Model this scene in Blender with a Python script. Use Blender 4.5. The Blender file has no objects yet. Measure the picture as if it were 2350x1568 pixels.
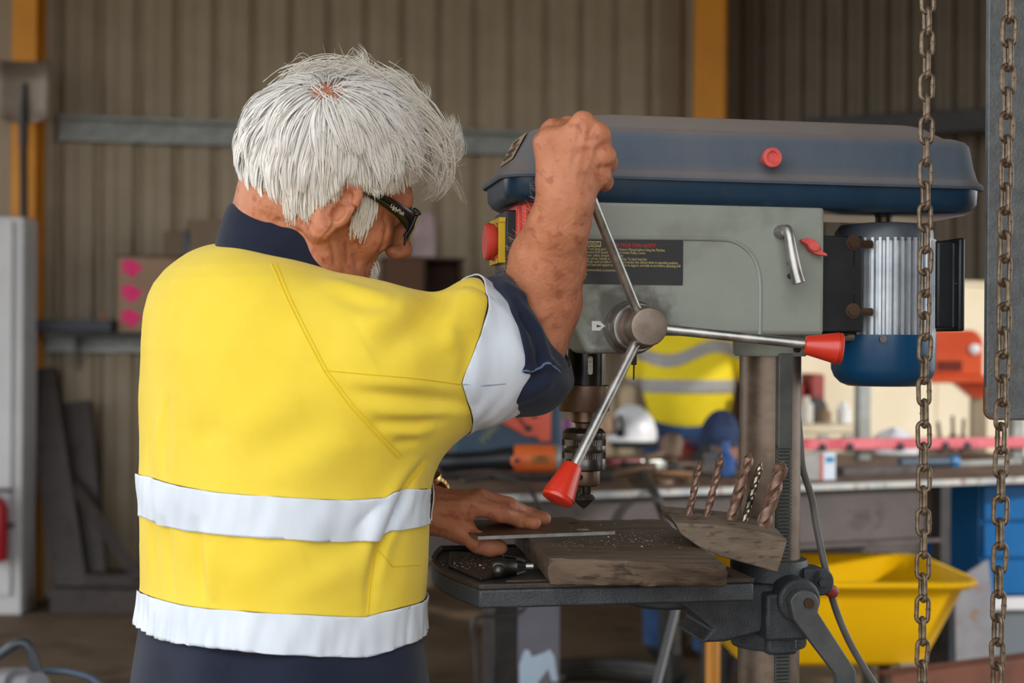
import bpy, bmesh, math, random
import numpy as np
from mathutils import Vector, Matrix, Euler
random.seed(7)
rng = np.random.default_rng(11)
C = bpy.context.scene.collection
SC = bpy.context.scene
PI = math.pi

# ------------------------------------------------------------------ camera
F, CX, CY, CAMZ, ROLL = 3300.0, 1175.0, 800.0, 1.25, 0.0065
cam = bpy.data.cameras.new('camera')
cam.sensor_width = 36.0
cam.lens = 36.0 * F / 2350.0
cam.shift_y = (CY - 784.0) / 2350.0
cam.clip_start = 0.05
cam.dof.use_dof = True
cam.dof.focus_distance = 1.72
cam.dof.aperture_fstop = 4.2
camo = bpy.data.objects.new('camera', cam); C.objects.link(camo)
cr, sr = math.cos(ROLL), math.sin(ROLL)
camo.matrix_world = Matrix(((cr, -sr, 0, 0), (0, 0, -1, 0), (sr, cr, 0, CAMZ), (0, 0, 0, 1)))
SC.camera = camo
def ray(px, py):
    u, v = (px - CX) / F, (CY - py) / F
    return (u * cr - v * sr, u * sr + v * cr)          # X per depth, Z per depth
def at(px, py, D):
    a, b = ray(px, py)
    return Vector((a * D, D, CAMZ + b * D))
def onz(px, py, z):
    a, b = ray(px, py)
    D = (z - CAMZ) / b
    return Vector((a * D, D, z))

# ------------------------------------------------------------------ light
SC.view_settings.view_transform = 'Standard'
SC.view_settings.look = 'None'
SC.view_settings.gamma = 1.0
SC.view_settings.use_curve_mapping = False
SC.view_settings.exposure = 0.6
w = bpy.data.worlds.new('overcast_sky'); SC.world = w; w.use_nodes = True
bg = w.node_tree.nodes['Background']
bg.inputs['Color'].default_value = (0.93, 0.97, 1.0, 1)
bg.inputs['Strength'].default_value = 2.0

sun = bpy.data.lights.new('sun', 'SUN'); sun.energy = 1.5; sun.angle = math.radians(0.6); sun.color = (1.0, 0.98, 0.95)
suno = bpy.data.objects.new('sun', sun); C.objects.link(suno)
_sd = Vector((0.75, -0.55, 0.45)).normalized()           # towards the sun: high, outside the open right side
suno.rotation_euler = _sd.to_track_quat('Z', 'Y').to_euler(); suno.location = _sd * 30
if hasattr(SC, 'cycles'):
    SC.cycles.max_bounces = 16; SC.cycles.diffuse_bounces = 9; SC.cycles.transmission_bounces = 12
# ------------------------------------------------------------------ materials
def lin(c):
    return tuple(((x / 255.0) / 12.92 if x / 255.0 <= 0.04045 else ((x / 255.0 + 0.055) / 1.055) ** 2.4) for x in c)
MATS = {}
def mat(name, c1, c2=None, rough=0.6, metal=0.0, scale=8.0, c3=None, bump=0.0, bscale=None, stretch=(1, 1, 1), spec=0.5,
        lo=0.38, hi=0.62, detail=6.0, sheen=0.0, trans=0.0, subs=0.0, coat=0.0, emit=None, emit_s=0.0, rough2=None, aniso=0.0):
    """principled material: noise mixed colours, optional second layer of blotches, fine relief"""
    if name in MATS: return MATS[name]
    m = bpy.data.materials.new(name); m.use_nodes = True
    nt = m.node_tree; N = nt.nodes; L = nt.links
    b = N['Principled BSDF']
    b.inputs['Roughness'].default_value = rough
    b.inputs['Metallic'].default_value = metal
    b.inputs['Specular IOR Level'].default_value = spec
    if sheen: b.inputs['Sheen Weight'].default_value = sheen
    if coat: b.inputs['Coat Weight'].default_value = coat
    if trans: b.inputs['Transmission Weight'].default_value = trans
    if subs:
        b.inputs['Subsurface Weight'].default_value = subs
        b.inputs['Subsurface Radius'].default_value = (0.012, 0.005, 0.003)
        b.inputs['Subsurface Scale'].default_value = 1.0
    if emit:
        b.inputs['Emission Color'].default_value = (*lin(emit), 1); b.inputs['Emission Strength'].default_value = emit_s
    if c2 is None:
        b.inputs['Base Color'].default_value = (*lin(c1), 1)
    else:
        tc = N.new('ShaderNodeTexCoord'); mp = N.new('ShaderNodeMapping')
        mp.inputs['Scale'].default_value = stretch
        L.new(tc.outputs['Object'], mp.inputs['Vector'])
        n1 = N.new('ShaderNodeTexNoise'); n1.inputs['Scale'].default_value = scale; n1.inputs['Detail'].default_value = detail
        n1.inputs['Roughness'].default_value = 0.65
        L.new(mp.outputs['Vector'], n1.inputs['Vector'])
        r1 = N.new('ShaderNodeValToRGB'); r1.color_ramp.elements[0].position = lo; r1.color_ramp.elements[1].position = hi
        r1.color_ramp.elements[0].color = (*lin(c1), 1); r1.color_ramp.elements[1].color = (*lin(c2), 1)
        L.new(n1.outputs['Fac'], r1.inputs['Fac'])
        out = r1.outputs['Color']
        if c3 is not None:
            n2 = N.new('ShaderNodeTexNoise'); n2.inputs['Scale'].default_value = scale * 3.1; n2.inputs['Detail'].default_value = 8
            L.new(mp.outputs['Vector'], n2.inputs['Vector'])
            r2 = N.new('ShaderNodeValToRGB'); r2.color_ramp.elements[0].position = 0.55; r2.color_ramp.elements[1].position = 0.68
            L.new(n2.outputs['Fac'], r2.inputs['Fac'])
            mx = N.new('ShaderNodeMix'); mx.data_type = 'RGBA'
            L.new(r2.outputs['Color'], mx.inputs['Factor']); L.new(out, mx.inputs['A']); mx.inputs['B'].default_value = (*lin(c3), 1)
            out = mx.outputs['Result']
        L.new(out, b.inputs['Base Color'])
        if rough2 is not None:
            mr = N.new('ShaderNodeMapRange'); mr.inputs['From Min'].default_value = lo; mr.inputs['From Max'].default_value = hi
            mr.inputs['To Min'].default_value = rough; mr.inputs['To Max'].default_value = rough2
            L.new(n1.outputs['Fac'], mr.inputs['Value']); L.new(mr.outputs['Result'], b.inputs['Roughness'])
    if bump:
        tc = N.new('ShaderNodeTexCoord'); mp = N.new('ShaderNodeMapping'); mp.inputs['Scale'].default_value = stretch
        L.new(tc.outputs['Object'], mp.inputs['Vector'])
        nb = N.new('ShaderNodeTexNoise'); nb.inputs['Scale'].default_value = bscale or scale * 6; nb.inputs['Detail'].default_value = 8
        L.new(mp.outputs['Vector'], nb.inputs['Vector'])
        bp = N.new('ShaderNodeBump'); bp.inputs['Strength'].default_value = bump; bp.inputs['Distance'].default_value = 0.002
        L.new(nb.outputs['Fac'], bp.inputs['Height']); L.new(bp.outputs['Normal'], b.inputs['Normal'])
    MATS[name] = m
    return m

# ------------------------------------------------------------------ builders
def link(o, parent=None):
    C.objects.link(o)
    if parent is not None: o.parent = parent
    return o
def tag(o, label=None, cat=None, group=None, kind=None):
    if label: o['label'] = label
    if cat: o['category'] = cat
    if group: o['group'] = group
    if kind: o['kind'] = kind
    return o
def empty(name, loc=(0, 0, 0), rz=0.0, label=None, cat=None, group=None, kind=None, parent=None):
    o = bpy.data.objects.new(name, None); link(o, parent)
    o.empty_display_size = 0.05
    o.location = loc; o.rotation_euler = (0, 0, rz)
    return tag(o, label, cat, group, kind)
def frame_of(d, up=(0, 0, 1)):
    d = Vector(d).normalized(); up = Vector(up)
    if abs(d.dot(up)) > 0.97: up = Vector((1, 0, 0))
    x = up.cross(d).normalized(); y = d.cross(x)
    return x, y, d
class MB:
    def __init__(s): s.bm = bmesh.new()
    def ring_faces(s, rings, caps=True, closed=True):
        vs = [[s.bm.verts.new(p) for p in r] for r in rings]
        n = len(vs[0])
        for a, b in zip(vs[:-1], vs[1:]):
            for i in range(n if closed else n - 1):
                j = (i + 1) % n
                s.bm.faces.new((a[i], a[j], b[j], b[i]))
        if caps:
            s.bm.faces.new(list(reversed(vs[0]))); s.bm.faces.new(vs[-1])
        return s
    loft = ring_faces
    def box(s, c, d, rot=None):
        hx, hy, hz = d[0] / 2, d[1] / 2, d[2] / 2
        R = rot if rot is not None else Matrix.Identity(3)
        c = Vector(c)
        v = [s.bm.verts.new(c + R @ Vector((x * hx, y * hy, z * hz))) for z in (-1, 1) for y in (-1, 1) for x in (-1, 1)]
        for f in ((0, 2, 3, 1), (4, 5, 7, 6), (0, 1, 5, 4), (2, 6, 7, 3), (0, 4, 6, 2), (1, 3, 7, 5)):
            s.bm.faces.new([v[i] for i in f])
        return s
    def span(s, a, b):
        a, b = Vector(a), Vector(b)
        return s.box((a + b) / 2, [abs(b[i] - a[i]) for i in range(3)])
    def lathe(s, o, d, prof, n=32, caps=True, up=(0, 0, 1)):
        """prof: (distance along d, radius)"""
        o = Vector(o); x, y, d = frame_of(d, up)
        rings = [[o + d * h + (x * math.cos(2 * PI * i / n) + y * math.sin(2 * PI * i / n)) * r for i in range(n)] for h, r in prof]
        return s.ring_faces(rings, caps)
    def cyl(s, a, b, r0, r1=None, n=24):
        a, b = Vector(a), Vector(b)
        return s.lathe(a, b - a, [(0, r0), ((b - a).length, r0 if r1 is None else r1)], n)
    def tube(s, pts, r, n=8, closed=False, caps=True):
        pts = [Vector(p) for p in pts]; m = len(pts)
        rr = r if isinstance(r, (list, tuple)) else [r] * m
        t = []
        for i in range(m):
            a = pts[(i - 1) % m] if (closed or i > 0) else pts[0]
            b = pts[(i + 1) % m] if (closed or i < m - 1) else pts[-1]
            t.append((b - a).normalized())
        x, y, _ = frame_of(t[0]); rings = []
        for i in range(m):
            x = (x - t[i] * x.dot(t[i])).normalized(); y = t[i].cross(x)
            rings.append([pts[i] + (x * math.cos(2 * PI * k / n) + y * math.sin(2 * PI * k / n)) * rr[i] for k in range(n)])
        if closed: rings.append(rings[0]); 
        if closed:
            vs = [[s.bm.verts.new(p) for p in q] for q in rings[:-1]]
            for a in range(m):
                A, B = vs[a], vs[(a + 1) % m]
                for k in range(n): s.bm.faces.new((A[k], A[(k + 1) % n], B[(k + 1) % n], B[k]))
            return s
        return s.ring_faces(rings, caps)
    def prism(s, poly, axis, a, b):
        """poly: 2D outline; axis: which axis (0,1,2) the extrusion runs along"""
        def P(u, v, t):
            return {0: (t, u, v), 1: (u, t, v), 2: (u, v, t)}[axis]
        return s.ring_faces([[Vector(P(u, v, a)) for u, v in poly], [Vector(P(u, v, b)) for u, v in poly]])
    def add(s, verts, faces):
        vs = [s.bm.verts.new(v) for v in verts]
        for f in faces: s.bm.faces.new([vs[i] for i in f])
        return s
    def mesh(s, name, smooth=True, angle=35, sub=0):
        bmesh.ops.recalc_face_normals(s.bm, faces=s.bm.faces)
        me = bpy.data.meshes.new(name); s.bm.to_mesh(me); s.bm.free()
        if smooth:
            me.polygons.foreach_set('use_smooth', [True] * len(me.polygons))
            me.set_sharp_from_angle(angle=math.radians(angle))
        return me
    def build(s, name, m, parent=None, bevel=0.0, seg=2, smooth=True, angle=35, sub=0, loc=None, label=None):
        me = s.mesh(name, smooth, angle)
        me.materials.append(m)
        o = bpy.data.objects.new(name, me); link(o, parent)
        if loc is not None: o.location = loc
        if bevel:
            md = o.modifiers.new('bevel', 'BEVEL'); md.width = bevel; md.segments = seg; md.limit_method = 'ANGLE'; md.angle_limit = math.radians(40)
            md.harden_normals = False
        if sub:
            md = o.modifiers.new('sub', 'SUBSURF'); md.levels = sub; md.render_levels = sub
        if label: o['label'] = label
        return o
def smooth_path(pts, k=8):
    """Catmull-Rom through the points"""
    P = [Vector(p) for p in pts]; P = [P[0] * 2 - P[1]] + P + [P[-1] * 2 - P[-2]]
    out = []
    for i in range(1, len(P) - 2):
        for j in range(k):
            t = j / k; a, b, c, d = P[i - 1], P[i], P[i + 1], P[i + 2]
            out.append(0.5 * ((2 * b) + (c - a) * t + (2 * a - 5 * b + 4 * c - d) * t * t + (3 * b - a - 3 * c + d) * t ** 3))
    out.append(P[-2]); return out
def rrect(x0, x1, y0, y1, r, n=6):
    """rounded rectangle outline; r: one radius or four (x0y0, x1y0, x1y1, x0y1)"""
    r = r if isinstance(r, (list, tuple)) else [r] * 4
    out = []
    for (cx, cy, rr, a0) in ((x0 + r[0], y0 + r[0], r[0], PI), (x1 - r[1], y0 + r[1], r[1], 1.5 * PI), (x1 - r[2], y1 - r[2], r[2], 0), (x0 + r[3], y1 - r[3], r[3], 0.5 * PI)):
        for i in range(n + 1):
            a = a0 + 0.5 * PI * i / n
            out.append((cx + rr * math.cos(a), cy + rr * math.sin(a)))
    return out
def text(name, s, size, m, parent, mw, width=None):
    """flat lettering as a mesh, stretched to the given width"""
    cu = bpy.data.curves.new(name, 'FONT'); cu.body = s; cu.size = size; cu.resolution_u = 2
    t = bpy.data.objects.new('tmp', cu)
    C.objects.link(t)
    dg = bpy.context.evaluated_depsgraph_get(); dg.update()
    me = bpy.data.meshes.new_from_object(t.evaluated_get(dg))
    bpy.data.objects.remove(t); bpy.data.curves.remove(cu)
    me.name = name
    if width:
        xs = [v.co.x for v in me.vertices]; k = width / max(1e-6, max(xs) - min(xs))
        for v in me.vertices: v.co.x *= k
    me.materials.clear(); me.materials.append(m)
    o = bpy.data.objects.new(name, me); link(o, parent); o.matrix_local = mw
    return o

# ================================================================== the shed
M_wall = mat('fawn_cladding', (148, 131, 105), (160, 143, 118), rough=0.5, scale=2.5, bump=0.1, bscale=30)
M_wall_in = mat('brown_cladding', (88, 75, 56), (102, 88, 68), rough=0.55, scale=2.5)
M_floor = mat('stained_concrete', (88, 68, 46), (112, 92, 70), rough=0.8, scale=1.6, c3=(70, 52, 36), bump=0.3, bscale=60)
M_galv = mat('galvanised_steel', (132, 134, 128), (156, 158, 152), rough=0.45, metal=0.25, scale=14)
M_ypost = mat('amber_paint', (192, 122, 2), (204, 132, 4), rough=0.5, scale=4)
M_blacks = mat('black_steel', (38, 36, 36), (54, 50, 48), rough=0.5, scale=20, metal=0.2)
M_ground = mat('pale_gravel', (152, 148, 142), (176, 172, 166), rough=0.9, scale=5)
WA = math.radians(10.6)                                   # the shed and the machine share this heading
WX, WY = -1.909, 7.25
def wall_pt(s, off, z): # s along the wall to the right from the reference point, off towards the camera
    return Vector((WX + s * math.cos(WA) + off * math.sin(WA), WY + s * math.sin(WA) - off * math.cos(WA), z))
tag(MB().span((-7, -3.2, -0.1), (7, 14, 0)).build('floor', M_floor, smooth=False), kind='structure')
tag(MB().span((-40, -40, -0.14), (40, 40, -0.101)).build('ground', M_ground, smooth=False), kind='structure')
def sheet_mesh(width, rib, height, depth=0.028, minor=True):
    """one roll-formed cladding sheet: raised pans between narrow valleys, front face towards -y"""
    prof = []
    n = round(width / rib)
    for i in range(n):
        x = i * rib
        prof += [(x, 0.0), (x + rib * 0.07, 0.0), (x + rib * 0.16, -depth), (x + rib * 0.42, -depth), (x + rib * 0.45, -depth + 0.005), (x + rib * 0.48, -depth), (x + rib * 0.84, -depth), (x + rib * 0.93, 0.0)]
    prof.append((width, 0.0))
    mb = MB()
    lo = [mb.bm.verts.new((x, y, 0)) for x, y in prof]; hi = [mb.bm.verts.new((x, y, height)) for x, y in prof]
    for i in range(len(prof) - 1): mb.bm.faces.new((lo[i], lo[i + 1], hi[i + 1], hi[i]))
    return mb.mesh('cladding_sheet', smooth=False)
def clad(name, p0, ang, count, width, rib, height, m, depth=0.028):
    wl = empty(name, p0, ang, kind='structure')
    me = sheet_mesh(width, rib, height, depth); me.materials.append(m)
    for i in range(count):
        o = bpy.data.objects.new('cladding_sheet', me); link(o, wl); o.location = (i * width, -0.002 * (i % 2), 0)
        sd = o.modifiers.new('thickness', 'SOLIDIFY'); sd.thickness = 0.002
    return wl
RIB = 0.1905
b0 = wall_pt(-4.0 * 0.762 + 0.0185, 0, 0)
clad('wall_back', b0, WA, 8, 0.762, RIB, 4.6, M_wall)
corner = wall_pt(4 * 0.762 + 0.03, 0, 0)
RA = math.radians(-24)
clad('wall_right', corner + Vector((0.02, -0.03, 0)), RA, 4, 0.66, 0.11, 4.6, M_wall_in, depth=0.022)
# shed enclosure out of the frame: left wall, roof, right side with a big opening
M_roof = mat('roof_sheet', (72, 68, 62), rough=0.6)
tag(MB().span((-6.02, 6.9, 0), (-5.98, 10, 4.6)).span((-6.02, 0.3, 4.3), (-5.98, 6.9, 4.6)).build('wall_left', M_wall, smooth=False), kind='structure')
tag(MB().span((-6.1, 0.3, 4.6), (6.1, 11.5, 4.64)).build('ceiling', M_roof, smooth=False), kind='structure')
tag(MB().span((3.98, 5.7, 0), (4.02, 8, 4.6)).span((3.98, -3.2, 3.1), (4.02, 5.7, 4.6)).span((3.98, -3.2, 0), (4.02, 0.9, 3.1)).build('wall_side', M_wall, smooth=False), kind='structure')
tag(MB().span((1.0, -0.84, 0), (4.0, -0.8, 4.6)).span((-6, 0.28, 2.9), (4.0, 0.32, 4.6)).build('wall_light_block', M_wall, smooth=False), kind='structure')  # added out of view: panel and header that hold daylight off the rear
# girts on the back wall
def girt(s0, s1, off, z, h, label, name='wall_girt'):
    """lipped C section bolted along the wall"""
    mb = MB()
    sec = [(0, -h / 2), (-0.075, -h / 2), (-0.075, -h / 2 + 0.016), (-0.072, -h / 2 + 0.016), (-0.072, -h / 2 + 0.003), (-0.003, -h / 2 + 0.003),
           (-0.003, h / 2 - 0.003), (-0.072, h / 2 - 0.003), (-0.072, h / 2 - 0.016), (-0.075, h / 2 - 0.016), (-0.075, h / 2), (0, h / 2)]
    mb.prism(sec, 0, 0, s1 - s0)
    o = mb.build(name, M_galv, smooth=False)
    o.location = wall_pt(s0, off, z); o.rotation_euler = (0, 0, WA)
    return tag(o, label, 'girt')
girt(-0.36, 3.0, 0.032, 2.325, 0.125, 'galvanised steel girt running across the fawn cladding above head height')
girt(-0.42, 0.55, 0.032, 1.265, 0.09, 'lower galvanised girt on the cladding below the marked carton')
# yellow portal posts (universal column section)
def post(name, p, ang, wd, dp, h, m, label):
    t = 0.012
    mb = MB()
    sec = [(-wd / 2, -dp / 2), (wd / 2, -dp / 2), (wd / 2, -dp / 2 + t), (t / 2, -dp / 2 + t), (t / 2, dp / 2 - t), (wd / 2, dp / 2 - t), (wd / 2, dp / 2),
           (-wd / 2, dp / 2), (-wd / 2, dp / 2 - t), (-t / 2, dp / 2 - t), (-t / 2, -dp / 2 + t), (-wd / 2, -dp / 2 + t)]
    mb.prism(sec, 2, 0, h)
    o = mb.build(name, m, smooth=False); o.location = p; o.rotation_euler = (0, 0, ang)
    return tag(o, label, 'post')
pl = at(62, 800, 6.98); post('portal_post', (pl.x, pl.y, 0), WA - 0.12, 0.115, 0.17, 4.6, M_ypost, 'amber painted steel post beside the pale locker')
pr = at(1627, 800, 7.55); post('portal_post', (pr.x, pr.y, 0), WA - 0.42, 0.16, 0.16, 4.6, M_ypost, 'amber painted steel post in the corner above the drill press guard')
# dark girt and eave beam on the angled wall
g2 = MB().box((0, 0, 0), (1.5, 0.10, 0.11)).build('wall_girt', M_blacks, smooth=False, bevel=0.006)
p = at(2210, 280, 6.95); g2.location = p; g2.rotation_euler = (0, 0, RA); tag(g2, 'dark steel girt on the angled brown cladding', 'girt')

# ================================================================== the drill press
MO = Vector((0.3324, 1.85, 0.0))
ca, sa = math.cos(WA), math.sin(WA)
def mp(px, py, ly):
    """pixel -> machine frame point on the plane that lies ly behind the column axis"""
    a, b = ray(px, py)
    # world = D*(a,1); ly = -(X-MOx)*sa + (Y-MOy)*ca
    D = (ly - MO.x * sa + MO.y * ca) / (-a * sa + ca)
    X, Y = a * D - MO.x, D - MO.y
    return Vector((X * ca + Y * sa, -X * sa + Y * ca, CAMZ + b * D))
def to_m(p):
    X, Y = p[0] - MO.x, p[1] - MO.y
    return Vector((X * ca + Y * sa, -X * sa + Y * ca, p[2]))
def m_to_w(p):
    return Vector((MO.x + p[0] * ca - p[1] * sa, MO.y + p[0] * sa + p[1] * ca, p[2]))
M_grey = mat('sage_grey_enamel', (139, 144, 134), (148, 152, 142), rough=0.42, scale=5, c3=(131, 134, 124), bump=0.06, bscale=90)
M_dust = mat('dusty_blue_enamel', (58, 76, 98), (92, 96, 102), rough=0.55, scale=11, stretch=(1.0, 1, 0.22), bump=0.05, bscale=160, rough2=0.75, lo=0.25, hi=0.75)
def settle_dust(m, col, lo=0.25, hi=0.95, amt=0.75):
    """dust lying on whatever faces up"""
    nt = m.node_tree; b = nt.nodes['Principled BSDF']; src = b.inputs['Base Color'].links[0].from_socket
    g = nt.nodes.new('ShaderNodeNewGeometry'); sx_ = nt.nodes.new('ShaderNodeSeparateXYZ'); nt.links.new(g.outputs['Normal'], sx_.inputs[0])
    mr = nt.nodes.new('ShaderNodeMapRange'); mr.inputs['From Min'].default_value = lo; mr.inputs['From Max'].default_value = hi; mr.inputs['To Max'].default_value = amt
    nt.links.new(sx_.outputs['Z'], mr.inputs['Value'])
    mx = nt.nodes.new('ShaderNodeMix'); mx.data_type = 'RGBA'; nt.links.new(mr.outputs['Result'], mx.inputs['Factor']); nt.links.new(src, mx.inputs['A'])
    mx.inputs['B'].default_value = (*lin(col), 1); nt.links.new(mx.outputs['Result'], b.inputs['Base Color'])
settle_dust(M_dust, (150, 130, 112))
M_blue = mat('deep_blue_enamel', (24, 50, 72), (30, 58, 80), rough=0.3, scale=14, c3=(40, 58, 74))
M_navyp = mat('motor_blue_enamel', (10, 62, 98), (14, 70, 108), rough=0.3, scale=4)
M_iron = mat('dark_cast_iron', (44, 47, 51), (58, 61, 65), rough=0.5, scale=40, bump=0.5, bscale=420, metal=0.1)
M_ironb = mat('brown_cast_iron', (48, 40, 35), (62, 52, 45), rough=0.5, scale=30, bump=0.3, bscale=300, metal=0.2)
M_steel = mat('worn_steel', (150, 148, 144), (190, 188, 182), rough=0.3, metal=0.9, scale=30, rough2=0.45)
M_column = mat('rust_streaked_steel', (100, 84, 71), (120, 104, 91), rough=0.36, metal=0.7, scale=26, stretch=(1, 1, 1.6), rough2=0.46)
M_brite = mat('bright_ground_steel', (170, 168, 164), (200, 198, 192), rough=0.22, metal=1.0, scale=50, stretch=(1, 1, 6))
M_blk = mat('oiled_black_steel', (40, 40, 42), (60, 58, 56), rough=0.22, metal=0.85, scale=30)
M_chuck = mat('chuck_steel', (74, 70, 68), (98, 92, 88), rough=0.28, metal=0.9, scale=40)
M_brownst = mat('brown_patina_steel', (92, 72, 58), (114, 92, 76), rough=0.38, metal=0.7, scale=18)
M_rusty = mat('rusted_cap', (140, 108, 80), (168, 156, 144), rough=0.6, metal=0.3, scale=70, c3=(118, 78, 52), bump=0.3, bscale=400)
M_hub = mat('hub_patina_steel', (122, 106, 94), (146, 132, 120), rough=0.4, metal=0.6, scale=30)
M_redk = mat('red_plastic_knob', (196, 44, 26), (206, 56, 34), rough=0.3, scale=6, spec=0.6)
M_redbox = mat('red_switch_plastic', (208, 62, 48), (216, 74, 58), rough=0.45, scale=5)
M_redf = mat('faded_red_plastic', (206, 70, 66), (224, 100, 92), rough=0.6, scale=60)
M_blackp = mat('black_plastic', (26, 28, 31), (36, 38, 41), rough=0.4, scale=20)
M_greyp = mat('motor_grey_paint', (66, 72, 80), (84, 90, 96), rough=0.4, scale=14)
M_yellowp = mat('yellow_plastic', (206, 168, 8), (224, 186, 20), rough=0.35, scale=30)
M_fin = mat('motor_alloy', (168, 172, 178), (196, 200, 204), rough=0.42, metal=0.55, scale=18)
M_label = mat('black_label', (42, 42, 44), (48, 48, 50), rough=0.35, scale=9)
M_ltxt = mat('cream_print', (206, 190, 120), rough=0.6)
M_rtxt = mat('red_print', (206, 38, 40), rough=0.6)
M_tan = mat('tan_paper', (150, 124, 96), (166, 142, 114), rough=0.7, scale=20)
M_ink = mat('brown_ink', (86, 70, 58), rough=0.8)
M_soot = mat('oil_grime', (70, 64, 56), rough=0.7)
M_bwhite = mat('white_print', (226, 226, 216), rough=0.5)
def grime(m, c, r0, r1, col):
    """oily grime smeared round a point of the casting"""
    nt = m.node_tree; b = nt.nodes['Principled BSDF']; src = b.inputs['Base Color'].links[0].from_socket
    tc = nt.nodes.new('ShaderNodeTexCoord'); vd = nt.nodes.new('ShaderNodeVectorMath'); vd.operation = 'DISTANCE'; vd.inputs[1].default_value = c
    nt.links.new(tc.outputs['Object'], vd.inputs[0])
    nz = nt.nodes.new('ShaderNodeTexNoise'); nz.inputs['Scale'].default_value = 55; nz.inputs['Detail'].default_value = 6; nt.links.new(tc.outputs['Object'], nz.inputs['Vector'])
    ad = nt.nodes.new('ShaderNodeMath'); ad.operation = 'MULTIPLY_ADD'; ad.inputs[1].default_value = -0.075; nt.links.new(nz.outputs['Fac'], ad.inputs[0])
    nt.links.new(vd.outputs['Value'], ad.inputs[2])
    mr = nt.nodes.new('ShaderNodeMapRange'); mr.inputs['From Min'].default_value = r0 - 0.0375; mr.inputs['From Max'].default_value = r1 - 0.0375; mr.inputs['To Min'].default_value = 0.75; mr.inputs['To Max'].default_value = 0
    nt.links.new(ad.outputs[0], mr.inputs['Value'])
    mx = nt.nodes.new('ShaderNodeMix'); mx.data_type = 'RGBA'; nt.links.new(mr.outputs['Result'], mx.inputs['Factor']); nt.links.new(src, mx.inputs['A'])
    mx.inputs['B'].default_value = (*lin(col), 1); nt.links.new(mx.outputs['Result'], b.inputs['Base Color'])
M_greyh = mat('sage_grey_casting', (139, 144, 134), (148, 152, 142), rough=0.42, scale=5, c3=(131, 134, 124), bump=0.06, bscale=90)
grime(M_greyh, mp(1447, 735, -0.082), 0.036, 0.060, (74, 66, 56))
DP = empty('drill_press', MO, WA, 'grey and blue pedestal drill press with a long belt guard and red lever knobs', 'drill press')
RC = 0.0392
# base and column
MB().prism(rrect(-0.36, 0.12, -0.17, 0.17, 0.04), 2, 0, 0.035).prism(rrect(-0.32, -0.1, -0.13, 0.13, 0.03), 2, 0.035, 0.05).lathe((0, 0, 0.03), (0, 0, 1), [(0, 0.09), (0.03, 0.085), (0.05, 0.062), (0.13, 0.056)], 32).build('base', M_iron, DP, bevel=0.004)
MB().lathe((0, 0, 0.1), (0, 0, 1), [(0, RC), (1.22, RC)], 64).build('column', M_column, DP)
# rack bar: plain upper length, toothed lower length
zt = mp(1802, 1020, -RC).z; zcol = mp(1802, 820, -RC).z
AR = math.radians(-87)      # bearing of the rack on the column, seen from the axis
rx, ry = math.cos(AR), math.sin(AR)
RR = Matrix(((-ry, rx, 0), (rx, ry, 0), (0, 0, 1)))     # local x tangent, local y outward
rk = MB()
rk.box(Vector((rx, ry, 0)) * (RC + 0.0035) + Vector((0, 0, (zt + zcol) / 2)), (0.0185, 0.013, zcol - zt + 0.01), RR)
rk.box(Vector((rx, ry, 0)) * (RC + 0.000) + Vector((0, 0, (zt + 0.5) / 2)), (0.0185, 0.008, zt - 0.5), RR)
z = zt - 0.002
while z > 0.52:
    c = Vector((rx, ry, 0)) * (RC + 0.005) + Vector((0, 0, z))
    rk.box(c, (0.0185, 0.009, 0.0022), RR); z -= 0.0046
rk.build('rack', mat('rack_steel', (96, 100, 100), (112, 114, 112), rough=0.38, metal=0.6, scale=30), DP, smooth=False, bevel=0.0004, seg=1)
# head casting -------------------------------------------------------
HW = 0.082
def side_poly(pts, ly):
    return [(mp(x, y, ly).x, mp(x, y, ly).z) for x, y in pts]
NS = -HW
x_l, x_r = mp(1290, 600, NS).x, mp(1893, 600, NS).x
z_t = mp(1500, 462, NS).z
z_b1 = mp(1380, 812, NS).z; z_b2 = mp(1760, 770, NS).z
x_s = mp(1462, 790, NS).x
head = MB()
prof = [(x_l + 0.03, z_b1), (x_s, z_b1), (x_s + 0.02, z_b2), (x_r, z_b2), (x_r, z_t), (x_l, z_t), (x_l, z_b1 + 0.05)]
head.prism(prof, 1, -HW, HW)
head.build('head_casting', M_greyh, DP, bevel=0.006, seg=3)
# recessed front panel outlined by a cast bead that turns down beside the column
bead = [mp(x, y, NS) + Vector((0, -0.0002, 0)) for x, y in ((1340, 546), (1500, 547), (1640, 549), (1680, 553), (1712, 571), (1733, 600), (1743, 640), (1744, 700), (1743, 768))]
MB().tube(smooth_path(bead, 6), 0.0026, 8).build('cast_bead', M_grey, DP)
# collar that grips the column below the head
MB().lathe((0, 0, mp(1765, 818, -RC).z), (0, 0, 1), [(0, 0.0445), (0.004, 0.0475), (0.05, 0.049)], 48).build('column_collar', M_grey, DP)
cl0 = mp(1830, 802, -0.05); MB().cyl(cl0 + Vector((0, 0.02, 0)), cl0 + Vector((0, -0.002, 0)), 0.0045, n=6).build('set_screw', M_blk, DP)
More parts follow.
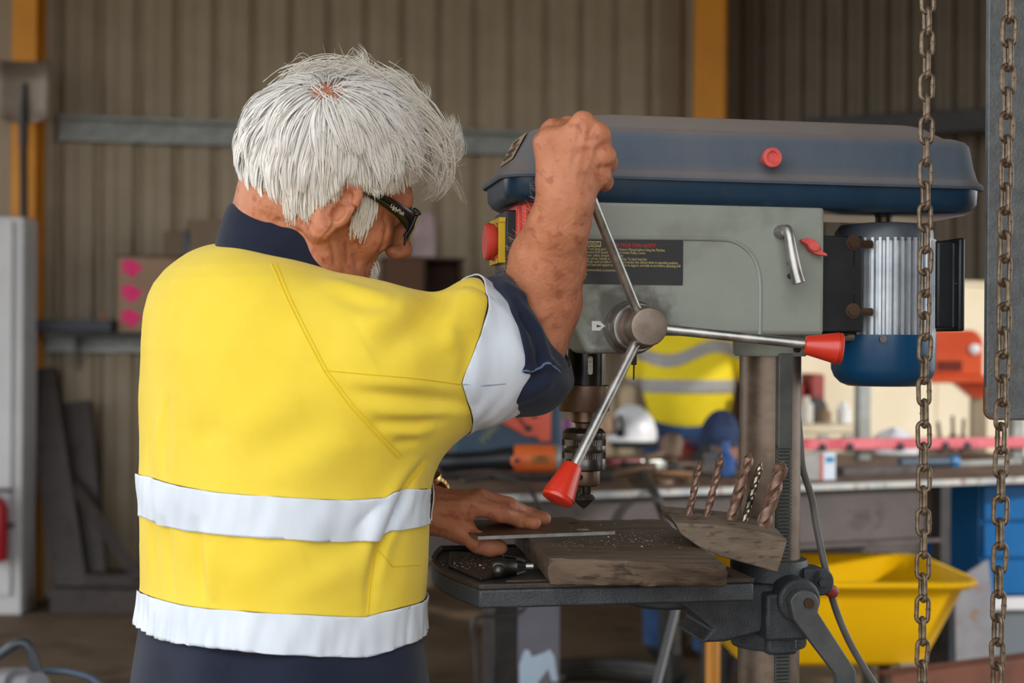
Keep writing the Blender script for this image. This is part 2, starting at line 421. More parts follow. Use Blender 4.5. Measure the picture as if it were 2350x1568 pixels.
# warning label ------------------------------------------------------
la = mp(1318, 547, NS - 0.001); lb = mp(1567, 655, NS - 0.001)
lw, lh = lb.x - la.x, la.z - lb.z
lab = MB(); lab.prism(rrect(la.x, lb.x, lb.z, la.z, 0.0015, 3), 1, NS - 0.0012, NS + 0.001)
LB = lab.build('warning_label', M_label, DP, smooth=False, label='black warning label with cream and red print')
def lab_m(u, v): # u,v fraction of label from its top left
    return Matrix.Translation((la.x + u * lw, NS - 0.0016, la.z - v * lh)) @ Matrix.Rotation(PI / 2, 4, 'X')
def pxl(x, y): return ((x - 1318) / 249.0, (y - 547 - (x - 1318) * 0.004) / 108.0)
text('lettering', 'WARNING', 0.0068, M_ltxt, LB, lab_m(*pxl(1329, 564.5)), width=45 / 249.0 * lw)
bx0, by0 = pxl(1325, 553.5); bx1, by1 = pxl(1378, 566.5)
fr = MB()
for (u0, v0, u1, v1) in ((bx0, by0, bx1, by0 + 0.016), (bx0, by1 - 0.016, bx1, by1), (bx0, by0, bx0 + 0.007, by1), (bx1 - 0.007, by0, bx1, by1)):
    fr.span((la.x + u0 * lw, NS - 0.0018, la.z - v0 * lh), (la.x + u1 * lw, NS - 0.0012, la.z - v1 * lh))
fr.build('lettering_frame', M_ltxt, LB, smooth=False)
text('lettering', 'FOR YOUR OWN SAFETY:', 0.0066, M_rtxt, LB, lab_m(*pxl(1404, 566)), width=100 / 249.0 * lw)
rows = [(574.5, 1322, 'Using This Tool! Read and Understand Owner\'s Manual before Using this Machine.', 203),
        (582, 1322, 'Recommended Drill Speeds. See Chart Inside Pulley Cover.', 158),
        (589.5, 1322, 'Always wear safety properly. Comply', 107),
        (597, 1322, 'Do not wear gloves, necktie or loose clothing. Tie back long hair.', 162),
        (604.5, 1322, 'Properly clamp work to table if too short to contact the column when in operating position.', 233),
        (612, 1322, 'Properly lock head and support to column, arm to support, and table to arm before operating drill', 238),
        (624.5, 1322, 'Only recommended accessories', 90)]
for y, x, s, wpx in rows:
    text('lettering', s, 0.0047, M_ltxt, LB, lab_m(*pxl(x, y)), width=wpx / 249.0 * lw)
tri = MB()
for k in range(3):
    c = Vector((la.x + pxl(1340 - 0, 0)[0] * lw, NS - 0.0016, la.z - pxl(1340, 634 + k * 4)[1] * lh))
    tri.box(c, (0.006 - 0.001 * k, 0.0006, 0.0008))
c = Vector((la.x + pxl(1340, 0)[0] * lw, 0, la.z - pxl(1340, 631)[1] * lh))
tri.prism([(c.x - 0.004, c.z - 0.001), (c.x + 0.004, c.z - 0.001), (c.x, c.z + 0.003)], 1, NS - 0.0019, NS - 0.0012)
tri.build('emblem', M_ltxt, LB, smooth=False)
# belt guard ---------------------------------------------------------
GN = -0.090                               # near face of the guard
gz0 = mp(1500, 470, GN).z; gz1 = mp(1500, 406, GN).z; gz2 = mp(1500, 292, GN).z; gz3 = mp(1500, 263, GN + 0.03).z
gx0 = -0.372; gx1 = mp(2250, 430, GN + 0.02).x
gx0 = mp(1117, 430, 0.058).x
rf, rb = 0.085, 0.035
def gring(z, out, fx=0.0, bxo=0.0, rfr=0.036, rbr=0.035):
    return [Vector((x, y, z)) for x, y in rrect(gx0 - out + fx, gx1 + out - bxo, GN - out, -GN + out, [rfr, rbr, rbr, rfr], 8)]
G = MB().loft([gring(gz0, -0.012), gring(gz0 + 0.004, -0.006), gring(gz0 + 0.012, -0.001), gring(gz1, 0.0)]).build('guard_pan', M_blue, DP, bevel=0.0, angle=50)
dz = gz2 - gz1
rings = [gring(gz1 - 0.004, 0.0045), gring(gz1 - 0.001, 0.0055), gring(gz1 + 0.003, 0.004), gring(gz1 + 0.006, 0.001, 0.002), gring(gz1 + 0.009, -0.0005, 0.005)]
for k, t in enumerate((0.3, 0.6, 0.85)):
    rings.append(gring(gz1 + 0.009 + (dz - 0.009) * t, -0.002 - 0.007 * t, 0.005 + 0.020 * t, 0.0, 0.036, 0.035))
rings.append(gring(gz2 - 0.002, -0.011, 0.027, 0.001, 0.036, 0.035))
rings.append(gring(gz2 + 0.001, -0.016, 0.032, 0.003, 0.036, 0.035))
rings.append(gring(gz2 + 0.0015, -0.022, 0.036, 0.008, 0.036, 0.035))
rings.append(gring(gz3 - 0.003, -0.034, 0.050, 0.026, 0.045, 0.03))
rings.append(gring(gz3, -0.040, 0.062, 0.032, 0.045, 0.03))
MB().loft(rings).build('guard_lid', M_dust, DP, angle=28)
# red knob on the lid
kp = mp(1757, 367, GN + 0.004)
kb = MB().lathe(kp, (0, -1, 0), [(0, 0.0065), (0.014, 0.006), (0.0145, 0.0108), (0.0165, 0.0118), (0.024, 0.0118), (0.0245, 0.0105), (0.0245, 0.0075), (0.022, 0.0068), (0.022, 0.001)], 28).build('guard_knob', M_redf, DP)
# paper decal on the sloping front of the lid, set flush
def slope_pt(u, v):
    """u across (0 near .. 1 far), v up the slope"""
    t = 0.22 + 0.63 * v
    x = gx0 + 0.002 + 0.007 * t + 0.005 + 0.020 * t
    zz = gz1 + 0.009 + (dz - 0.009) * t
    return Vector((x - 0.0012, -0.056 + u * 0.085, zz + 0.0006))
dec = MB()
dec.ring_faces([[slope_pt(0, 0), slope_pt(1, 0), slope_pt(1, 1), slope_pt(0, 1)], [p + Vector((-0.0006, 0, 0.0004)) for p in (slope_pt(0, 0), slope_pt(1, 0), slope_pt(1, 1), slope_pt(0, 1))]])
DEC = dec.build('guard_decal', M_tan, DP, smooth=False, label='faded tan paper decal')
dl = MB()
for v in (0.36, 0.56):
    a, b = slope_pt(0.02, v), slope_pt(0.98, v); off = Vector((-0.0009, 0, 0.0006))
    dl.tube([a + off, b + off], 0.0005, 5)
for (u0, u1, v) in ((0.3, 0.7, 0.46), (0.25, 0.75, 0.5), (0.3, 0.6, 0.25), (0.2, 0.8, 0.2), (0.35, 0.6, 0.7), (0.3, 0.7, 0.82)):
    a, b = slope_pt(u0, v), slope_pt(u1, v); off = Vector((-0.0009, 0, 0.0006)); dl.tube([a + off, b + off], 0.0016, 5)
dl.build('decal_print', M_ink, DEC)
# motor --------------------------------------------------------------
mc = mp(2027, 700, 0.0); mx, my = mc.x, 0.0
def mz(y): return mp(2027, y, -0.066).z
RM = 0.0665
mo = MB().lathe((mx, my, mz(889)), (0, 0, 1), [(0, 0.01), (0, RM - 0.022), (0.004, RM - 0.012), (0.012, RM - 0.004), (0.022, RM), (mz(768) - mz(889), RM + 0.0005)], 56).build('motor_cowl', M_navyp, DP)
sc = mp(2027, 778, -RM - 0.002); MB().cyl(sc + Vector((0, 0.004, 0)), sc, 0.0045, n=16).build('cowl_screw', M_steel, DP)
# finned alloy barrel: 40 ribs around
fb = MB(); outl = []
nf = 44
for i in range(nf):
    a0 = 2 * PI * i / nf; s_ = 2 * PI / nf
    for f_, r_ in ((0.0, RM - 0.0085), (0.16, RM - 0.0085), (0.30, RM - 0.0005), (0.66, RM - 0.0005), (0.80, RM - 0.0085)):
        outl.append((mx + r_ * math.cos(a0 + f_ * s_), my + r_ * math.sin(a0 + f_ * s_)))
fb.prism(outl, 2, mz(772), mz(543)).build('motor_barrel', M_fin, DP, smooth=False)
MB().lathe((mx, my, mz(548)), (0, 0, 1), [(0, RM - 0.003), (0.014, RM - 0.004), (0.022, RM - 0.010), (0.025, 0.03), (0.025, 0.001)], 48).build('motor_end_cap', M_greyp, DP)
MB().lathe((mx, my, mz(530)), (0, 0, 1), [(0, 0.019), (0.012, 0.019), (0.012, 0.011), (0.05, 0.011)], 24).build('motor_shaft', M_brownst, DP)
# mounting plate on the near left of the motor, with slots and bolts
pa = mp(1897, 541, -0.060); pb = mp(1982, 766, -0.060)
zm0, zm1 = pb.z + 0.002, pa.z
pl_ = MB().span((x_r + 0.002, -0.062, zm0), (mp(1982, 600, -0.064).x, -0.052, zm1)).span((x_r + 0.002, -0.056, zm0 + 0.005), (x_r + 0.022, 0.056, zm1 - 0.005)).build('motor_mount', M_blackp, DP, bevel=0.002)
for (x_, y_) in ((1958, 557), (1957, 714)):
    c = mp(x_, y_, -0.062); MB().cyl(c + Vector((0, 0.006, 0)), c + Vector((0, -0.004, 0)), 0.0075, n=6).cyl(c + Vector((0, 0.006, 0)), c + Vector((0, -0.0012, 0)), 0.0098, n=20).build('bolt', M_brownst, DP)
for (y0_, y1_) in ((572, 612), (676, 704)):
    c0, c1 = mp(1960, y0_, -0.062), mp(1960, y1_, -0.062); MB().span((c0.x - 0.0012, -0.0626, c1.z), (c0.x + 0.0012, -0.061, c0.z)).build('slot', mat('slot_dark', (12, 12, 12), rough=0.9), DP, smooth=False)
for (x_, y_) in ((1990, 561), (1990, 716)):
    c = mp(x_, y_, -0.058); MB().cyl(c + Vector((-0.012, 0, 0)), c + Vector((0.006, 0, 0)), 0.0055, n=6).build('bolt', M_brownst, DP)
# bracket bars between head and motor
MB().cyl((x_r - 0.03, -0.03, zm0 - 0.006), (mx, -0.03, zm0 - 0.006), 0.007, n=20).cyl((x_r - 0.03, 0.03, zm0 - 0.006), (mx, 0.03, zm0 - 0.006), 0.007, n=20).build('motor_slide_bar', M_brite, DP)
# junction box behind the motor
ja = mp(2141, 546, -0.045); jb = mp(2220, 755, -0.045)
jx0, jx1 = mx + RM - 0.012, mp(2218, 600, -0.046).x
JB = MB().span((jx0, -0.040, jb.z), (jx1 - 0.006, 0.05, ja.z - 0.003)).build('junction_box', M_blackp, DP, bevel=0.004)
MB().span((jx1 - 0.009, -0.044, jb.z - 0.003), (jx1, 0.054, ja.z + 0.001)).build('box_lid', M_blackp, JB, bevel=0.003)
MB().span((jx0 + 0.024, -0.0415, (ja.z + jb.z) / 2 - 0.0006), (jx1 - 0.01, -0.0395, (ja.z + jb.z) / 2 + 0.0006)).span((jx0 + 0.022, -0.0415, jb.z + 0.002), (jx0 + 0.0235, -0.0395, ja.z - 0.006)).build('box_ridge', M_greyp, JB, smooth=False)
# spindle stack -------------------------------------------------------
SP = mp(1341, 900, 0.0); sx = SP.x; D_sp = m_to_w((sx, 0, 1)).y
def sz(y): return mp(1341, y, -0.025).z
def px2m(p): return p * D_sp / F
def stack(name, m, prof, n=40, **k):
    """prof rows: (pixel row, pixel radius)"""
    pr = sorted([(sz(y), px2m(r)) for y, r in prof], key=lambda q: q[0])
    return MB().lathe((sx, 0, 0), (0, 0, 1), pr, n).build(name, m, DP, **k)
stack('quill', M_blk, [(800, 47), (877, 47), (882, 46), (886, 46)])
ql = mp(1338, 845, -px2m(47)); MB().prism(rrect(sx - 0.0022, sx + 0.0042, sz(860), sz(818), 0.003, 4), 1, -px2m(47) - 0.001, -px2m(47) + 0.006).build('quill_slot', M_brite, DP)
stack('depth_collar', M_brownst, [(885, 57), (887, 58.5), (943, 58.5), (946, 57)])
stack('spindle_nose', M_brownst, [(940, 31), (970, 31), (972, 25), (974, 21), (990, 19)])
ch = [(986, 30), (989, 42), (992, 47), (998, 50)]
stack('chuck_body', M_chuck, [(984, 20), (986, 40), (990, 45), (996, 50), (1008, 50), (1010, 49), (1026, 49), (1028, 50), (1038, 50), (1040, 49), (1056, 49), (1058, 50), (1072, 50), (1080, 49), (1083, 44)])
stack('chuck_sleeve', M_brownst, [(1080, 36), (1083, 37), (1112, 37), (1117, 35), (1120, 30)])
# the three key slots' dark hole on the sleeve
hk = mp(1331, 1096, -px2m(37)); MB().cyl(hk + Vector((0, 0.004, 0)), hk + Vector((0, -0.0006, 0)), 0.0036, n=20).build('key_hole', mat('slot_dark', (12, 12, 12), rough=0.9), DP)
for k in range(3):
    a = -PI / 2 + k * 2 * PI / 3 + 0.35
    c = Vector((sx + 0.0065 * math.cos(a), 0.0065 * math.sin(a), 0))
    MB().lathe((c.x, c.y, sz(1142)), (0, 0, 1), [(0, 0.0042), (0.004, 0.0056), (0.016, 0.0066)], 10).build('chuck_jaw', M_chuck, DP)
# countersink bit in the chuck
stack('countersink', mat('tool_steel', (96, 84, 74), (122, 110, 100), rough=0.3, metal=0.85, scale=40), [(1120, 12), (1137, 12), (1141, 22), (1147, 27), (1150, 26.5), (1170, 6), (1171, 2.5), (1176, 2)], n=14, angle=20)
# knurled grip bands on the chuck
kn = MB()
for (y0_, y1_) in ((1011, 1025), (1041, 1055)):
    for i in range(60):
        a = 2 * PI * i / 60; r_ = px2m(49.2)
        kn.box((sx + r_ * math.cos(a), r_ * math.sin(a), (sz(y0_) + sz(y1_)) / 2), (0.0011, 0.0011, sz(y0_) - sz(y1_)), Matrix.Rotation(a + PI / 4, 3, 'Z'))
kn.build('knurling', M_chuck, DP, smooth=False)
# feed hub and levers -------------------------------------------------
hb = mp(1447, 752, NS)                 # where the hub leaves the casting
hx, hz = hb.x, hb.z
MB().lathe((hx, NS + 0.01, hz), (0, -1, 0), [(0, 0.033), (0.018, 0.033), (0.020, 0.031), (0.038, 0.030), (0.040, 0.0285)], 48).build('feed_dial', M_steel, DP)
HF = NS - 0.082                          # face of the cap
MB().lathe((hx, NS - 0.028, hz), (0, -1, 0), [(0, 0.026), (0.018, 0.026), (0.022, 0.0225), (0.05, 0.0225), (0.0535, 0.021), (0.054, 0.0185)], 48).build('feed_hub', M_hub, DP)
MB().lathe((hx, HF + 0.002, hz), (0, -1, 0), [(0, 0.0185), (0.0012, 0.0182), (0.0016, 0.016)], 48).build('hub_cap', M_rusty, DP)
MB().span((mp(1358, 736, NS).x, NS - 0.0008, mp(1358, 759, NS).z), (mp(1378, 736, NS).x, NS + 0.0006, mp(1358, 737, NS).z)).prism([(mp(1377, 738, NS).x, mp(1378, 738, NS).z), (mp(1388, 748, NS).x, mp(1388, 748, NS).z), (mp(1377, 758, NS).x, mp(1378, 758, NS).z)], 1, NS - 0.0008, NS + 0.0006).build('depth_pointer', M_bwhite, DP, smooth=False)
MB().prism([(mp(1369, 745, NS).x, mp(1369, 745, NS).z), (mp(1380, 749, NS).x, mp(1380, 749, NS).z), (mp(1369, 752, NS).x, mp(1369, 752, NS).z)], 1, NS - 0.0012, NS - 0.0006).build('pointer_mark', M_label, DP, smooth=False)
LY0 = NS - 0.062
def lever(p0, p1, ly1, kn0, kn1, knob=True):
    """rod from the hub (pixel p0) out to pixel p1 at depth ly1; knob from kn0 to kn1"""
    a = mp(p0[0], p0[1], LY0); b = mp(p1[0], p1[1], ly1)
    a0 = Vector((hx, LY0 + 0.004, hz)); d = (b - a0)
    rod = MB().cyl(a0 + d.normalized() * 0.012, b, 0.0058, n=20).cyl(a0 + d.normalized() * 0.018, a0 + d.normalized() * 0.028, 0.0062, n=20).build('lever_rod', M_steel, DP)
    k0 = mp(kn0[0], kn0[1], ly1); k1 = mp(kn1[0], kn1[1], ly1 - 0.012); L_ = (k1 - k0).length
    kb_ = MB().lathe(k0, k1 - k0, [(0, 0.0075), (0.0012, 0.0102), (0.003, 0.0112), (L_ - 0.006, 0.0186), (L_ - 0.0055, 0.0176), (L_ - 0.0045, 0.0176), (L_ - 0.004, 0.0184), (L_ - 0.0012, 0.0178), (L_, 0.015)], 40).build('lever_knob', M_redk, DP)
    return k0, k1
GRIP0, GRIP1 = lever((1450, 700), (1356, 450), NS - 0.108, (1352, 438), (1312, 330))
lever((1518, 760), (1850, 790), NS - 0.100, (1846, 792), (1934, 801))
lever((1448, 795), (1320, 1068), NS - 0.108, (1316, 1066), (1277, 1150))
# lock lever and wing knob on the casting
l0 = mp(1790, 533, NS)
MB().lathe(l0 + Vector((0, 0.006, 0)), (0, -1, 0), [(0, 0.006), (0.006, 0.0085), (0.016, 0.0085), (0.02, 0.006), (0.024, 0.006)], 24).build('lock_boss', M_steel, DP)
pth = [mp(1806, 527, NS - 0.018), mp(1812, 545, NS - 0.022), mp(1818, 580, NS - 0.024), mp(1826, 620, NS - 0.026), mp(1834, 650, NS - 0.028)]
pth = [l0 + Vector((0, -0.016, 0.001))] + pth
MB().tube(smooth_path(pth, 6), [0.0055 + 0.0028 * i / 30 for i in range(31)], 14).build('lock_lever', M_steel, DP)
for (x_, y_) in ((1812, 605), (1812, 634)):
    c = mp(x_, y_, NS); MB().cyl(c + Vector((0, 0.004, 0)), c + Vector((0, -0.004, 0)), 0.0034, n=14).build('set_screw', M_brownst, DP)
wk = mp(1860, 568, NS)
wing = [(-0.0175, 0.0085), (-0.009, 0.0105), (0.000, 0.0085), (0.006, 0.002), (0.010, -0.005), (0.0165, -0.0085), (0.0165, -0.0115), (0.008, -0.0105), (0.000, -0.0085), (-0.006, -0.003), (-0.010, 0.003), (-0.0165, 0.0055)]
WG = MB().prism([(wk.x + u, wk.z + v) for u, v in wing], 1, NS - 0.014, NS - 0.006).cyl(wk + Vector((0, 0.003, 0)), wk + Vector((0, -0.016, 0)), 0.0062, n=24).build('wing_knob', M_redf, DP, bevel=0.0012)
# switch box ----------------------------------------------------------
sxa = mp(1187, 470, -0.05)
sw_x1 = x_l + 0.004; sw_x0 = mp(1188, 520, -0.03).x
zt_, zb_ = mp(1200, 466, -0.05).z, mp(1200, 645, -0.05).z
SWB = MB().span((sw_x0, -0.066, zb_), (sw_x1, 0.05, zt_)).span((sw_x0 - 0.005, -0.05, zb_), (sw_x0 + 0.01, 0.045, zt_)).build('switch_box', M_redbox, DP, bevel=0.003)
pz0, pz1 = mp(1165, 625, -0.03).z, mp(1165, 484, -0.03).z
sp_x = mp(1170, 540, -0.03).x
MB().span((sp_x - 0.007, -0.042, pz0), (sw_x0 + 0.002, 0.036, pz1)).build('switch_plate', M_blackp, SWB, bevel=0.002)
yx = mp(1150, 550, -0.03).x
yz0, yz1 = mp(1150, 604, -0.03).z, mp(1150, 500, -0.03).z
yg = MB()
yg.span((yx - 0.004, -0.038, yz0), (sp_x - 0.004, 0.03, yz0 + 0.006)).span((yx - 0.004, -0.038, yz1 - 0.006), (sp_x - 0.004, 0.03, yz1))
for yy in (-0.036, -0.012, 0.006, 0.026): yg.span((yx - 0.004, yy, yz0), (sp_x - 0.006, yy + 0.005, yz1))
yg.span((yx + 0.006, -0.03, yz0 + 0.004), (sp_x - 0.004, 0.026, yz1 - 0.004))
yg.build('switch_guard', M_yellowp, SWB, bevel=0.0015)
MB().lathe((yx + 0.008, -0.004, (yz0 + yz1) / 2), (-1, 0, 0), [(0, 0.017), (0.010, 0.019), (0.014, 0.0225), (0.021, 0.0235), (0.024, 0.021), (0.0245, 0.001)], 32).build('stop_button', M_redbox, SWB)
bz = mp(1110, 580, -0.01); MB().prism([(yx - 0.012, yz0 + 0.022), (yx - 0.004, yz0 + 0.004), (yx + 0.004, yz0 + 0.006), (yx + 0.002, yz0 + 0.026)], 1, -0.014, 0.008).build('stop_tab', M_redbox, SWB, bevel=0.001)
text('scribble', '277', 0.009, mat('pen_black', (30, 20, 20), rough=0.7), SWB, Matrix.Translation((mp(1210, 498, -0.067).x, -0.0665, mp(1210, 498, -0.067).z)) @ Matrix.Rotation(PI / 2, 4, 'X'))
# oil hook wire below the hub
wq = [mp(1455, 812, -0.02), mp(1455, 838, -0.02), mp(1454, 872, -0.02)]
MB().tube(wq[:2], 0.0035, 8).tube(wq[1:], 0.0011, 6).build('depth_stop_rod', mat('rust_brown', (70, 44, 34), (88, 58, 44), rough=0.7, scale=40), DP)
# table ---------------------------------------------------------------
TZ = 0.985; TT = 0.0275
def tp(px, py): return to_m(onz(px, py, TZ))
A_ = tp(1100, 1342); B_ = tp(1729, 1326)
ty0 = A_.y; ty1 = ty0 + 0.325; tx1 = B_.x; tx0 = A_.x
out = [(tx0, ty0), (tx1, ty0), (tx1, ty1), (tx0, ty1)]
nb = 10
for i in range(1, nb):
    t = i / nb; out.append((tx0 - 0.030 * math.sin(PI * t), ty1 + (ty0 - ty1) * t))
TB = MB().prism(out, 2, TZ - TT, TZ - 0.006)
def inset(poly, d):
    cx_ = sum(p[0] for p in poly) / len(poly); cy_ = sum(p[1] for p in poly) / len(poly)
    return [(p[0] + (cx_ - p[0]) * d, p[1] + (cy_ - p[1]) * d) for p in poly]
TABLE = TB.build('table', M_iron, DP, bevel=0.003)
# raised rim and the two raised leaves, leaving an oil groove between
rim = MB(); o_ = out; i_ = inset(out, 0.07)
n_ = len(out)
r0 = [Vector((x, y, TZ - 0.006)) for x, y in o_]; r1 = [Vector((x, y, TZ)) for x, y in o_]; r2 = [Vector((x, y, TZ)) for x, y in i_]; r3 = [Vector((x, y, TZ - 0.006)) for x, y in i_]
vs = [[rim.bm.verts.new(p) for p in r] for r in (r0, r1, r2, r3)]
for k in range(4):
    for i in range(n_): rim.bm.faces.new((vs[k][i], vs[k][(i + 1) % n_], vs[(k + 1) % 4][(i + 1) % n_], vs[(k + 1) % 4][i]))
rim.build('table_rim', M_ironb, DP, bevel=0.0012)
cxm, cym = (tx0 + tx1) / 2 - 0.02, (ty0 + ty1) / 2
def leaf(pts, name='table_leaf'):
    MB().prism(pts, 2, TZ - 0.006, TZ - 0.0005).build(name, M_ironb, DP, bevel=0.002)
leaf([(tx0 + 0.010, ty0 + 0.055), (tx0 + 0.062, ty0 + 0.098), (tx0 + 0.062, ty1 - 0.1), (tx0 + 0.006, ty1 - 0.05), (tx0 - 0.012, cym)])
leaf([(tx0 + 0.035, ty0 + 0.030), (tx1 - 0.02, ty0 + 0.030), (tx1 - 0.02, ty1 - 0.03), (tx0 + 0.035, ty1 - 0.03), (tx0 + 0.09, cym + 0.05), (tx0 + 0.09, cym - 0.05)])
# bracket under the table and the collar on the column
az = TZ - TT
arm = MB()
arm_x0 = mp(1515, 1400, -0.06).x
prof_arm = [(arm_x0, az), (mp(1640, 1440, -0.06).x, mp(1640, 1446, -0.06).z), (mp(1612, 1462, -0.06).x, mp(1612, 1478, -0.06).z), (mp(1668, 1478, -0.06).x, mp(1668, 1476, -0.06).z), (-0.03, az - 0.06), (-0.01, az)]
arm.prism(prof_arm, 1, -0.055, 0.055)
arm.cyl((-0.14, 0, az), (-0.14, 0, az - 0.03), 0.05, n=32)
arm.build('table_arm', M_iron, DP, bevel=0.004)
cz_t = mp(1800, 1292, -0.05).z; cz_b = mp(1770, 1498, -0.048).z
MB().lathe((0, 0, cz_b), (0, 0, 1), [(0, 0.0465), (0.003, 0.048), (cz_t - cz_b - 0.004, 0.0495), (cz_t - cz_b - 0.001, 0.0475), (cz_t - cz_b, 0.0405)], 56).build('table_collar', M_iron, DP)
# worm housing with the crank spindle
hz0, hz1 = mp(1790, 1470, -0.07).z, mp(1790, 1325, -0.07).z
ch_x = mp(1828, 1378, -0.07).x; ch_z = mp(1828, 1376, -0.07).z
MB().span((mp(1760, 1400, -0.075).x, -0.074, hz0), (mp(1857, 1400, -0.075).x, -0.02, hz1 - 0.02)).cyl((ch_x, -0.02, ch_z), (ch_x, -0.082, ch_z), 0.0275, n=40).span((mp(1765, 1480, -0.06).x, -0.056, cz_b - 0.002), (mp(1834, 1480, -0.06).x, -0.02, hz0)).build('worm_housing', M_iron, DP, bevel=0.004)
eb = mp(1874, 1332, -0.03)
MB().cyl((eb.x, -0.045, eb.z), (eb.x, -0.008, eb.z), 0.0175, n=36).span((0.03, -0.045, eb.z - 0.0175), (eb.x, -0.008, eb.z + 0.0175)).build('clamp_lug', M_iron, DP, bevel=0.002)
MB().cyl((eb.x, -0.052, eb.z), (eb.x, -0.04, eb.z), 0.0052, n=24).build('clamp_pin', M_iron, DP)
rk0 = mp(1880, 1358, -0.02); rk1 = mp(1922, 1352, -0.02)
MB().lathe(mp(1872, 1340, -0.02), mp(1927, 1366, -0.02) - mp(1872, 1340, -0.02), [(0, 0.006), (0.014, 0.008), (0.026, 0.0085), (0.031, 0.006)], 20).build('clamp_knob', mat('dull_red_plastic', (150, 60, 58), rough=0.5), DP)
# crank handle
cr_ly = -0.092
def crp(x, y): q = mp(x, y, cr_ly); return (q.x, q.z)
crank = MB()
ring_ = [crp(1843 + 33 * math.cos(a), 1384 + 30 * math.sin(a)) for a in [PI + 0.15 + i * (PI * 0.95) / 10 for i in range(11)]]
poly = ring_ + [crp(1874, 1405), crp(1960, 1538), crp(1962, 1620), crp(1918, 1620), crp(1916, 1548), crp(1818, 1420)]
crank.prism(poly, 1, cr_ly - 0.006, cr_ly + 0.008)
CK = crank.build('crank_handle', mat('crank_grey', (66, 68, 70), (82, 82, 82), rough=0.45, scale=30, bump=0.2, bscale=300), DP, bevel=0.0018)
cb = mp(1850, 1382, cr_ly); MB().cyl((cb.x, cr_ly - 0.011, cb.z), (cb.x, cr_ly, cb.z), 0.0062, n=28).build('crank_pin', M_brownst, CK)
# mains cable hanging from the head
cab = [at(1836, 1010, 1.86), at(1842, 1075, 1.86), at(1862, 1140, 1.87), at(1874, 1210, 1.87), at(1893, 1300, 1.86), at(1915, 1390, 1.86), at(1950, 1475, 1.86), at(2000, 1560, 1.86), at(2050, 1640, 1.86), at(2110, 1800, 1.9), at(2150, 2100, 1.95), Vector((0.85, 2.1, 0.01)), Vector((1.3, 2.3, 0.01))]
cab = [at(1800, 780, 1.9), at(1826, 920, 1.88)] + cab
MB().tube([to_m(p) for p in smooth_path(cab, 6)], 0.0046, 10).build('power_cable', mat('grey_cable', (84, 80, 76), (98, 94, 90), rough=0.5, scale=30), DP)

# ================================================================== on the drill table
M_wood = mat('grimy_hardwood', (76, 60, 46), (100, 82, 66), rough=0.85, scale=9, c3=(54, 42, 33), stretch=(1, 5, 5), bump=0.8, bscale=40)
M_wood2 = mat('weathered_offcut', (88, 74, 60), (114, 98, 82), rough=0.85, scale=14, c3=(64, 54, 44), stretch=(1, 3, 4), bump=0.8, bscale=50)
M_plate = mat('brown_mill_scale', (86, 66, 52), (104, 84, 70), rough=0.42, metal=0.35, scale=20)
M_cut = mat('cut_steel_edge', (176, 176, 174), (206, 206, 204), rough=0.35, metal=0.6, scale=80)
M_hole = mat('slot_dark', (12, 12, 12))
def rough_slab(name, top, bot, m, parent=None, nx=26, ny=10, nz=5, amp=0.0016, chip=0.004, seed=1):
    """a plank from its four top and four bottom corners, edges worn and faces uneven"""
    r = random.Random(seed); mb = MB()
    def bil(q, u, v): return q[0] * (1 - u) * (1 - v) + q[1] * u * (1 - v) + q[2] * u * v + q[3] * (1 - u) * v
    cache = {}
    def V(i, j, k):
        key = (i, j, k)
        if key not in cache:
            u, v, t = i / nx, j / ny, k / nz
            p = bil(bot, u, v) * (1 - t) + bil(top, u, v) * t
            e = (i in (0, nx)) + (j in (0, ny)) + (k in (0, nz))
            s_ = amp * (0.4 if k in (0, nz) and e == 1 else 1.0)
            p = p + Vector((r.uniform(-1, 1), r.uniform(-1, 1), r.uniform(-1, 1) * (0.3 if k in (0, nz) else 1))) * s_
            if e >= 2:
                c = (bil(top, .5, .5) + bil(bot, .5, .5)) / 2
                p = p + (c - p).normalized() * r.uniform(0.1, 1.0) * chip * (1.0 if e == 2 else 1.6)
            cache[key] = mb.bm.verts.new(p)
        return cache[key]
    def quad(a, b, c, d): mb.bm.faces.new((a, b, c, d))
    for i in range(nx):
        for j in range(ny):
            for k in (0, nz): quad(V(i, j, k), V(i + 1, j, k), V(i + 1, j + 1, k), V(i, j + 1, k))
    for i in range(nx):
        for k in range(nz):
            for j in (0, ny): quad(V(i, j, k), V(i + 1, j, k), V(i + 1, j, k + 1), V(i, j, k + 1))
    for j in range(ny):
        for k in range(nz):
            for i in (0, nx): quad(V(i, j, k), V(i, j + 1, k), V(i, j + 1, k + 1), V(i, j, k + 1))
    return mb.build(name, m, parent, angle=50)
BT = TZ + 0.029
top = [onz(1256, 1281, BT), onz(1668, 1298, BT), onz(1524, 1191, BT), onz(1176, 1196, BT)]
bot = [onz(1262, 1342, TZ), onz(1670, 1349, TZ), onz(1524, 1191, BT) - Vector((0, 0, 0.029)), onz(1176, 1196, BT) - Vector((0, 0, 0.029))]
tag(rough_slab('packing_board', top, bot, M_wood, seed=3), 'thick grimy wooden board lying on the drill press table', 'board')
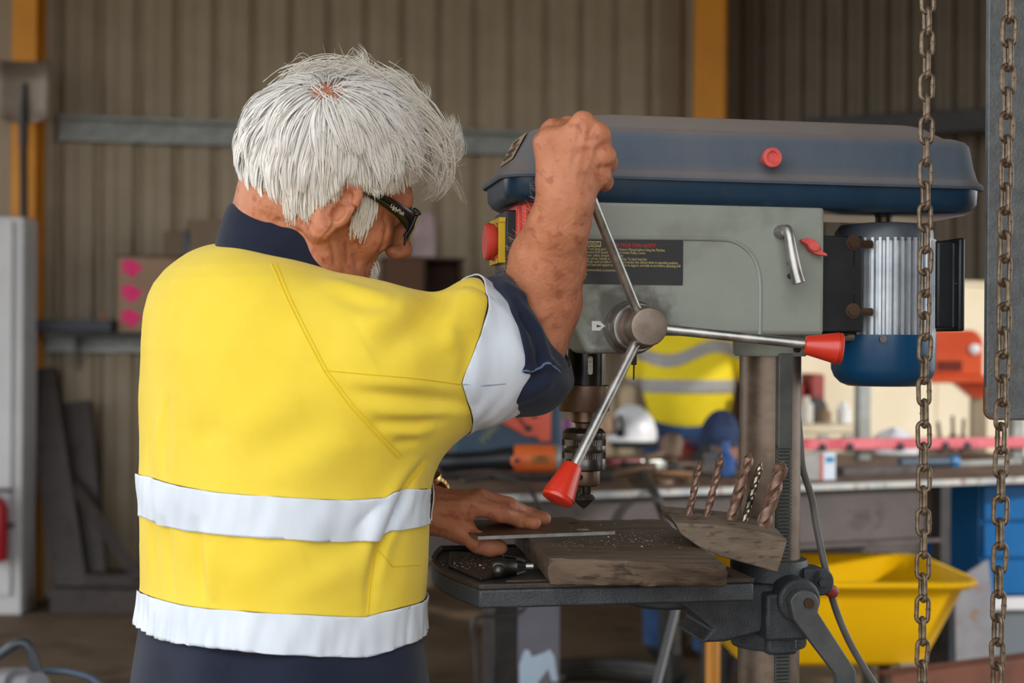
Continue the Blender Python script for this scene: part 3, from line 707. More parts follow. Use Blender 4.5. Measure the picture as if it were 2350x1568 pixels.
# steel flat being drilled
PT = BT + 0.0045
fl, frr = onz(1097, 1231, PT), onz(1411, 1219, PT)
dirx = (frr - fl).normalized(); diry = Vector((-dirx.y, dirx.x, 0))
PW = 0.16
pr_ = empty('steel_plate', fl - Vector((0, 0, 0.0045)), math.atan2(dirx.y, dirx.x), 'brown steel flat with two drilled holes held on the wooden board', 'steel plate')
Lp = (frr - fl).length
def ploc(px, py):
    q = onz(px, py, PT) - fl; return q.dot(dirx), q.dot(diry)
MB().span((0, 0.0006, 0), (Lp, PW, 0.0045)).build('flat_bar', M_plate, pr_, bevel=0.0005)
MB().span((0, -0.0008, 0.0002), (Lp, 0.0007, 0.0043)).build('cut_edge', M_cut, pr_, smooth=False)
for (px_, py_, r_, m_) in ((1315, 1201, 0.0068, M_hole), (1338, 1216, 0.0085, M_cut)):
    u, v = ploc(px_, py_)
    mbh = MB().lathe((u, v, 0.0046), (0, 0, 1), [(0, r_), (0.0003, r_ * 0.96), (0.0003, r_ * 0.8), (-0.0002 + 0.0003, r_ * 0.02)], 28)
    mbh.build('drilled_hole', m_, pr_)
# offcut block full of drill bits
D0 = 1.705
fp = [(1550, 1201), (1640, 1206), (1722, 1216), (1770, 1228), (1808, 1240), (1797, 1278), (1785, 1315), (1712, 1294), (1652, 1278), (1604, 1256), (1562, 1226)]
f_ = [at(x, y, D0) for x, y in fp]; b_ = [p + Vector((-0.012, 0.075, 0.012)) for p in f_]
blk = MB(); blk.ring_faces([f_, [(p * 0.5 + q * 0.5) + Vector((0.001, 0, 0.002)) for p, q in zip(f_, b_)], b_])
BK = empty('drill_bit_block', at(1680, 1290, D0 + 0.03), 0, 'weathered wooden offcut holding a row of drill bits beside the column', 'wood block')
ob = blk.build('block', M_wood2, BK, bevel=0.0015); ob.location = -BK.location
M_bitr = mat('rusty_drill_steel', (104, 76, 62), (134, 106, 90), rough=0.5, metal=0.5, scale=60, c3=(84, 56, 44), rough2=0.4)
M_bitb = mat('bright_drill_steel', (70, 66, 62), (150, 140, 124), rough=0.25, metal=0.9, scale=50)
def drill_bit(base, tip, r, m, label, turns=3.0, shank=0.2):
    a, b = base, tip; d = b - a; L_ = d.length; x, y, d = frame_of(d)
    mb = MB(); rings = []; n = 16; steps = 44
    for i in range(steps + 1):
        t = i / steps; rr = r
        if t > 0.93: rr = r * max(0.08, (1 - t) / 0.07)
        ang = turns * 2 * PI * max(0, t - shank) / (1 - shank)
        ring = []
        for k in range(n):
            th = 2 * PI * k / n
            fl_ = 1.0
            if t > shank: fl_ = 1.0 - 0.36 * max(0, math.cos(2 * th)) ** 1.5 * min(1, (t - shank) / 0.05)
            ring.append(a + d * L_ * t + (x * math.cos(th + ang) + y * math.sin(th + ang)) * rr * fl_)
        rings.append(ring)
    mb.ring_faces(rings)
    return tag(mb.build('drill_bit', m, angle=40), label, 'drill bit', 'drill bits standing in the wooden block')
DB = D0 + 0.035
for (x0, y0, x1, y1, r, m, lb, tn) in ((1572, 1206, 1608, 1058, 0.0044, M_bitr, 'short thin rusty drill bit at the outer end of the wooden block', 1.9),
                                   (1612, 1212, 1657, 1040, 0.0046, M_bitr, 'slim rusty drill bit second from the outer end of the block', 1.7),
                                   (1666, 1220, 1722, 1038, 0.0070, M_bitr, 'thick rusty drill bit beside the dark shiny one', 1.3),
                                   (1697, 1222, 1747, 1061, 0.0042, M_bitb, 'thin dark shiny drill bit between two thick rusty ones', 2.4),
                                   (1738, 1236, 1797, 1058, 0.0090, M_bitr, 'thickest rusty drill bit, next to the column rack', 1.0)):
    drill_bit(at(x0, y0 + 12, DB), at(x1, y1, DB), r, m, lb, tn)
# chuck key
ka = onz(1136, 1322, TZ); kz = TZ - 0.0005 + 0.0105
k0 = Vector((ka.x - 0.004, ka.y + 0.005, kz)); k1 = k0 + Vector((0.040, 0.004, 0.0))
CK_ = empty('chuck_key', (k0.x, k0.y, TZ), 0, 'black geared chuck key lying on the table beside the board', 'chuck key')
M_key = mat('blackened_key_steel', (56, 54, 52), (80, 76, 72), rough=0.35, metal=0.8, scale=40)
def kl(p): return p - CK_.location
MB().lathe(kl(k0), k1 - k0, [(0, 0.0085), (0.002, 0.0098), (0.016, 0.0098), (0.018, 0.0085), (0.030, 0.0085)], 24).build('key_shaft', M_key, CK_)
gear = MB(); rg = []
dgx, dgy, dgd = frame_of(k1 - k0)
for h, r0 in ((0.029, 0.0115), (0.0395, 0.0075)):
    ring = []
    for k in range(44):
        th = 2 * PI * k / 44; rr = r0 * (1.0 if (k % 4) < 2 else 0.72)
        ring.append(kl(k0) + dgd * h + (dgx * math.cos(th) + dgy * math.sin(th)) * rr)
    rg.append(ring)
gear.ring_faces(rg).build('bevel_gear', M_key, CK_, smooth=False)
MB().cyl(kl(k1) - dgd * 0.002, kl(k1) + dgd * 0.0085, 0.0036, n=16).build('pilot_pin', M_steel, CK_)
cbm = kl(k0) + dgd * 0.010
MB().cyl(cbm + Vector((-0.002, -0.018, -0.002)), cbm + Vector((0.004, 0.035, 0.002)), 0.0038, n=14).build('cross_bar', M_key, CK_)
MB().lathe(cbm + Vector((-0.0022, -0.026, -0.0026)), Vector((0.05, 1, 0.06)), [(0, 0.001), (0.001, 0.0045), (0.004, 0.0072), (0.008, 0.0076), (0.012, 0.006), (0.013, 0.0038)], 20).build('ball_end', M_key, CK_)
# swarf scattered over board, plate and table
sw = MB(); r = random.Random(5)
def chip(p, s):
    a = r.uniform(0, 2 * PI); q = Matrix.Rotation(a, 3, 'Z') @ Matrix.Rotation(r.uniform(-0.6, 0.6), 3, 'X')
    sw.box(p + Vector((0, 0, s * 0.25)), (s * r.uniform(0.8, 2.6), s * r.uniform(0.4, 0.9), s * 0.35), q)
def spray(cx, cy, sx_, sy_, z, n, s0=0.0006, s1=0.0014):
    for _ in range(n):
        px_, py_ = r.gauss(cx, sx_), r.gauss(cy, sy_)
        p = onz(px_, py_, z); ok = p.y < 2.05
        if ok: chip(p, r.uniform(s0, s1))
spray(1440, 1236, 60, 12, BT, 90); spray(1330, 1250, 30, 6, BT, 26); spray(1560, 1240, 70, 14, BT, 16); spray(1345, 1217, 26, 5, PT + 0.0002, 14, 0.0005, 0.001)
spray(1400, 1320 - 20, 120, 6, BT, 0)
for _ in range(10):
    pass
spray(1085, 1290, 34, 10, TZ, 110, 0.0005, 0.0012); spray(1130, 1270, 22, 5, TZ, 30, 0.0005, 0.001); spray(980, 1285, 6, 8, TZ, 24, 0.001, 0.0018)
tag(sw.build('metal_shavings', mat('swarf_steel', (176, 172, 166), (214, 210, 206), rough=0.3, metal=0.7, scale=300), smooth=False), 'fine bright metal swarf scattered over board and table', 'swarf', kind='stuff')

# ================================================================== chains and hanging plate
M_chain = mat('rusted_chain_steel', (96, 82, 66), (140, 124, 104), rough=0.4, metal=0.75, scale=70, c3=(92, 58, 42), rough2=0.55)
M_hang = mat('grey_hammered_steel', (96, 98, 100), (112, 114, 116), rough=0.5, metal=0.35, scale=50, bump=0.5, bscale=260)
M_rust = mat('rust_edge', (112, 76, 50), (140, 100, 70), rough=0.7, scale=60)
def link_mesh(pitch, wire, wid):
    hs = (pitch + 2 * wire) / 2 - wire / 2; rr = wid / 2 - wire / 2; st = hs - rr
    pts = []
    for i in range(11): a = PI * i / 10; pts.append((rr * math.cos(a), 0, st + rr * math.sin(a)))
    for i in range(11): a = PI + PI * i / 10; pts.append((rr * math.cos(a), 0, -st + rr * math.sin(a)))
    mb = MB().tube(pts, wire / 2, 10, closed=True)
    mb.tube([(rr, 0, -0.0012), (rr, 0, 0.0012)], wire / 2 * 1.16, 10)      # weld
    return mb.mesh('link')
def chain(D, xt, xb, pitch_px, wire_px, wid_px, ztop, zbot, twist, label):
    s = D / F; me = link_mesh(pitch_px * s, wire_px * s, wid_px * s); me.materials.append(M_chain)
    t, b = at(xt, 0, D), at(xb, 1568, D)
    dx = (b.x - t.x) / (b.z - t.z)
    root = empty('lifting_chain', (t.x + (zbot - t.z) * dx, D, zbot), 0, label, 'chain')
    z = zbot; i = 0; p = pitch_px * s; rr = random.Random(int(xt))
    while z < ztop:
        o = bpy.data.objects.new('link', me); link(o, root)
        o.location = (dx * (z - zbot) + rr.uniform(-1, 1) * 0.0005, rr.uniform(-1, 1) * 0.0005, z - zbot)
        o.rotation_euler = (0, rr.uniform(-0.05, 0.05), twist + (PI / 2 if i % 2 else 0) + rr.uniform(-0.16, 0.16) + 0.14 * math.sin(i * 0.33))
        z += p; i += 1
    return root
ZB = 2.30
chain(1.60, 2128, 2116, 50.0, 10.5, 37.0, ZB + 0.06, 0.72, 0.12, 'rusty lifting chain hanging in front of the motor')
chain(1.60, 2316, 2288, 55.0, 11.5, 41.0, ZB + 0.06, 0.70, 0.22, 'rusty lifting chain hanging in front of the grey steel plate')
HP = empty('hanging_plate', at(2262, 965, 1.72), math.radians(5), 'grey hammered steel plate with a rusty lower edge hanging behind a chain', 'steel plate')
hl = 0.30
hh = ZB - HP.location.z + 0.02
MB().prism(rrect(0.0012, hl, 0.0015, hh, [0.012, 0.002, 0.002, 0.002], 6), 1, 0, 0.010).build('plate_face', M_hang, HP, bevel=0.001)
MB().prism(rrect(0.0, hl, 0.0, 0.04, [0.0125, 0.002, 0.002, 0.002], 6), 1, 0.001, 0.009).build('flame_cut_edge', M_rust, HP, bevel=0.0008)
gb = MB(); sec = [(-0.05, 0), (0.05, 0), (0.05, 0.008), (0.004, 0.008), (0.004, 0.092), (0.05, 0.092), (0.05, 0.1), (-0.05, 0.1), (-0.05, 0.092), (-0.004, 0.092), (-0.004, 0.008), (-0.05, 0.008)]
gb.prism([(u + 1.655, v + ZB) for u, v in sec], 0, 0.2, 3.99)
tag(gb.build('gantry_beam', M_blacks, smooth=False), 'dark steel gantry beam carrying the lifting chains overhead', 'beam')

# ================================================================== steel bench behind the machine
BZ = 0.88
P0, P1 = onz(1180, 1137, BZ), onz(2300, 1098, BZ)
BA = math.atan2(P1.y - P0.y, P1.x - P0.x); BL = (P1 - P0).length
M_btop = mat('rusty_bench_plate', (92, 72, 60), (124, 102, 86), rough=0.6, scale=5, c3=(70, 52, 44), bump=0.2, bscale=60)
M_bedge = mat('chipped_pale_paint', (150, 160, 168), (196, 192, 184), rough=0.6, scale=9, c3=(132, 104, 88), lo=0.3, hi=0.6)
M_bbeam = mat('brown_primer_steel', (74, 66, 64), (90, 80, 76), rough=0.6, scale=5, c3=(62, 52, 48))
BE = empty('steel_workbench', (P0.x, P0.y, 0), BA, 'long steel workbench with a rusty top and pale chipped edge', 'workbench')
def bl(p): # world -> bench frame
    q = Vector((p[0] - P0.x, p[1] - P0.y, p[2])); c_, s_ = math.cos(BA), math.sin(BA)
    return Vector((q.x * c_ + q.y * s_, -q.x * s_ + q.y * c_, q.z))
x0b, x1b = -0.36, BL + 0.7
MB().span((x0b, 0.004, BZ - 0.010), (x1b, 1.15, BZ)).build('bench_top', M_btop, BE, smooth=False)
MB().span((x0b, -0.004, BZ - 0.016), (x1b, 0.02, BZ + 0.001)).build('bench_edge', M_bedge, BE, bevel=0.002)
xbe = bl(onz(2235, 1110, BZ)).x
MB().span((x0b, 0.03, BZ - 0.165), (xbe - 0.02, 0.038, BZ - 0.016)).span((x0b, -0.01, BZ - 0.175), (xbe - 0.03, 0.08, BZ - 0.165)).build('bench_beam', M_bbeam, BE, bevel=0.002)
MB().span((xbe - 0.035, -0.01, 0), (xbe, 0.03, BZ - 0.016)).build('bench_leg', M_blacks, BE, bevel=0.002)
lgx0 = bl(at(1120, 1450, 3.66)).x; lgx1 = bl(at(1186, 1450, 3.66)).x; lgx2 = bl(at(1296, 1450, 3.66)).x
MB().span((lgx0, 0.02, 0), (lgx1, 0.10, BZ - 0.17)).build('bench_leg', M_blacks, BE, bevel=0.003)
PL = MB().span((lgx1 - 0.002, 0.015, 0), (lgx2, 0.030, BZ - 0.17)).build('leg_plate', mat('grey_primer', (104, 104, 116), (118, 116, 126), rough=0.5, scale=6), BE, bevel=0.002)
# white sprayed mark on the leg plate
sp_ = MB()
def lp(px, py): q = bl(at(px, py, 3.66)); return (q.x, q.z)
sp_.prism([lp(1188, 1568), lp(1186, 1525), lp(1200, 1490), lp(1212, 1492), lp(1220, 1508), lp(1255, 1500), lp(1268, 1494), lp(1280, 1510), lp(1290, 1568), lp(1274, 1568), lp(1264, 1538), lp(1236, 1568), lp(1236, 1620), lp(1188, 1620)], 1, 0.0135, 0.0156)
sp_.build('sprayed_mark', mat('white_spray', (186, 206, 226), rough=0.6), PL, smooth=False)
for xx in (x1b - 0.1, 1.0):
    MB().span((xx, 1.05, 0), (xx + 0.06, 1.11, BZ - 0.01)).build('bench_leg', M_blacks, BE, smooth=False)
bsx = bl(onz(1720, 1118, BZ)).x + 0.55
MB().span((bsx, 1.10, 0.10), (x1b, 1.106, BZ - 0.012)).build('added_dark_sheet', M_bbeam, BE, smooth=False)  # added dark sheet: covers the bright gap and darkens the space below the bench
MB().span((x0b + 0.05, 1.05, 0), (x0b + 0.11, 1.11, BZ - 0.01)).build('bench_leg', M_blacks, BE, smooth=False)
# --- pink rail on uprights
M_pink = mat('faded_pink_paint', (212, 92, 104), (232, 120, 128), rough=0.5, scale=5, c3=(196, 70, 84))
r0 = onz(1820, 1046, BZ); 
RD = 4.75
ra_, rb_ = at(1780, 1021, RD), at(2420, 1026, RD + 0.25)
RL = empty('pink_rail', ra_, math.atan2(rb_.y - ra_.y, rb_.x - ra_.x), 'faded pink steel rail with dark clips along the back of the bench', 'rail')
rlen = (rb_ - ra_).length
MB().span((0, -0.02, -0.018), (rlen, 0.02, 0.018)).build('rail_bar', M_pink, RL, bevel=0.004)
ru = (rb_ - ra_).normalized()
for px_ in (1862, 1932, 2062, 2180, 2238):
    tt = (at(px_, 1022, RD + 0.1) - ra_).dot(ru)
    MB().span((tt - 0.012, -0.026, -0.024), (tt + 0.012, 0.022, 0.004)).build('rail_clip', M_blackp, RL, bevel=0.003)
for px_ in (1800, 1985, 2395):
    tt = (at(px_, 1022, RD + 0.1) - ra_).dot(ru)
    zt__ = 0.62 if px_ != 1985 else at(1985, 870, RD).z - ra_.z
    MB().span((tt - 0.022, 0.021, BZ - ra_.z), (tt + 0.022, 0.06, min(zt__, 0.2))).build('rail_upright', M_galv, RL, bevel=0.003)

# ================================================================== things on the bench
def bt(px, py): return onz(px, py, BZ)
M_orange = mat('orange_tool_plastic', (214, 96, 40), (226, 110, 52), rough=0.45, scale=6)
M_coral = mat('coral_tool_plastic', (206, 84, 62), (218, 98, 74), rough=0.5, scale=6)
M_slate = mat('slate_blue_plastic', (52, 72, 92), (64, 84, 102), rough=0.5, scale=6)
M_white = mat('white_shell', (222, 222, 226), (234, 232, 232), rough=0.35, scale=6)
M_brown = mat('brown_grime', (92, 70, 52), (116, 92, 72), rough=0.6, scale=12)
M_rope = mat('black_hose', (40, 36, 34), (56, 50, 46), rough=0.5, scale=10)
M_vis = mat('tan_visor', (176, 140, 108), (190, 156, 124), rough=0.3, scale=6)
M_wht2 = mat('white_cloth', (214, 214, 220), (230, 230, 234), rough=0.8, scale=9, bump=0.4, bscale=40)
def W(p): return Vector(p)
# angle grinder, motor end towards the chuck
b = bt(1232, 1092); gz = BZ + 0.052; s_ = b.y / F
GR = empty('angle_grinder', b, 0.06, 'orange and black angle grinder lying on the bench behind the chuck', 'angle grinder')
MB().lathe((-0.068, 0, 0.050), (1, 0, 0), [(0, 0.036), (0.01, 0.040), (0.10, 0.041), (0.118, 0.040), (0.120, 0.030)], 28).build('motor_housing', M_orange, GR)
MB().lathe((0.052, 0, 0.050), (1, 0, 0), [(0, 0.038), (0.012, 0.040), (0.016, 0.036)], 24).build('gear_collar', M_galv, GR)
MB().lathe((-0.068, 0, 0.050), (-1, 0, -0.06), [(0, 0.036), (0.03, 0.034), (0.07, 0.028), (0.15, 0.027), (0.20, 0.030), (0.215, 0.024)], 24).build('handle', M_blackp, GR)
MB().lathe((-0.062, -0.036, 0.046), (0, -1, 0), [(0, 0.017), (0.005, 0.017), (0.007, 0.012), (0.007, 0.001)], 24).build('brush_cap', M_orange, GR)
MB().cyl((-0.062, -0.040, 0.046), (-0.062, -0.0445, 0.046), 0.008, n=16).build('cap_screw', M_blackp, GR)
MB().span((-0.02, -0.0425, 0.038), (0.036, -0.036, 0.062)).build('maker_badge', mat('ochre_badge', (168, 104, 24), rough=0.5), GR, bevel=0.001)
MB().span((-0.003, -0.0435, 0.052), (0.022, -0.042, 0.058)).span((-0.014, -0.0435, 0.042), (0.03, -0.042, 0.045)).build('badge_print', M_blackp, GR, smooth=False)
MB().tube(smooth_path([(-0.28, 0, 0.04), (-0.33, -0.01, 0.03), (-0.34, -0.06, 0.012), (-0.28, -0.10, 0.008), (-0.1, -0.12, 0.008), (0.0, -0.16, 0.009)], 5), 0.007, 8).build('mains_lead', M_rope, GR)
# cut-off saw: slate body with coral cover
b = bt(1150, 1068)
CS = empty('cut_off_saw', b, 0.10, 'slate blue and coral cut-off saw standing on the bench behind the grinder', 'power saw')
k = b.y / F
def cs(px, py): return ((px - 1150) * k, (1068 - py) * k)
MB().prism([cs(1040, 1065), cs(1035, 985), cs(1110, 930), cs(1200, 890), cs(1262, 880), cs(1284, 930), cs(1285, 1060)], 1, -0.06, 0.07).build('body', M_slate, CS, bevel=0.012, seg=3)
MB().prism([cs(1110, 952), cs(1118, 930), cs(1240, 880), cs(1258, 940), cs(1258, 1010), cs(1236, 1012), cs(1225, 1000), cs(1200, 998), cs(1150, 970)], 1, -0.074, -0.055).build('side_cover', M_coral, CS, bevel=0.005)
MB().cyl((cs(1219, 0)[0], -0.082, cs(0, 954)[1]), (cs(1219, 0)[0], -0.07, cs(0, 954)[1]), 0.006, n=14).build('cover_screw', M_blackp, CS)
MB().cyl((cs(1205, 0)[0], -0.084, cs(0, 980)[1]), (cs(1205, 0)[0], -0.07, cs(0, 980)[1]), 0.010, n=16).tube([(cs(1170, 0)[0], -0.076, cs(0, 938)[1]), (cs(1203, 0)[0], -0.076, cs(0, 980)[1])], 0.004, 6).build('cover_latch', M_blackp, CS)
o = text('scrawl', 'MAEK', 0.036, mat('olive_paint_pen', (132, 136, 84), rough=0.7), CS, Matrix.Translation((cs(1108, 0)[0], -0.0615, cs(0, 1018)[1])) @ Matrix.Rotation(PI / 2, 4, 'X') @ Matrix.Rotation(0.9, 4, 'Z'))
MB().tube(smooth_path([(cs(1040, 0)[0], 0.0, cs(0, 1000)[1]), (cs(1010, 0)[0], 0.0, cs(0, 970)[1]), (cs(1000, 0)[0], 0, cs(0, 1010)[1]), (cs(1012, 0)[0], 0, cs(0, 1050)[1]), (cs(1045, 0)[0], 0, cs(0, 1058)[1])], 6), 0.018, 10).build('rear_handle', M_blackp, CS)
# white helmet with raised visor
b = bt(1448, 1026); k = b.y / F
HE = empty('safety_helmet', b + Vector((0, 0, 0.022)), 0, 'white safety helmet with a tan visor resting on a flat black case', 'helmet')
hm = MB(); rg = []
for i in range(9):
    t = i / 8 * PI / 2
    rg.append([Vector((0.095 * math.cos(t) * math.cos(a) * (1.05 if math.cos(a) > 0 else 0.95), 0.085 * math.cos(t) * math.sin(a), 0.012 + 0.128 * math.sin(t))) for a in [2 * PI * j / 28 for j in range(28)]])
hm.ring_faces(rg); hm.lathe((0, 0, 0.0), (0, 0, 1), [(0, 0.093), (0.006, 0.098), (0.014, 0.094)], 28).build('shell', M_white, HE)
vz = MB(); rg = []
for i in range(7):
    t = -0.55 + i * 0.33
    rg.append([Vector((-0.055 - 0.055 * math.cos(a) , 0.092 * math.sin(a), 0.055 + 0.10 * math.sin(t) * 0.5)) for a in [-1.2 + 2.4 * j / 12 for j in range(13)]])
vz.ring_faces(rg, caps=False, closed=False)
vo = vz.build('visor', M_vis, HE); sd = vo.modifiers.new('t', 'SOLIDIFY'); sd.thickness = 0.003
MB().tube([(-0.05 + 0.012 * math.sin(a * 2), -0.088, 0.03 + 0.045 * a) for a in [i / 8 * 1.6 for i in range(9)]], 0.007, 8).build('visor_band', M_blackp, HE)
MB().cyl((-0.048, -0.095, 0.035), (-0.048, -0.075, 0.035), 0.017, n=20).build('visor_pivot', M_blackp, HE)
MB().span((-0.075, -0.07, -0.022), (0.09, 0.07, 0.0)).build('tool_case_tmp', M_blackp, HE).name = 'case'
# mallet-like grinder head and clutter, each its own thing
b = bt(1535, 1088); BG = empty('pistol_grinder', b, 0.3, 'grimy brown pneumatic grinder standing on its nose on the bench', 'grinder')
MB().lathe((0, 0, 0.0), (0.12, 0, 1), [(0, 0.012), (0.03, 0.016), (0.05, 0.020), (0.055, 0.030), (0.10, 0.032), (0.118, 0.024), (0.122, 0.004)], 22).build('body', M_brown, BG)
MB().tube([(0, 0, 0.07), (-0.05, -0.01, 0.055), (-0.085, -0.02, 0.05)], [0.014, 0.012, 0.012], 10).build('grip', M_brown, BG)
b = bt(1490, 1096); CH = empty('chipping_hammer', b, 0.15, 'brown handled chipping hammer with a pale ferrule on the bench', 'hammer')
MB().cyl((-0.10, 0.0, 0.012), (0.02, 0, 0.03), 0.011, n=12).build('handle', M_brown, CH)
MB().cyl((0.02, 0, 0.03), (0.05, 0, 0.034), 0.013, n=14).build('ferrule', M_bwhite, CH)
MB().box((0.062, 0, 0.036), (0.03, 0.09, 0.02)).build('head', M_blacks, CH, bevel=0.004)
tag(MB().tube(smooth_path([bt(1430, 1075) + W((0, 0, .012)), bt(1470, 1085) + W((0, 0, .012)), bt(1490, 1120) + W((0, 0.0, .012)), at(1505, 1140, 3.70), at(1520, 1175, 3.70), at(1535, 1230, 3.70), at(1545, 1330, 3.70), at(1552, 1500, 3.70)], 6), 0.013, 10).build('air_hose', M_rope), 'black air hose hanging over the bench edge behind the chuck', 'hose')
tag(MB().tube(smooth_path([bt(1060, 1110) + W((0, 0, .008)), bt(1130, 1100) + W((0, 0, .008)), bt(1190, 1112) + W((0, 0, .008)), at(1225, 1140, 3.60), at(1244, 1185, 3.60), at(1250, 1240, 3.60), at(1200, 1400, 3.60), at(1092, 1420, 3.58), at(1091, 1500, 3.58), at(1095, 1600, 3.58), at(1095, 1900, 3.6)], 6), 0.006, 8).build('power_lead', M_rope), 'thin black power lead looping below the bench near the flat hand', 'cable')
o = MB().box((0, 0, 0.012), (0.15, 0.03, 0.024)).lathe((-0.075, 0, 0.012), (-1, 0, 0), [(0, 0.012), (0.05, 0.009), (0.10, 0.006)], 10).build('welding_torch', M_blacks, bevel=0.004)
o.location = bt(1345, 1104); o.rotation_euler = (0, 0, 0.3); tag(o, 'dark steel welding torch lying near the bench edge', 'torch')
o = MB().box((0, 0, 0.01), (0.16, 0.04, 0.02)).box((0.05, 0, 0.024), (0.05, 0.03, 0.012)).build('steel_offcut', M_bbeam, bevel=0.003)
o.location = bt(1590, 1085); o.rotation_euler = (0, 0, 0.25); tag(o, 'brown stepped steel offcut behind the drill bits', 'offcut')
o = MB().cyl((0, 0, 0), (0, 0, 0.05), 0.028, n=18).lathe((0, 0, 0.05), (0, 0, 1), [(0, 0.028), (0.02, 0.012), (0.05, 0.012)], 16).build('oil_can', mat('blue_can', (34, 70, 130), (50, 90, 150), rough=0.4, scale=10))
o.location = bt(1665, 1092); tag(o, 'small blue oil can behind the drill bits', 'can')
# blue cap with dark brim
b = bt(1655, 1055); CP = empty('welding_hat', b, 0.2, 'dark blue cloth hat heaped on the bench beside the column', 'hat')
cp = MB(); rg = []
for i in range(8):
    t = i / 7 * PI / 2
    rg.append([Vector((0.075 * math.cos(t) * math.cos(a) * (1 + 0.06 * math.sin(3 * a)), 0.07 * math.cos(t) * math.sin(a) * (1 + 0.05 * math.sin(4 * a)), 0.05 + 0.115 * math.sin(t) * (1 + 0.04 * math.sin(5 * a)))) for a in [2 * PI * j / 24 for j in range(24)]])
M_capb = mat('navy_cap_cloth', (20, 34, 62), (34, 54, 92), rough=0.8, scale=20, bump=0.4, bscale=80)
cp.ring_faces(rg).build('crown', M_capb, CP)
MB().prism([(-0.07, -0.05), (-0.11, -0.02), (-0.12, 0.02), (-0.07, 0.06)], 2, 0.045, 0.052).build('brim', M_capb, CP, bevel=0.002)
MB().lathe((0, 0, 0), (0, 0, 1), [(0, 0.055), (0.05, 0.06)], 20).build('lining', mat('cap_lining', (150, 110, 90), rough=0.9), CP)
o = MB().lathe((0, 0, 0), (0, 0, 1), [(0, 0.024), (0.10, 0.024), (0.118, 0.016), (0.14, 0.014), (0.141, 0.001)], 20).build('spray_can', mat('blue_red_can', (40, 60, 170), (190, 60, 90), rough=0.35, scale=16))
o.location = bt(1302, 1058); tag(o, 'blue and pink spray can behind the chuck', 'can')
o = MB().box((0, 0, 0.03), (0.07, 0.06, 0.06)).build('red_toolbox', mat('dull_red_paint', (150, 56, 52), rough=0.5), bevel=0.006)
o.location = bt(1572, 1052); o.rotation_euler = (0, 0, 0.3); tag(o, 'dull red metal tin beside the blue cap', 'tin')
# white and blue carton
b = bt(1893, 1102); CT = empty('parts_carton', b, 0.32, 'white parts carton with a blue printed panel on the bench', 'carton')
MB().span((-0.13, 0, 0), (0.032, 0.07, 0.075)).build('box', mat('pale_card', (150, 146, 142), (164, 160, 156), rough=0.7, scale=20), CT, bevel=0.002)
MB().span((-0.006, -0.002, 0), (0.0335, 0.071, 0.077)).build('end_panel', mat('white_card', (206, 214, 226), rough=0.6), CT, bevel=0.001)
MB().span((0.0015, -0.0032, 0.05), (0.028, -0.0018, 0.066)).build('blue_print', mat('cyan_print', (40, 130, 180), rough=0.6), CT, smooth=False)
MB().span((-0.016, -0.0015, 0.0), (-0.006, 0.0, 0.077)).build('red_stripe', mat('red_stripe', (190, 96, 90), rough=0.6), CT, smooth=False)
# blue-handled tool
b = bt(2150, 1072); BH = empty('socket_bar', b, 0.35, 'dark bar with a bright blue end lying behind the bench edge', 'bar')
MB().cyl((-0.14, 0, 0.016), (0.06, 0, 0.016), 0.015, n=14).build('shaft', M_slate, BH)
MB().cyl((0.05, 0, 0.016), (0.075, 0, 0.016), 0.020, n=18).build('end_cap', mat('bright_blue_plastic', (14, 110, 168), rough=0.4), BH)
# clutter on a beige case at the back of the bench
b = bt(1905, 1042); 
TC = empty('tool_case', b, 0.3, 'low beige tool case behind the pink rail', 'case')
MB().span((-0.16, 0, 0), (0.18, 0.22, 0.075)).span((-0.14, 0.02, 0.075), (0.16, 0.2, 0.10)).build('case_body', mat('beige_plastic', (206, 190, 160), (216, 202, 174), rough=0.5, scale=8), TC, bevel=0.008)
MB().span((-0.05, -0.006, 0.04), (-0.01, 0, 0.07)).span((0.05, -0.006, 0.04), (0.09, 0, 0.07)).build('latch', M_galv, TC, bevel=0.001)
for (px_, h_, c_, nm, lb) in ((1862, 0.10, (196, 188, 176), 'paste_tub', 'pale paste tub standing on the beige case'), (1905, 0.06, (120, 96, 70), 'grease_tin', 'low brown grease tin standing on the beige case'), (1950, 0.08, (226, 224, 222), 'white_bottle', 'white bottle standing on the beige case')):
    o = MB().lathe((0, 0, 0), (0, 0, 1), [(0, 0.026), (h_ * 0.7, 0.026), (h_ * 0.8, 0.014), (h_, 0.013), (h_ + 0.001, 0.001)], 18).build(nm, mat('mat_' + nm, c_, rough=0.5))
    q = bt(px_, 1036); o.location = (q.x, q.y + 0.10, BZ + 0.098); tag(o, lb, 'container')
rg = []; b = bt(2052, 1040)
for i in range(6):
    t = i / 5 * PI / 2
    rg.append([Vector((0.095 * math.cos(t) * math.cos(a) * (1 + 0.12 * math.sin(5 * a + i)), 0.06 * math.cos(t) * math.sin(a), 0.0 + 0.085 * math.sin(t) * (1 + 0.1 * math.sin(3 * a)))) for a in [2 * PI * j / 24 for j in range(24)]])
o = MB().ring_faces(rg).build('rag_bundle', M_wht2); o.location = b; tag(o, 'bundle of white rags behind the pink rail', 'rags')
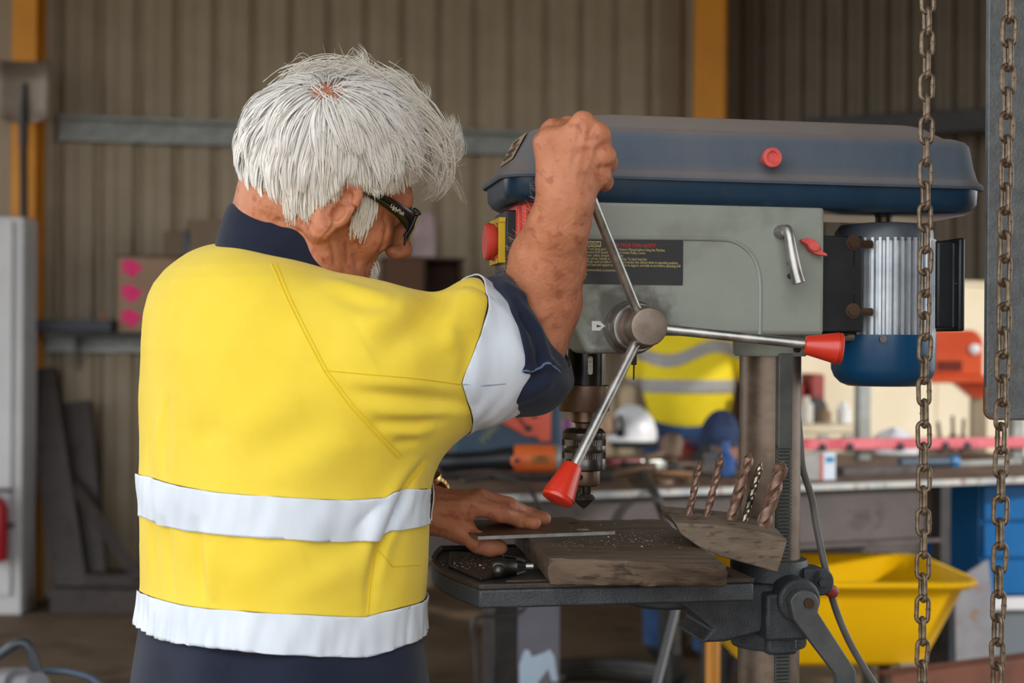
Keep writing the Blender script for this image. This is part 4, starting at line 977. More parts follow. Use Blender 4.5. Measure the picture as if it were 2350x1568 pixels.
# red machine on the case, with a black wheel
q = bt(1880, 1040); RM_ = empty('red_vice', (q.x - 0.02, q.y + 0.38, BZ), 0.3, 'dark red bench vice with a black wheel behind the column', 'vice')
M_dred = mat('dark_red_paint', (128, 34, 28), (146, 44, 36), rough=0.45, scale=10)
MB().span((-0.08, -0.06, 0), (0.10, 0.08, 0.10)).span((-0.06, -0.05, 0.10), (0.02, 0.07, 0.24)).span((0.05, -0.05, 0.10), (0.11, 0.07, 0.28)).build('body', M_dred, RM_, bevel=0.01)
MB().cyl((0.06, -0.075, 0.14), (0.06, -0.055, 0.14), 0.05, n=24).build('wheel', M_blackp, RM_, bevel=0.004)
MB().lathe((0.0, 0.0, 0.24), (0, 0, 1), [(0, 0.03), (0.05, 0.03), (0.06, 0.02)], 18).build('screw_head', M_fin, RM_)
# small tools strewn along the bench
def spanner(px, py, rz, L_, label, m):
    mb = MB().box((0, 0, 0.006), (L_, 0.018, 0.008))
    for sx_ in (-1, 1):
        mb.lathe((sx_ * L_ / 2, 0, 0.001), (0, 0, 1), [(0, 0.010), (0, 0.020), (0.011, 0.020), (0.011, 0.010)], 14, caps=False)
    o = mb.build('spanner', m, bevel=0.001); o.location = bt(px, py); o.rotation_euler = (0, 0, rz); return tag(o, label, 'spanner')
spanner(1560, 1070, 0.5, 0.16, 'dull brown ring spanner beside the standing grinder', M_brown)
spanner(1410, 1062, -0.3, 0.20, 'long dark ring spanner in front of the helmet', M_blacks)
spanner(1720 - 90, 1108, 0.15, 0.14, 'short rusty ring spanner near the blue oil can', M_brownst)
def stick(name, px, py, rz, L_, r_, m, m2, label, cat):
    e = empty(name, bt(px, py), rz, label, cat)
    MB().cyl((-L_ / 2, 0, r_), (0.0, 0, r_), r_, r_ * 0.8, 12).build('handle', m, e)
    MB().cyl((0, 0, r_), (L_ / 2, 0, r_ * 0.7), r_ * 0.45, r_ * 0.35, 10).build('shank', m2, e)
    return e
stick('screwdriver', 1470, 1068, 0.4, 0.22, 0.013, mat('maroon_plastic', (120, 40, 44), rough=0.4), M_steel, 'screwdriver with a maroon handle in front of the helmet', 'screwdriver')
stick('file', 1590, 1100, -0.5, 0.24, 0.012, mat('pale_wood_handle', (160, 120, 84), rough=0.7), M_blacks, 'file with a pale wooden handle beside the drill bits', 'file')
stick('wire_brush', 1380, 1085, 0.2, 0.20, 0.012, M_brown, M_blacks, 'brown handled wire brush between chuck and hose', 'brush')
stick('punch', 1690, 1075, 0.9, 0.16, 0.014, M_capb, M_steel, 'blue handled punch lying against the column side of the hat', 'punch')
o = MB().lathe((0, 0, 0), (0, 0, 1), [(0, 0.03), (0.012, 0.03), (0.012, 0.012), (0.0, 0.012)], 24, caps=False).build('grinding_disc', M_brown); o.location = bt(1520, 1110); tag(o, 'small brown grinding disc near the bench edge', 'disc')
o = MB().box((0, 0, 0.02), (0.10, 0.06, 0.04)).box((0, 0, 0.05), (0.03, 0.05, 0.03)).build('steel_clamp', M_blacks, bevel=0.005); o.location = bt(1625, 1066); o.rotation_euler = (0, 0, 0.6); tag(o, 'black stepped clamp block behind the slim drill bit', 'clamp')
o = MB().lathe((0, 0, 0), (0, 0, 1), [(0, 0.022), (0.06, 0.022), (0.066, 0.018), (0.067, 0.002)], 18).build('paint_tin', mat('rust_tin', (130, 70, 50), rough=0.5)); o.location = bt(1528, 1046); tag(o, 'small rusty red tin beside the dull red metal tin', 'tin')
# socket rail and loose bolts by the carton
o = MB().box((0, 0, 0.012), (0.26, 0.05, 0.024)).build('steel_flat', M_bbeam, bevel=0.002); o.location = bt(2010, 1088); o.rotation_euler = (0, 0, 0.35); tag(o, 'brown steel flat lying beyond the white carton', 'steel flat')
o = MB().box((0, 0, 0.008), (0.40, 0.03, 0.016)).build('steel_flat', M_galv, bevel=0.002); o.location = bt(2230, 1068); o.rotation_euler = (0, 0, 0.42); tag(o, 'pale steel strip lying behind the blue-ended bar', 'steel flat')
# ================================================================== right rear: cream partition, orange machine on a shelf
M_cream = mat('cream_panel', (222, 206, 174), (230, 215, 186), rough=0.6, scale=3)
CD = 6.1
ca_, cb_ = at(1790, 900, CD - 0.2), at(2470, 900, CD + 0.5)
ztop = at(2200, 650, CD).z
CPn = empty('wall_partition', (ca_.x, ca_.y, 0), math.atan2(cb_.y - ca_.y, cb_.x - ca_.x), kind='structure')
cw = (cb_ - ca_).length; nP = 4
for i in range(nP):
    MB().span((i * cw / nP + 0.002, 0, 0.02), ((i + 1) * cw / nP - 0.002, 0.03, ztop)).build('panel', M_cream, CPn, bevel=0.003)
MB().span((0, -0.01, ztop), (cw, 0.04, ztop + 0.02)).build('cap_rail', M_cream, CPn, bevel=0.003)
SD = 5.55
SHF = empty('orange_stand', (at(2210, 880, SD).x, SD, 0), -0.1, 'orange steel stand with a bracketed shelf against the cream panels', 'stand')
kx = SD / F; zs = at(2200, 868, SD).z
xs0, xs1 = (2128 - 2210) * kx, (2300 - 2210) * kx
M_ored = mat('orange_red_enamel', (206, 74, 34), (218, 90, 46), rough=0.4, scale=6)
MB().span((xs0, -0.10, zs - 0.018), (xs1, 0.12, zs + 0.012)).build('shelf', M_ored, SHF, bevel=0.004)
MB().prism([(xs0 + 0.10, zs - 0.018), (xs1 - 0.04, zs - 0.018), (0.075, zs - 0.075), (0.03, zs - 0.075)], 1, -0.05, 0.05).build('bracket', M_ored, SHF, bevel=0.004)
MB().span((0.03, -0.03, 0), (0.085, 0.03, zs - 0.02)).build('stand_post', mat('tan_post', (150, 134, 108), (160, 144, 118), rough=0.6, scale=6), SHF, bevel=0.003)
MB().span((0.03 - 0.12, -0.15, 0), (0.085 + 0.12, 0.15, 0.012)).build('foot_plate', M_blacks, SHF, bevel=0.002)
OM = empty('orange_compressor', (at(2195, 860, SD).x, SD, zs + 0.012), -0.1, 'orange-red machine with a cooling grille standing on the orange shelf', 'machine')
h0 = (860 - 757) * kx
MB().prism(rrect(-0.10, 0.085, 0.0, h0, [0.012, 0.012, 0.05, 0.03], 5), 1, -0.07, 0.08).build('housing', M_ored, OM, bevel=0.006)
for i in range(8): MB().span((-0.085 + i * 0.012, -0.0735, 0.015), (-0.079 + i * 0.012, -0.069, 0.055)).build('grille_slat', mat('grille_dark', (96, 30, 20), rough=0.6), OM, smooth=False)
MB().lathe((0.052, -0.068, 0.10), (0, -1, 0), [(0, 0.020), (0.008, 0.020), (0.012, 0.014), (0.013, 0.002)], 20).build('gauge', M_white, OM)
# tall dark tools leaning on the panels
for i, (px_, h_) in enumerate(((2160, 0.10), (2188, 0.12), (2208, 0.11))):
    q = bt(px_, 1036); o = MB().lathe((0, 0, 0), (0.08 * (i - 1), 0.1, 1), [(0, 0.018), (h_ * 0.5, 0.015), (h_ * 0.55, 0.007), (h_ * 1.1, 0.006)], 12).build('chisel', M_brown)
    o.location = (q.x, q.y, BZ); tag(o, ('shortest', 'tallest', 'middle-height')[i] + ' of the dark wooden-handled chisels standing at the back of the bench', 'chisel', 'chisels at the back of the bench')
# ================================================================== wheelbarrow, cabinet, floor things
M_ybar = mat('wheelbarrow_yellow', (250, 190, 6), (252, 198, 14), rough=0.35, scale=4)
WD = 3.62
wzr = at(2000, 1342, WD).z; wzb = wzr - 0.225
xr = at(2248, 1325, WD).x; xl = at(1600, 1360, WD).x
WB = empty('wheelbarrow', ((xl + xr) / 2, WD + 0.25, 0), 0.05, 'yellow wheelbarrow with a rolled rim parked under the bench', 'wheelbarrow')
hx_ = (xr - xl) / 2
def wr(x0, x1, y0, y1, z, r): return [Vector((x, y, z)) for x, y in rrect(x0, x1, y0, y1, r, 6)]
tray = MB()
outer = [wr(-hx_ + 0.13, hx_ - 0.115, -0.165, 0.165, wzb, 0.06), wr(-hx_ + 0.11, hx_ - 0.10, -0.18, 0.18, wzb + 0.015, 0.07), wr(-hx_ + 0.02, hx_ - 0.015, -0.245, 0.245, wzr - 0.016, 0.09), wr(-hx_ - 0.006, hx_ + 0.006, -0.268, 0.268, wzr - 0.014, 0.10), wr(-hx_ - 0.012, hx_ + 0.012, -0.274, 0.274, wzr - 0.003, 0.10), wr(-hx_ - 0.006, hx_ + 0.006, -0.268, 0.268, wzr + 0.006, 0.10),
         wr(-hx_ + 0.012, hx_ - 0.012, -0.252, 0.252, wzr + 0.006, 0.08), wr(-hx_ + 0.022, hx_ - 0.02, -0.242, 0.242, wzr, 0.08), wr(-hx_ + 0.112, hx_ - 0.105, -0.176, 0.176, wzb + 0.02, 0.068), wr(-hx_ + 0.14, hx_ - 0.13, -0.15, 0.15, wzb + 0.012, 0.05)]
tray.ring_faces(outer).build('tray', M_ybar, WB, angle=60)
MB().ring_faces([wr(-hx_ + 0.115, hx_ - 0.11, -0.17, 0.17, wzb + 0.03, 0.06), wr(-hx_ + 0.06, hx_ - 0.055, -0.205, 0.205, wzr - 0.10, 0.07), wr(-hx_ + 0.12, hx_ - 0.12, -0.15, 0.15, wzr - 0.075, 0.06), wr(-0.10, 0.08, -0.06, 0.06, wzr - 0.055, 0.03)]).build('load_of_dirt', mat('brown_soil', (74, 56, 36), (92, 72, 48), rough=0.95, scale=12, bump=0.6, bscale=40), WB, angle=70)
for sx_ in (-1, 1):
    MB().tube(smooth_path([(sx_ * 0.07, -0.34, 0.19), (sx_ * 0.13, -0.18, wzb - 0.03), (sx_ * 0.22, 0.15, wzb - 0.018), (sx_ * 0.27, 0.45, wzb + 0.04), (sx_ * 0.28, 0.85, wzb + 0.10)], 5), 0.016, 10).build('handle_tube', M_blacks, WB)
    MB().tube([(sx_ * 0.22, 0.10, wzb - 0.01), (sx_ * 0.23, 0.20, 0.016), (sx_ * 0.23, 0.30, 0.016), (sx_ * 0.24, 0.34, wzb + 0.01)], 0.015, 10).build('leg', M_blacks, WB)
MB().lathe((-0.045, -0.36, 0.185), (1, 0, 0), [(0, 0.10), (0.01, 0.16), (0.03, 0.185), (0.06, 0.185), (0.08, 0.16), (0.09, 0.10)], 32).build('tyre', M_blackp, WB)
MB().cyl((-0.075, -0.36, 0.185), (0.075, -0.36, 0.185), 0.10, n=24).build('wheel_rim', M_ypost, WB)
MB().span((hx_ - 0.19, -0.20, wzb - 0.07), (hx_ - 0.14, -0.17, wzb + 0.01)).build('stay_bracket', M_galv, WB, bevel=0.002)
q = at(1636, 1480, 3.45); YS = empty('amber_stake', (q.x, q.y, 0), 0, 'short amber steel stake standing on the floor behind the drill table', 'stake')
MB().lathe((0, 0, 0.01), (0, 0, 1), [(0, 0.0175), (q.z, 0.0175), (q.z + 0.01, 0.012)], 18).build('stake_tube', M_ypost, YS)
MB().cyl((0, 0, 0), (0, 0, 0.012), 0.08, n=28).build('foot_plate', M_blacks, YS)
# blue tool cabinet with red top tray
BD = 4.35
kb_ = BD / F
TCb = empty('tool_cabinet', (at(2245, 1300, BD).x, BD, 0), 0.1, 'bright blue tool cabinet with a pale plinth rail at the end of the bench', 'cabinet')
zb1, zb0 = at(2300, 1112, BD).z, at(2300, 1368, BD).z
M_cblue = mat('cabinet_blue', (6, 96, 158), (10, 104, 168), rough=0.35, scale=4)
MB().span((0, 0, zb0), (0.6, 0.45, zb1)).build('carcass', M_cblue, TCb, bevel=0.004)
for i in range(3):
    a = zb0 + (zb1 - zb0) * (i + 0.04) / 3; c = zb0 + (zb1 - zb0) * (i + 0.96) / 3
    d_ = MB().span((0.012, -0.012, a), (0.588, 0.0, c)).build('drawer', M_cblue, TCb, bevel=0.003)
    MB().span((0.16, -0.026, c - 0.03), (0.44, -0.010, c - 0.016)).build('drawer_handle', M_galv, d_, bevel=0.002)
MB().span((0.02, -0.006, zb0 - 0.045), (0.6, 0.46, zb0 - 0.004)).build('plinth_rail', M_white, TCb, bevel=0.004)
MB().span((0.03, 0.02, 0), (0.58, 0.44, zb0 - 0.045)).build('lower_cupboard', mat('cabinet_grey', (112, 120, 126), rough=0.5), TCb, bevel=0.003)
MB().span((0.03, -0.02, zb1), (0.6, 0.44, zb1 + 0.018)).build('top_tray', mat('tray_red', (196, 34, 30), rough=0.4), TCb, bevel=0.003)
# grey bent sheet leaning beside the cabinet
q0 = at(2200, 1400, 4.05)
lp_ = MB().prism([(0, 0), (0.12, 0), (0.125, 0.42), (0.10, 0.66), (0.0, 0.60)], 1, -0.004, 0.004).build('leaning_sheet', mat('bare_sheet', (132, 134, 142), (148, 148, 154), rough=0.5, metal=0.2, scale=8, c3=(140, 118, 110)))
lp_.location = (q0.x, q0.y, 0.0); lp_.rotation_euler = (-0.05, 0, 0.12); tag(lp_, 'grey steel sheet offcut leaning beside the blue cabinet', 'steel sheet')
# rusty channel on a trestle
rc0, rc1 = at(2030, 1585, 3.3), at(2420, 1535, 3.45)
TR = empty('steel_trestle', ((rc0.x + rc1.x) / 2, (rc0.y + rc1.y) / 2 + 0.05, 0), 0.35, 'low dark steel trestle in front of the blue cabinet', 'trestle')
tzz = (rc0.z + rc1.z) / 2 - 0.042
for sx_ in (-0.14, 0.14):
    MB().span((sx_ - 0.02, -0.03, 0), (sx_ + 0.02, 0.03, tzz)).build('leg', M_blacks, TR, bevel=0.003)
MB().span((-0.19, -0.04, tzz - 0.03), (0.19, 0.04, tzz)).build('top_bar', M_blacks, TR, bevel=0.003)
dch = rc1 - rc0; ch = MB().prism([(-0.03, -0.04), (0.03, -0.04), (0.03, -0.032), (-0.022, -0.032), (-0.022, 0.032), (0.03, 0.032), (0.03, 0.04), (-0.03, 0.04)], 0, 0, dch.length * 1.15).build('steel_channel', mat('red_oxide', (88, 48, 32), (108, 62, 42), rough=0.7, scale=8), bevel=0.002)
ch.location = rc0; ch.rotation_euler = (0, -math.asin(dch.z / dch.length), math.atan2(dch.y, dch.x)); tag(ch, 'red-oxide steel channel lying across the low trestle', 'steel channel')
# leaning pipe below the table, hose coil on the floor
pp0 = at(1549, 1405, 3.35); pp1 = at(1500, 1600, 3.2); dd = (pp1 - pp0); pe = pp1 + dd * ((0.01 - pp1.z) / dd.z); pt_ = pp0 - dd * ((BZ - 0.20 - pp0.z) / -dd.z) * 0.0
tag(MB().cyl(pe, pp0 - dd * 0.9, 0.0095, n=14).build('leaning_pipe', mat('grey_pipe', (112, 112, 114), rough=0.4, metal=0.3)), 'thin grey pipe leaning against the bench below the drill table', 'pipe')
hc = Vector((at(1390, 1580, 4.9).x, 5.0, 0)); pts = []
for i in range(90):
    a = i * 0.24; pts.append(hc + Vector((math.cos(a) * (0.30 + 0.012 * math.sin(i * .7)), math.sin(a) * 0.28, 0.035 + 0.012 * (i / 22) + 0.03 * max(0, math.sin(a * 0.5 + 1)))))
tag(MB().tube(pts, 0.024, 8).build('hose_coil', M_rope), 'coil of black hose lying on the floor beyond the bench', 'hose')
# ================================================================== left side against the cladding
M_lock = mat('pale_locker_enamel', (186, 184, 184), (198, 196, 196), rough=0.4, scale=3)
LD = 6.66
lx1 = at(52, 900, LD).x; zl = at(30, 498, LD).z
LK = empty('steel_locker', (lx1 - 0.4, LD, 0), 0.0, 'pale grey steel locker beside the amber post', 'locker')
MB().span((-0.4, 0, 0.0), (0.4, 0.20, zl)).build('carcass', M_lock, LK, bevel=0.006)
d_ = MB().span((-0.37, -0.018, 0.09), (0.355, 0.0, zl - 0.02)).build('door', M_lock, LK, bevel=0.004)
MB().span((-0.31, -0.035, 1.0), (-0.295, -0.018, 1.14)).build('handle', M_blackp, d_, bevel=0.003)
FX = empty('fire_extinguisher', (at(-18, 1290, LD - 0.1).x, LD - 0.10, at(0, 1290, LD - 0.1).z), 0, 'red fire extinguisher hung on the front of the pale locker', 'extinguisher')
MB().lathe((0, 0, 0), (0, 0, 1), [(0, 0.05), (0.01, 0.066), (0.24, 0.068), (0.285, 0.05), (0.30, 0.026)], 24).build('cylinder', mat('signal_red', (190, 30, 44), rough=0.3), FX)
MB().lathe((0, 0, 0.29), (0, 0, 1), [(0, 0.022), (0.03, 0.026), (0.05, 0.02)], 16).span((-0.01, -0.02, 0.32), (0.08, 0.02, 0.335)).build('valve_head', M_blackp, FX, bevel=0.002)
MB().span((-0.072, 0.0, 0.15), (0.072, 0.085, 0.17)).build('bracket', M_blackp, FX, bevel=0.002)
# square-mouth shovel, blade up, leaning on the post
SVD = 6.88
s_top = at(76, 150, SVD); ks = SVD / F
SHV = empty('shovel', (at(78, 1385, SVD).x, SVD - 0.12, 0), 0, 'square-mouth shovel standing blade-up against the amber post', 'shovel')
def sv(px, py, y=0.0):
    q = at(px, py, SVD); return Vector((q.x - SHV.location.x, y, q.z))
bl_ = MB(); rg = []
for (y_, x0_, x1_) in ((150, 16, 138), (200, 14, 135), (250, 12, 133), (280, 10, 128), (290, 40, 100)):
    rg.append([sv(x0_ + (x1_ - x0_) * i / 8, y_, 0.0 + 0.03 * math.sin(PI * i / 8)) for i in range(9)])
bl_.ring_faces(rg, caps=False, closed=False)
bo = bl_.build('blade', mat('worn_blade_steel', (112, 98, 84), (130, 114, 100), rough=0.5, metal=0.3, scale=6), SHV); sd = bo.modifiers.new('t', 'SOLIDIFY'); sd.thickness = 0.003
MB().tube([sv(72, 200, 0.02), sv(70, 290, 0.02), sv(70, 340, 0.02)], [0.010, 0.022, 0.022], 12).build('socket', M_blacks, SHV)
MB().tube([sv(70, 320, 0.02), sv(72, 700, 0.02), sv(78, 1384, 0.02)], 0.019, 12).build('shaft', mat('dark_handle_wood', (62, 48, 38), rough=0.7), SHV)
tag(MB().cyl(at(118, 290, 6.9) + Vector((0, 0, 0)), at(128, 150, 6.9), 0.012, n=10).build('cable_conduit', M_blacks), 'short dark conduit beside the shovel blade', 'conduit')
bpy.data.objects.remove(bpy.data.objects['cable_conduit'])
# steel sections leaning on the wall
M_lean = mat('dark_rusty_section', (48, 38, 34), (60, 48, 43), rough=0.6, scale=5, c3=(40, 30, 26))
def lean(p0, p1, d0, d1, wpx, label, deep=0.06):
    a, b2 = at(*p0, d0), at(*p1, d1); b2 = b2 + (a - b2) * 0.0
    if b2.z < 0.002: pass
    w_ = wpx * d0 / F; d = (a - b2); x, y, dn_ = frame_of(d, (0, 1, 0))
    t = 0.008; sec = [(-w_ / 2, -deep / 2), (w_ / 2, -deep / 2), (w_ / 2, -deep / 2 + t), (-w_ / 2 + t, -deep / 2 + t), (-w_ / 2 + t, deep / 2 - t), (w_ / 2, deep / 2 - t), (w_ / 2, deep / 2), (-w_ / 2, deep / 2)]
    side = Vector((1, 0, 0)); side = (side - dn_ * side.dot(dn_)).normalized(); dp_ = dn_.cross(side)
    rg = [[c + side * u + dp_ * v for u, v in sec] for c in (b2, a)]
    return tag(MB().ring_faces(rg).build('steel_section', M_lean, smooth=False), label, 'steel section')
lean((92, 850), (175, 1390), 6.95, 6.78, 72, 'dark rusty steel channel leaning beside the amber post', 0.07)
lean((170, 925), (212, 1382), 7.0, 6.82, 78, 'shorter dark steel channel leaning behind the long one', 0.05)
lean((150, 1085), (318, 1330), 6.9, 6.6, 26, 'narrow rusty bar leaning across the steel channels', 0.02)
o = MB().box((0, 0, 0.06), (0.5, 0.25, 0.12)).box((0.05, 0.02, 0.15), (0.3, 0.2, 0.06)).build('scrap_crate', M_lean, bevel=0.006); q = onz(270, 1390, 0); o.location = (q.x, q.y - 0.12, 0); tag(o, 'low dark crate of scrap on the floor by the cladding', 'crate')
# wall shelf
SZ = 1.318
WS = empty('wall_shelf', wall_pt(-0.36, 0.03, SZ), WA, 'dark steel shelf fixed along the fawn cladding', 'shelf')
MB().span((0, -0.30, -0.022), (2.75, 0.0, 0)).build('shelf_board', M_blacks, WS, bevel=0.002)
for i in range(5): MB().prism([(0, -0.022), (-0.28, -0.022), (0, -0.2)], 0, 0.1 + i * 0.64, 0.108 + i * 0.64).build('shelf_bracket', M_galv, WS, smooth=False)
# carton with pink arrows
kq = 6.95 / F
q = at(340, 768, 6.95); CB = empty('marked_carton', (q.x - 0.02, q.y - 0.02, SZ), WA, 'cardboard carton with three pink sprayed arrows on the wall shelf', 'carton')
cwid, chgt = 0.30, 0.36
MB().span((-0.12, -0.0, 0), (0.20, 0.22, chgt)).build('box', mat('corrugated_card', (150, 122, 98), (160, 132, 108), rough=0.8, scale=6), CB, bevel=0.003)
M_pk = mat('pink_spray', (226, 34, 106), (236, 52, 124), rough=0.7, scale=20)
for i, zc in enumerate((0.30, 0.18, 0.06)):
    MB().prism([(-0.11, zc + 0.035), (-0.06, zc + 0.05), (0.0, zc + 0.012), (-0.05, zc - 0.04), (-0.075, zc - 0.03), (-0.07, zc - 0.008), (-0.115, zc - 0.02), (-0.09, zc + 0.01)], 1, -0.002, 0.001).build('sprayed_arrow', M_pk, CB, smooth=False)
MB().span((-0.13, -0.01, chgt), (0.21, 0.23, chgt + 0.012)).build('flap', mat('dark_card', (96, 78, 62), rough=0.8), CB, bevel=0.002)
def on_shelf(name, px, D, z0, mb, m, label, cat, bevel=0.002):
    o = mb.build(name, m, bevel=bevel); q = at(px, 700, D); o.location = (q.x, q.y, z0); return tag(o, label, cat)
on_shelf('blue_bottle', 432, 6.90, SZ + chgt + 0.012, MB().lathe((0, 0, 0), (0, 0, 1), [(0, 0.022), (0.11, 0.022), (0.13, 0.012), (0.16, 0.012), (0.161, 0.001)], 16), mat('dark_blue_glass', (22, 26, 54), rough=0.3), 'dark blue bottle on top of the marked carton', 'bottle', 0)
on_shelf('brown_parcel', 480, 6.98, SZ, MB().box((0.03, 0, 0.27), (0.24, 0.2, 0.54)), mat('brown_parcel_paper', (112, 92, 72), (122, 102, 82), rough=0.8, scale=6), 'tall brown parcel standing beside the marked carton', 'parcel')
on_shelf('brown_parcel', 405, 7.02, SZ + chgt + 0.012, MB().box((0, 0, 0.06), (0.12, 0.06, 0.12)), mat('brown_parcel_paper', (112, 92, 72)), 'small brown packet on top of the marked carton', 'parcel')
on_shelf('parts_tray', 180, 6.92, SZ, MB().box((0, 0, 0.004), (0.36, 0.14, 0.008)).box((0, -0.068, 0.03), (0.36, 0.004, 0.05)).box((0, 0.068, 0.03), (0.36, 0.004, 0.05)).box((-0.178, 0, 0.03), (0.004, 0.14, 0.05)).box((0.178, 0, 0.03), (0.004, 0.14, 0.05)), mat('black_tray', (30, 32, 44), rough=0.5), 'shallow black parts tray on the wall shelf', 'tray', 0.001)
on_shelf('orange_cone', 236, 6.97, SZ + 0.008, MB().lathe((0, 0, 0), (0, 0, 1), [(0, 0.022), (0.006, 0.022), (0.006, 0.018), (0.085, 0.003)], 16), M_orange, 'tiny orange cone nozzle in the black parts tray', 'nozzle', 0)
q = at(968, 690, 7.1); WBX = empty('wooden_crate', (q.x, q.y, SZ), WA, 'dark wooden crate on the wall shelf beyond the nose', 'crate')
zc_ = at(968, 600, 7.1).z - SZ
M_dwood = mat('dark_crate_wood', (62, 42, 28), (80, 56, 40), rough=0.8, scale=6, stretch=(1, 1, 6))
MB().span((-0.19, 0.09, 0), (0.19, 0.10, zc_)).span((-0.19, -0.12, 0), (-0.175, 0.1, zc_)).span((0.175, -0.12, 0), (0.19, 0.1, zc_)).span((-0.19, -0.12, 0), (0.19, 0.1, 0.012)).span((-0.01, -0.12, 0), (0.005, 0.1, zc_)).build('carcass', M_dwood, WBX, bevel=0.002)
MB().span((-0.19, -0.13, 0.0), (-0.01, -0.12, zc_)).build('front_board', mat('mid_crate_wood', (92, 62, 42), rough=0.8), WBX, bevel=0.002)
MB().span((-0.2, -0.13, zc_), (0.2, 0.11, zc_ + 0.012)).build('lid', M_dwood, WBX, bevel=0.002)
on_shelf('yellow_tub', 918, 7.05, SZ + zc_ + 0.012, MB().lathe((0, 0, 0), (0, 0, 1), [(0, 0.038), (0.09, 0.042), (0.10, 0.044), (0.115, 0.044), (0.116, 0.002)], 20), mat('amber_tub', (190, 120, 10), rough=0.4), 'amber plastic tub on the dark crate beyond the nose', 'tub', 0)
on_shelf('paper_sack', 972, 7.08, SZ + zc_ + 0.012, MB().prism([(-0.058, 0), (0.06, 0), (0.064, 0.10), (0.052, 0.21), (0.03, 0.235), (-0.04, 0.225), (-0.056, 0.12)], 1, -0.04, 0.04), mat('mauve_paper', (150, 130, 130), (172, 150, 148), rough=0.7, scale=14), 'crumpled mauve paper sack on the dark crate', 'sack', 0.012)
# trolley at the bottom left with its tube handle and hose
TD = 3.3
q = at(30, 1700, TD); GT = empty('gas_trolley', (q.x, q.y, 0), 0.2, 'low trolley with a bent black tube handle and a blue hose', 'trolley')
def gl(px, py, dd=0.0):
    p = at(px, py, TD + dd) - GT.location; c_, s2 = math.cos(-0.2), math.sin(-0.2); return Vector((p.x * c_ - p.y * s2, p.x * s2 + p.y * c_, p.z))
MB().tube(smooth_path([gl(-120, 1560), gl(-60, 1535), gl(0, 1503), gl(30, 1482), gl(52, 1476), gl(66, 1486), gl(78, 1520), gl(90, 1570), gl(92, 1700), gl(94, 1900)], 5), 0.0115, 12).build('tube_handle', mat('black_rubber_tube', (42, 48, 54), (58, 66, 74), rough=0.35, scale=10), GT)
MB().tube(smooth_path([gl(40, 1580, 0.05), gl(90, 1545, 0.05), (gl(130, 1540, 0.05)), gl(175, 1546, 0.05), gl(215, 1562, 0.05), gl(235, 1600, 0.05), gl(225, 1750, 0.05), gl(150, 1900, 0.05)], 6), 0.0075, 10).build('gas_hose', mat('blue_grey_hose', (70, 88, 108), (84, 104, 124), rough=0.35, scale=10), GT)
MB().cyl(gl(10, 1572, 0.1), gl(86, 1572, -0.05), 0.028, n=24).cyl(gl(10, 1572, 0.1), gl(48, 1572, 0.02), 0.04, n=24).build('hose_reel', mat('grey_reel', (110, 108, 112), rough=0.5), GT)
MB().span((-0.2, -0.15, 0.10), (0.25, 0.25, 0.13)).span((-0.12, -0.08, 0.13), (0.10, 0.16, 0.36)).build('deck', M_blacks, GT, bevel=0.006)
for (a, c) in ((-0.17, -0.14), (0.22, -0.14), (-0.17, 0.22), (0.22, 0.22)):
    MB().cyl((a, c - 0.02, 0.055), (a, c + 0.02, 0.055), 0.055, n=20).build('wheel', M_blackp, GT)

# ================================================================== implicit surfaces for the people
from mathutils.bvhtree import BVHTree
f32 = np.float32
def V3(p): return np.array(p, dtype=f32)
def seg(P, a, b, ra, rb, flat=None):
    """tapered capsule"""
    a, b = V3(a), V3(b); ab = b - a; L2 = float(ab @ ab) + 1e-12
    t = np.clip(((P - a) @ ab) / L2, 0, 1)
    q = P - a - t[:, None] * ab
    return np.sqrt((q * q).sum(1)) - (ra + (rb - ra) * t)
def chain_sdf(P, pts, k=0.012):
    d = None
    for (a, ra), (b, rb) in zip(pts[:-1], pts[1:]):
        e = seg(P, a, b, ra, rb); d = e if d is None else smin(d, e, k)
    return d
def ell(P, c, r, R=None):
    q = P - V3(c)
    if R is not None: q = q @ R          # columns of R are the ellipsoid axes
    r = V3(r); k0 = np.sqrt(((q / r) ** 2).sum(1)) + 1e-9; k1 = np.sqrt(((q / (r * r)) ** 2).sum(1)) + 1e-9
    return k0 * (k0 - 1.0) / k1
def smin(a, b, k):
    h = np.maximum(k - np.abs(a - b), 0) / k
    return np.minimum(a, b) - h * h * k * 0.25
def smax(a, b, k): return -smin(-a, -b, k)
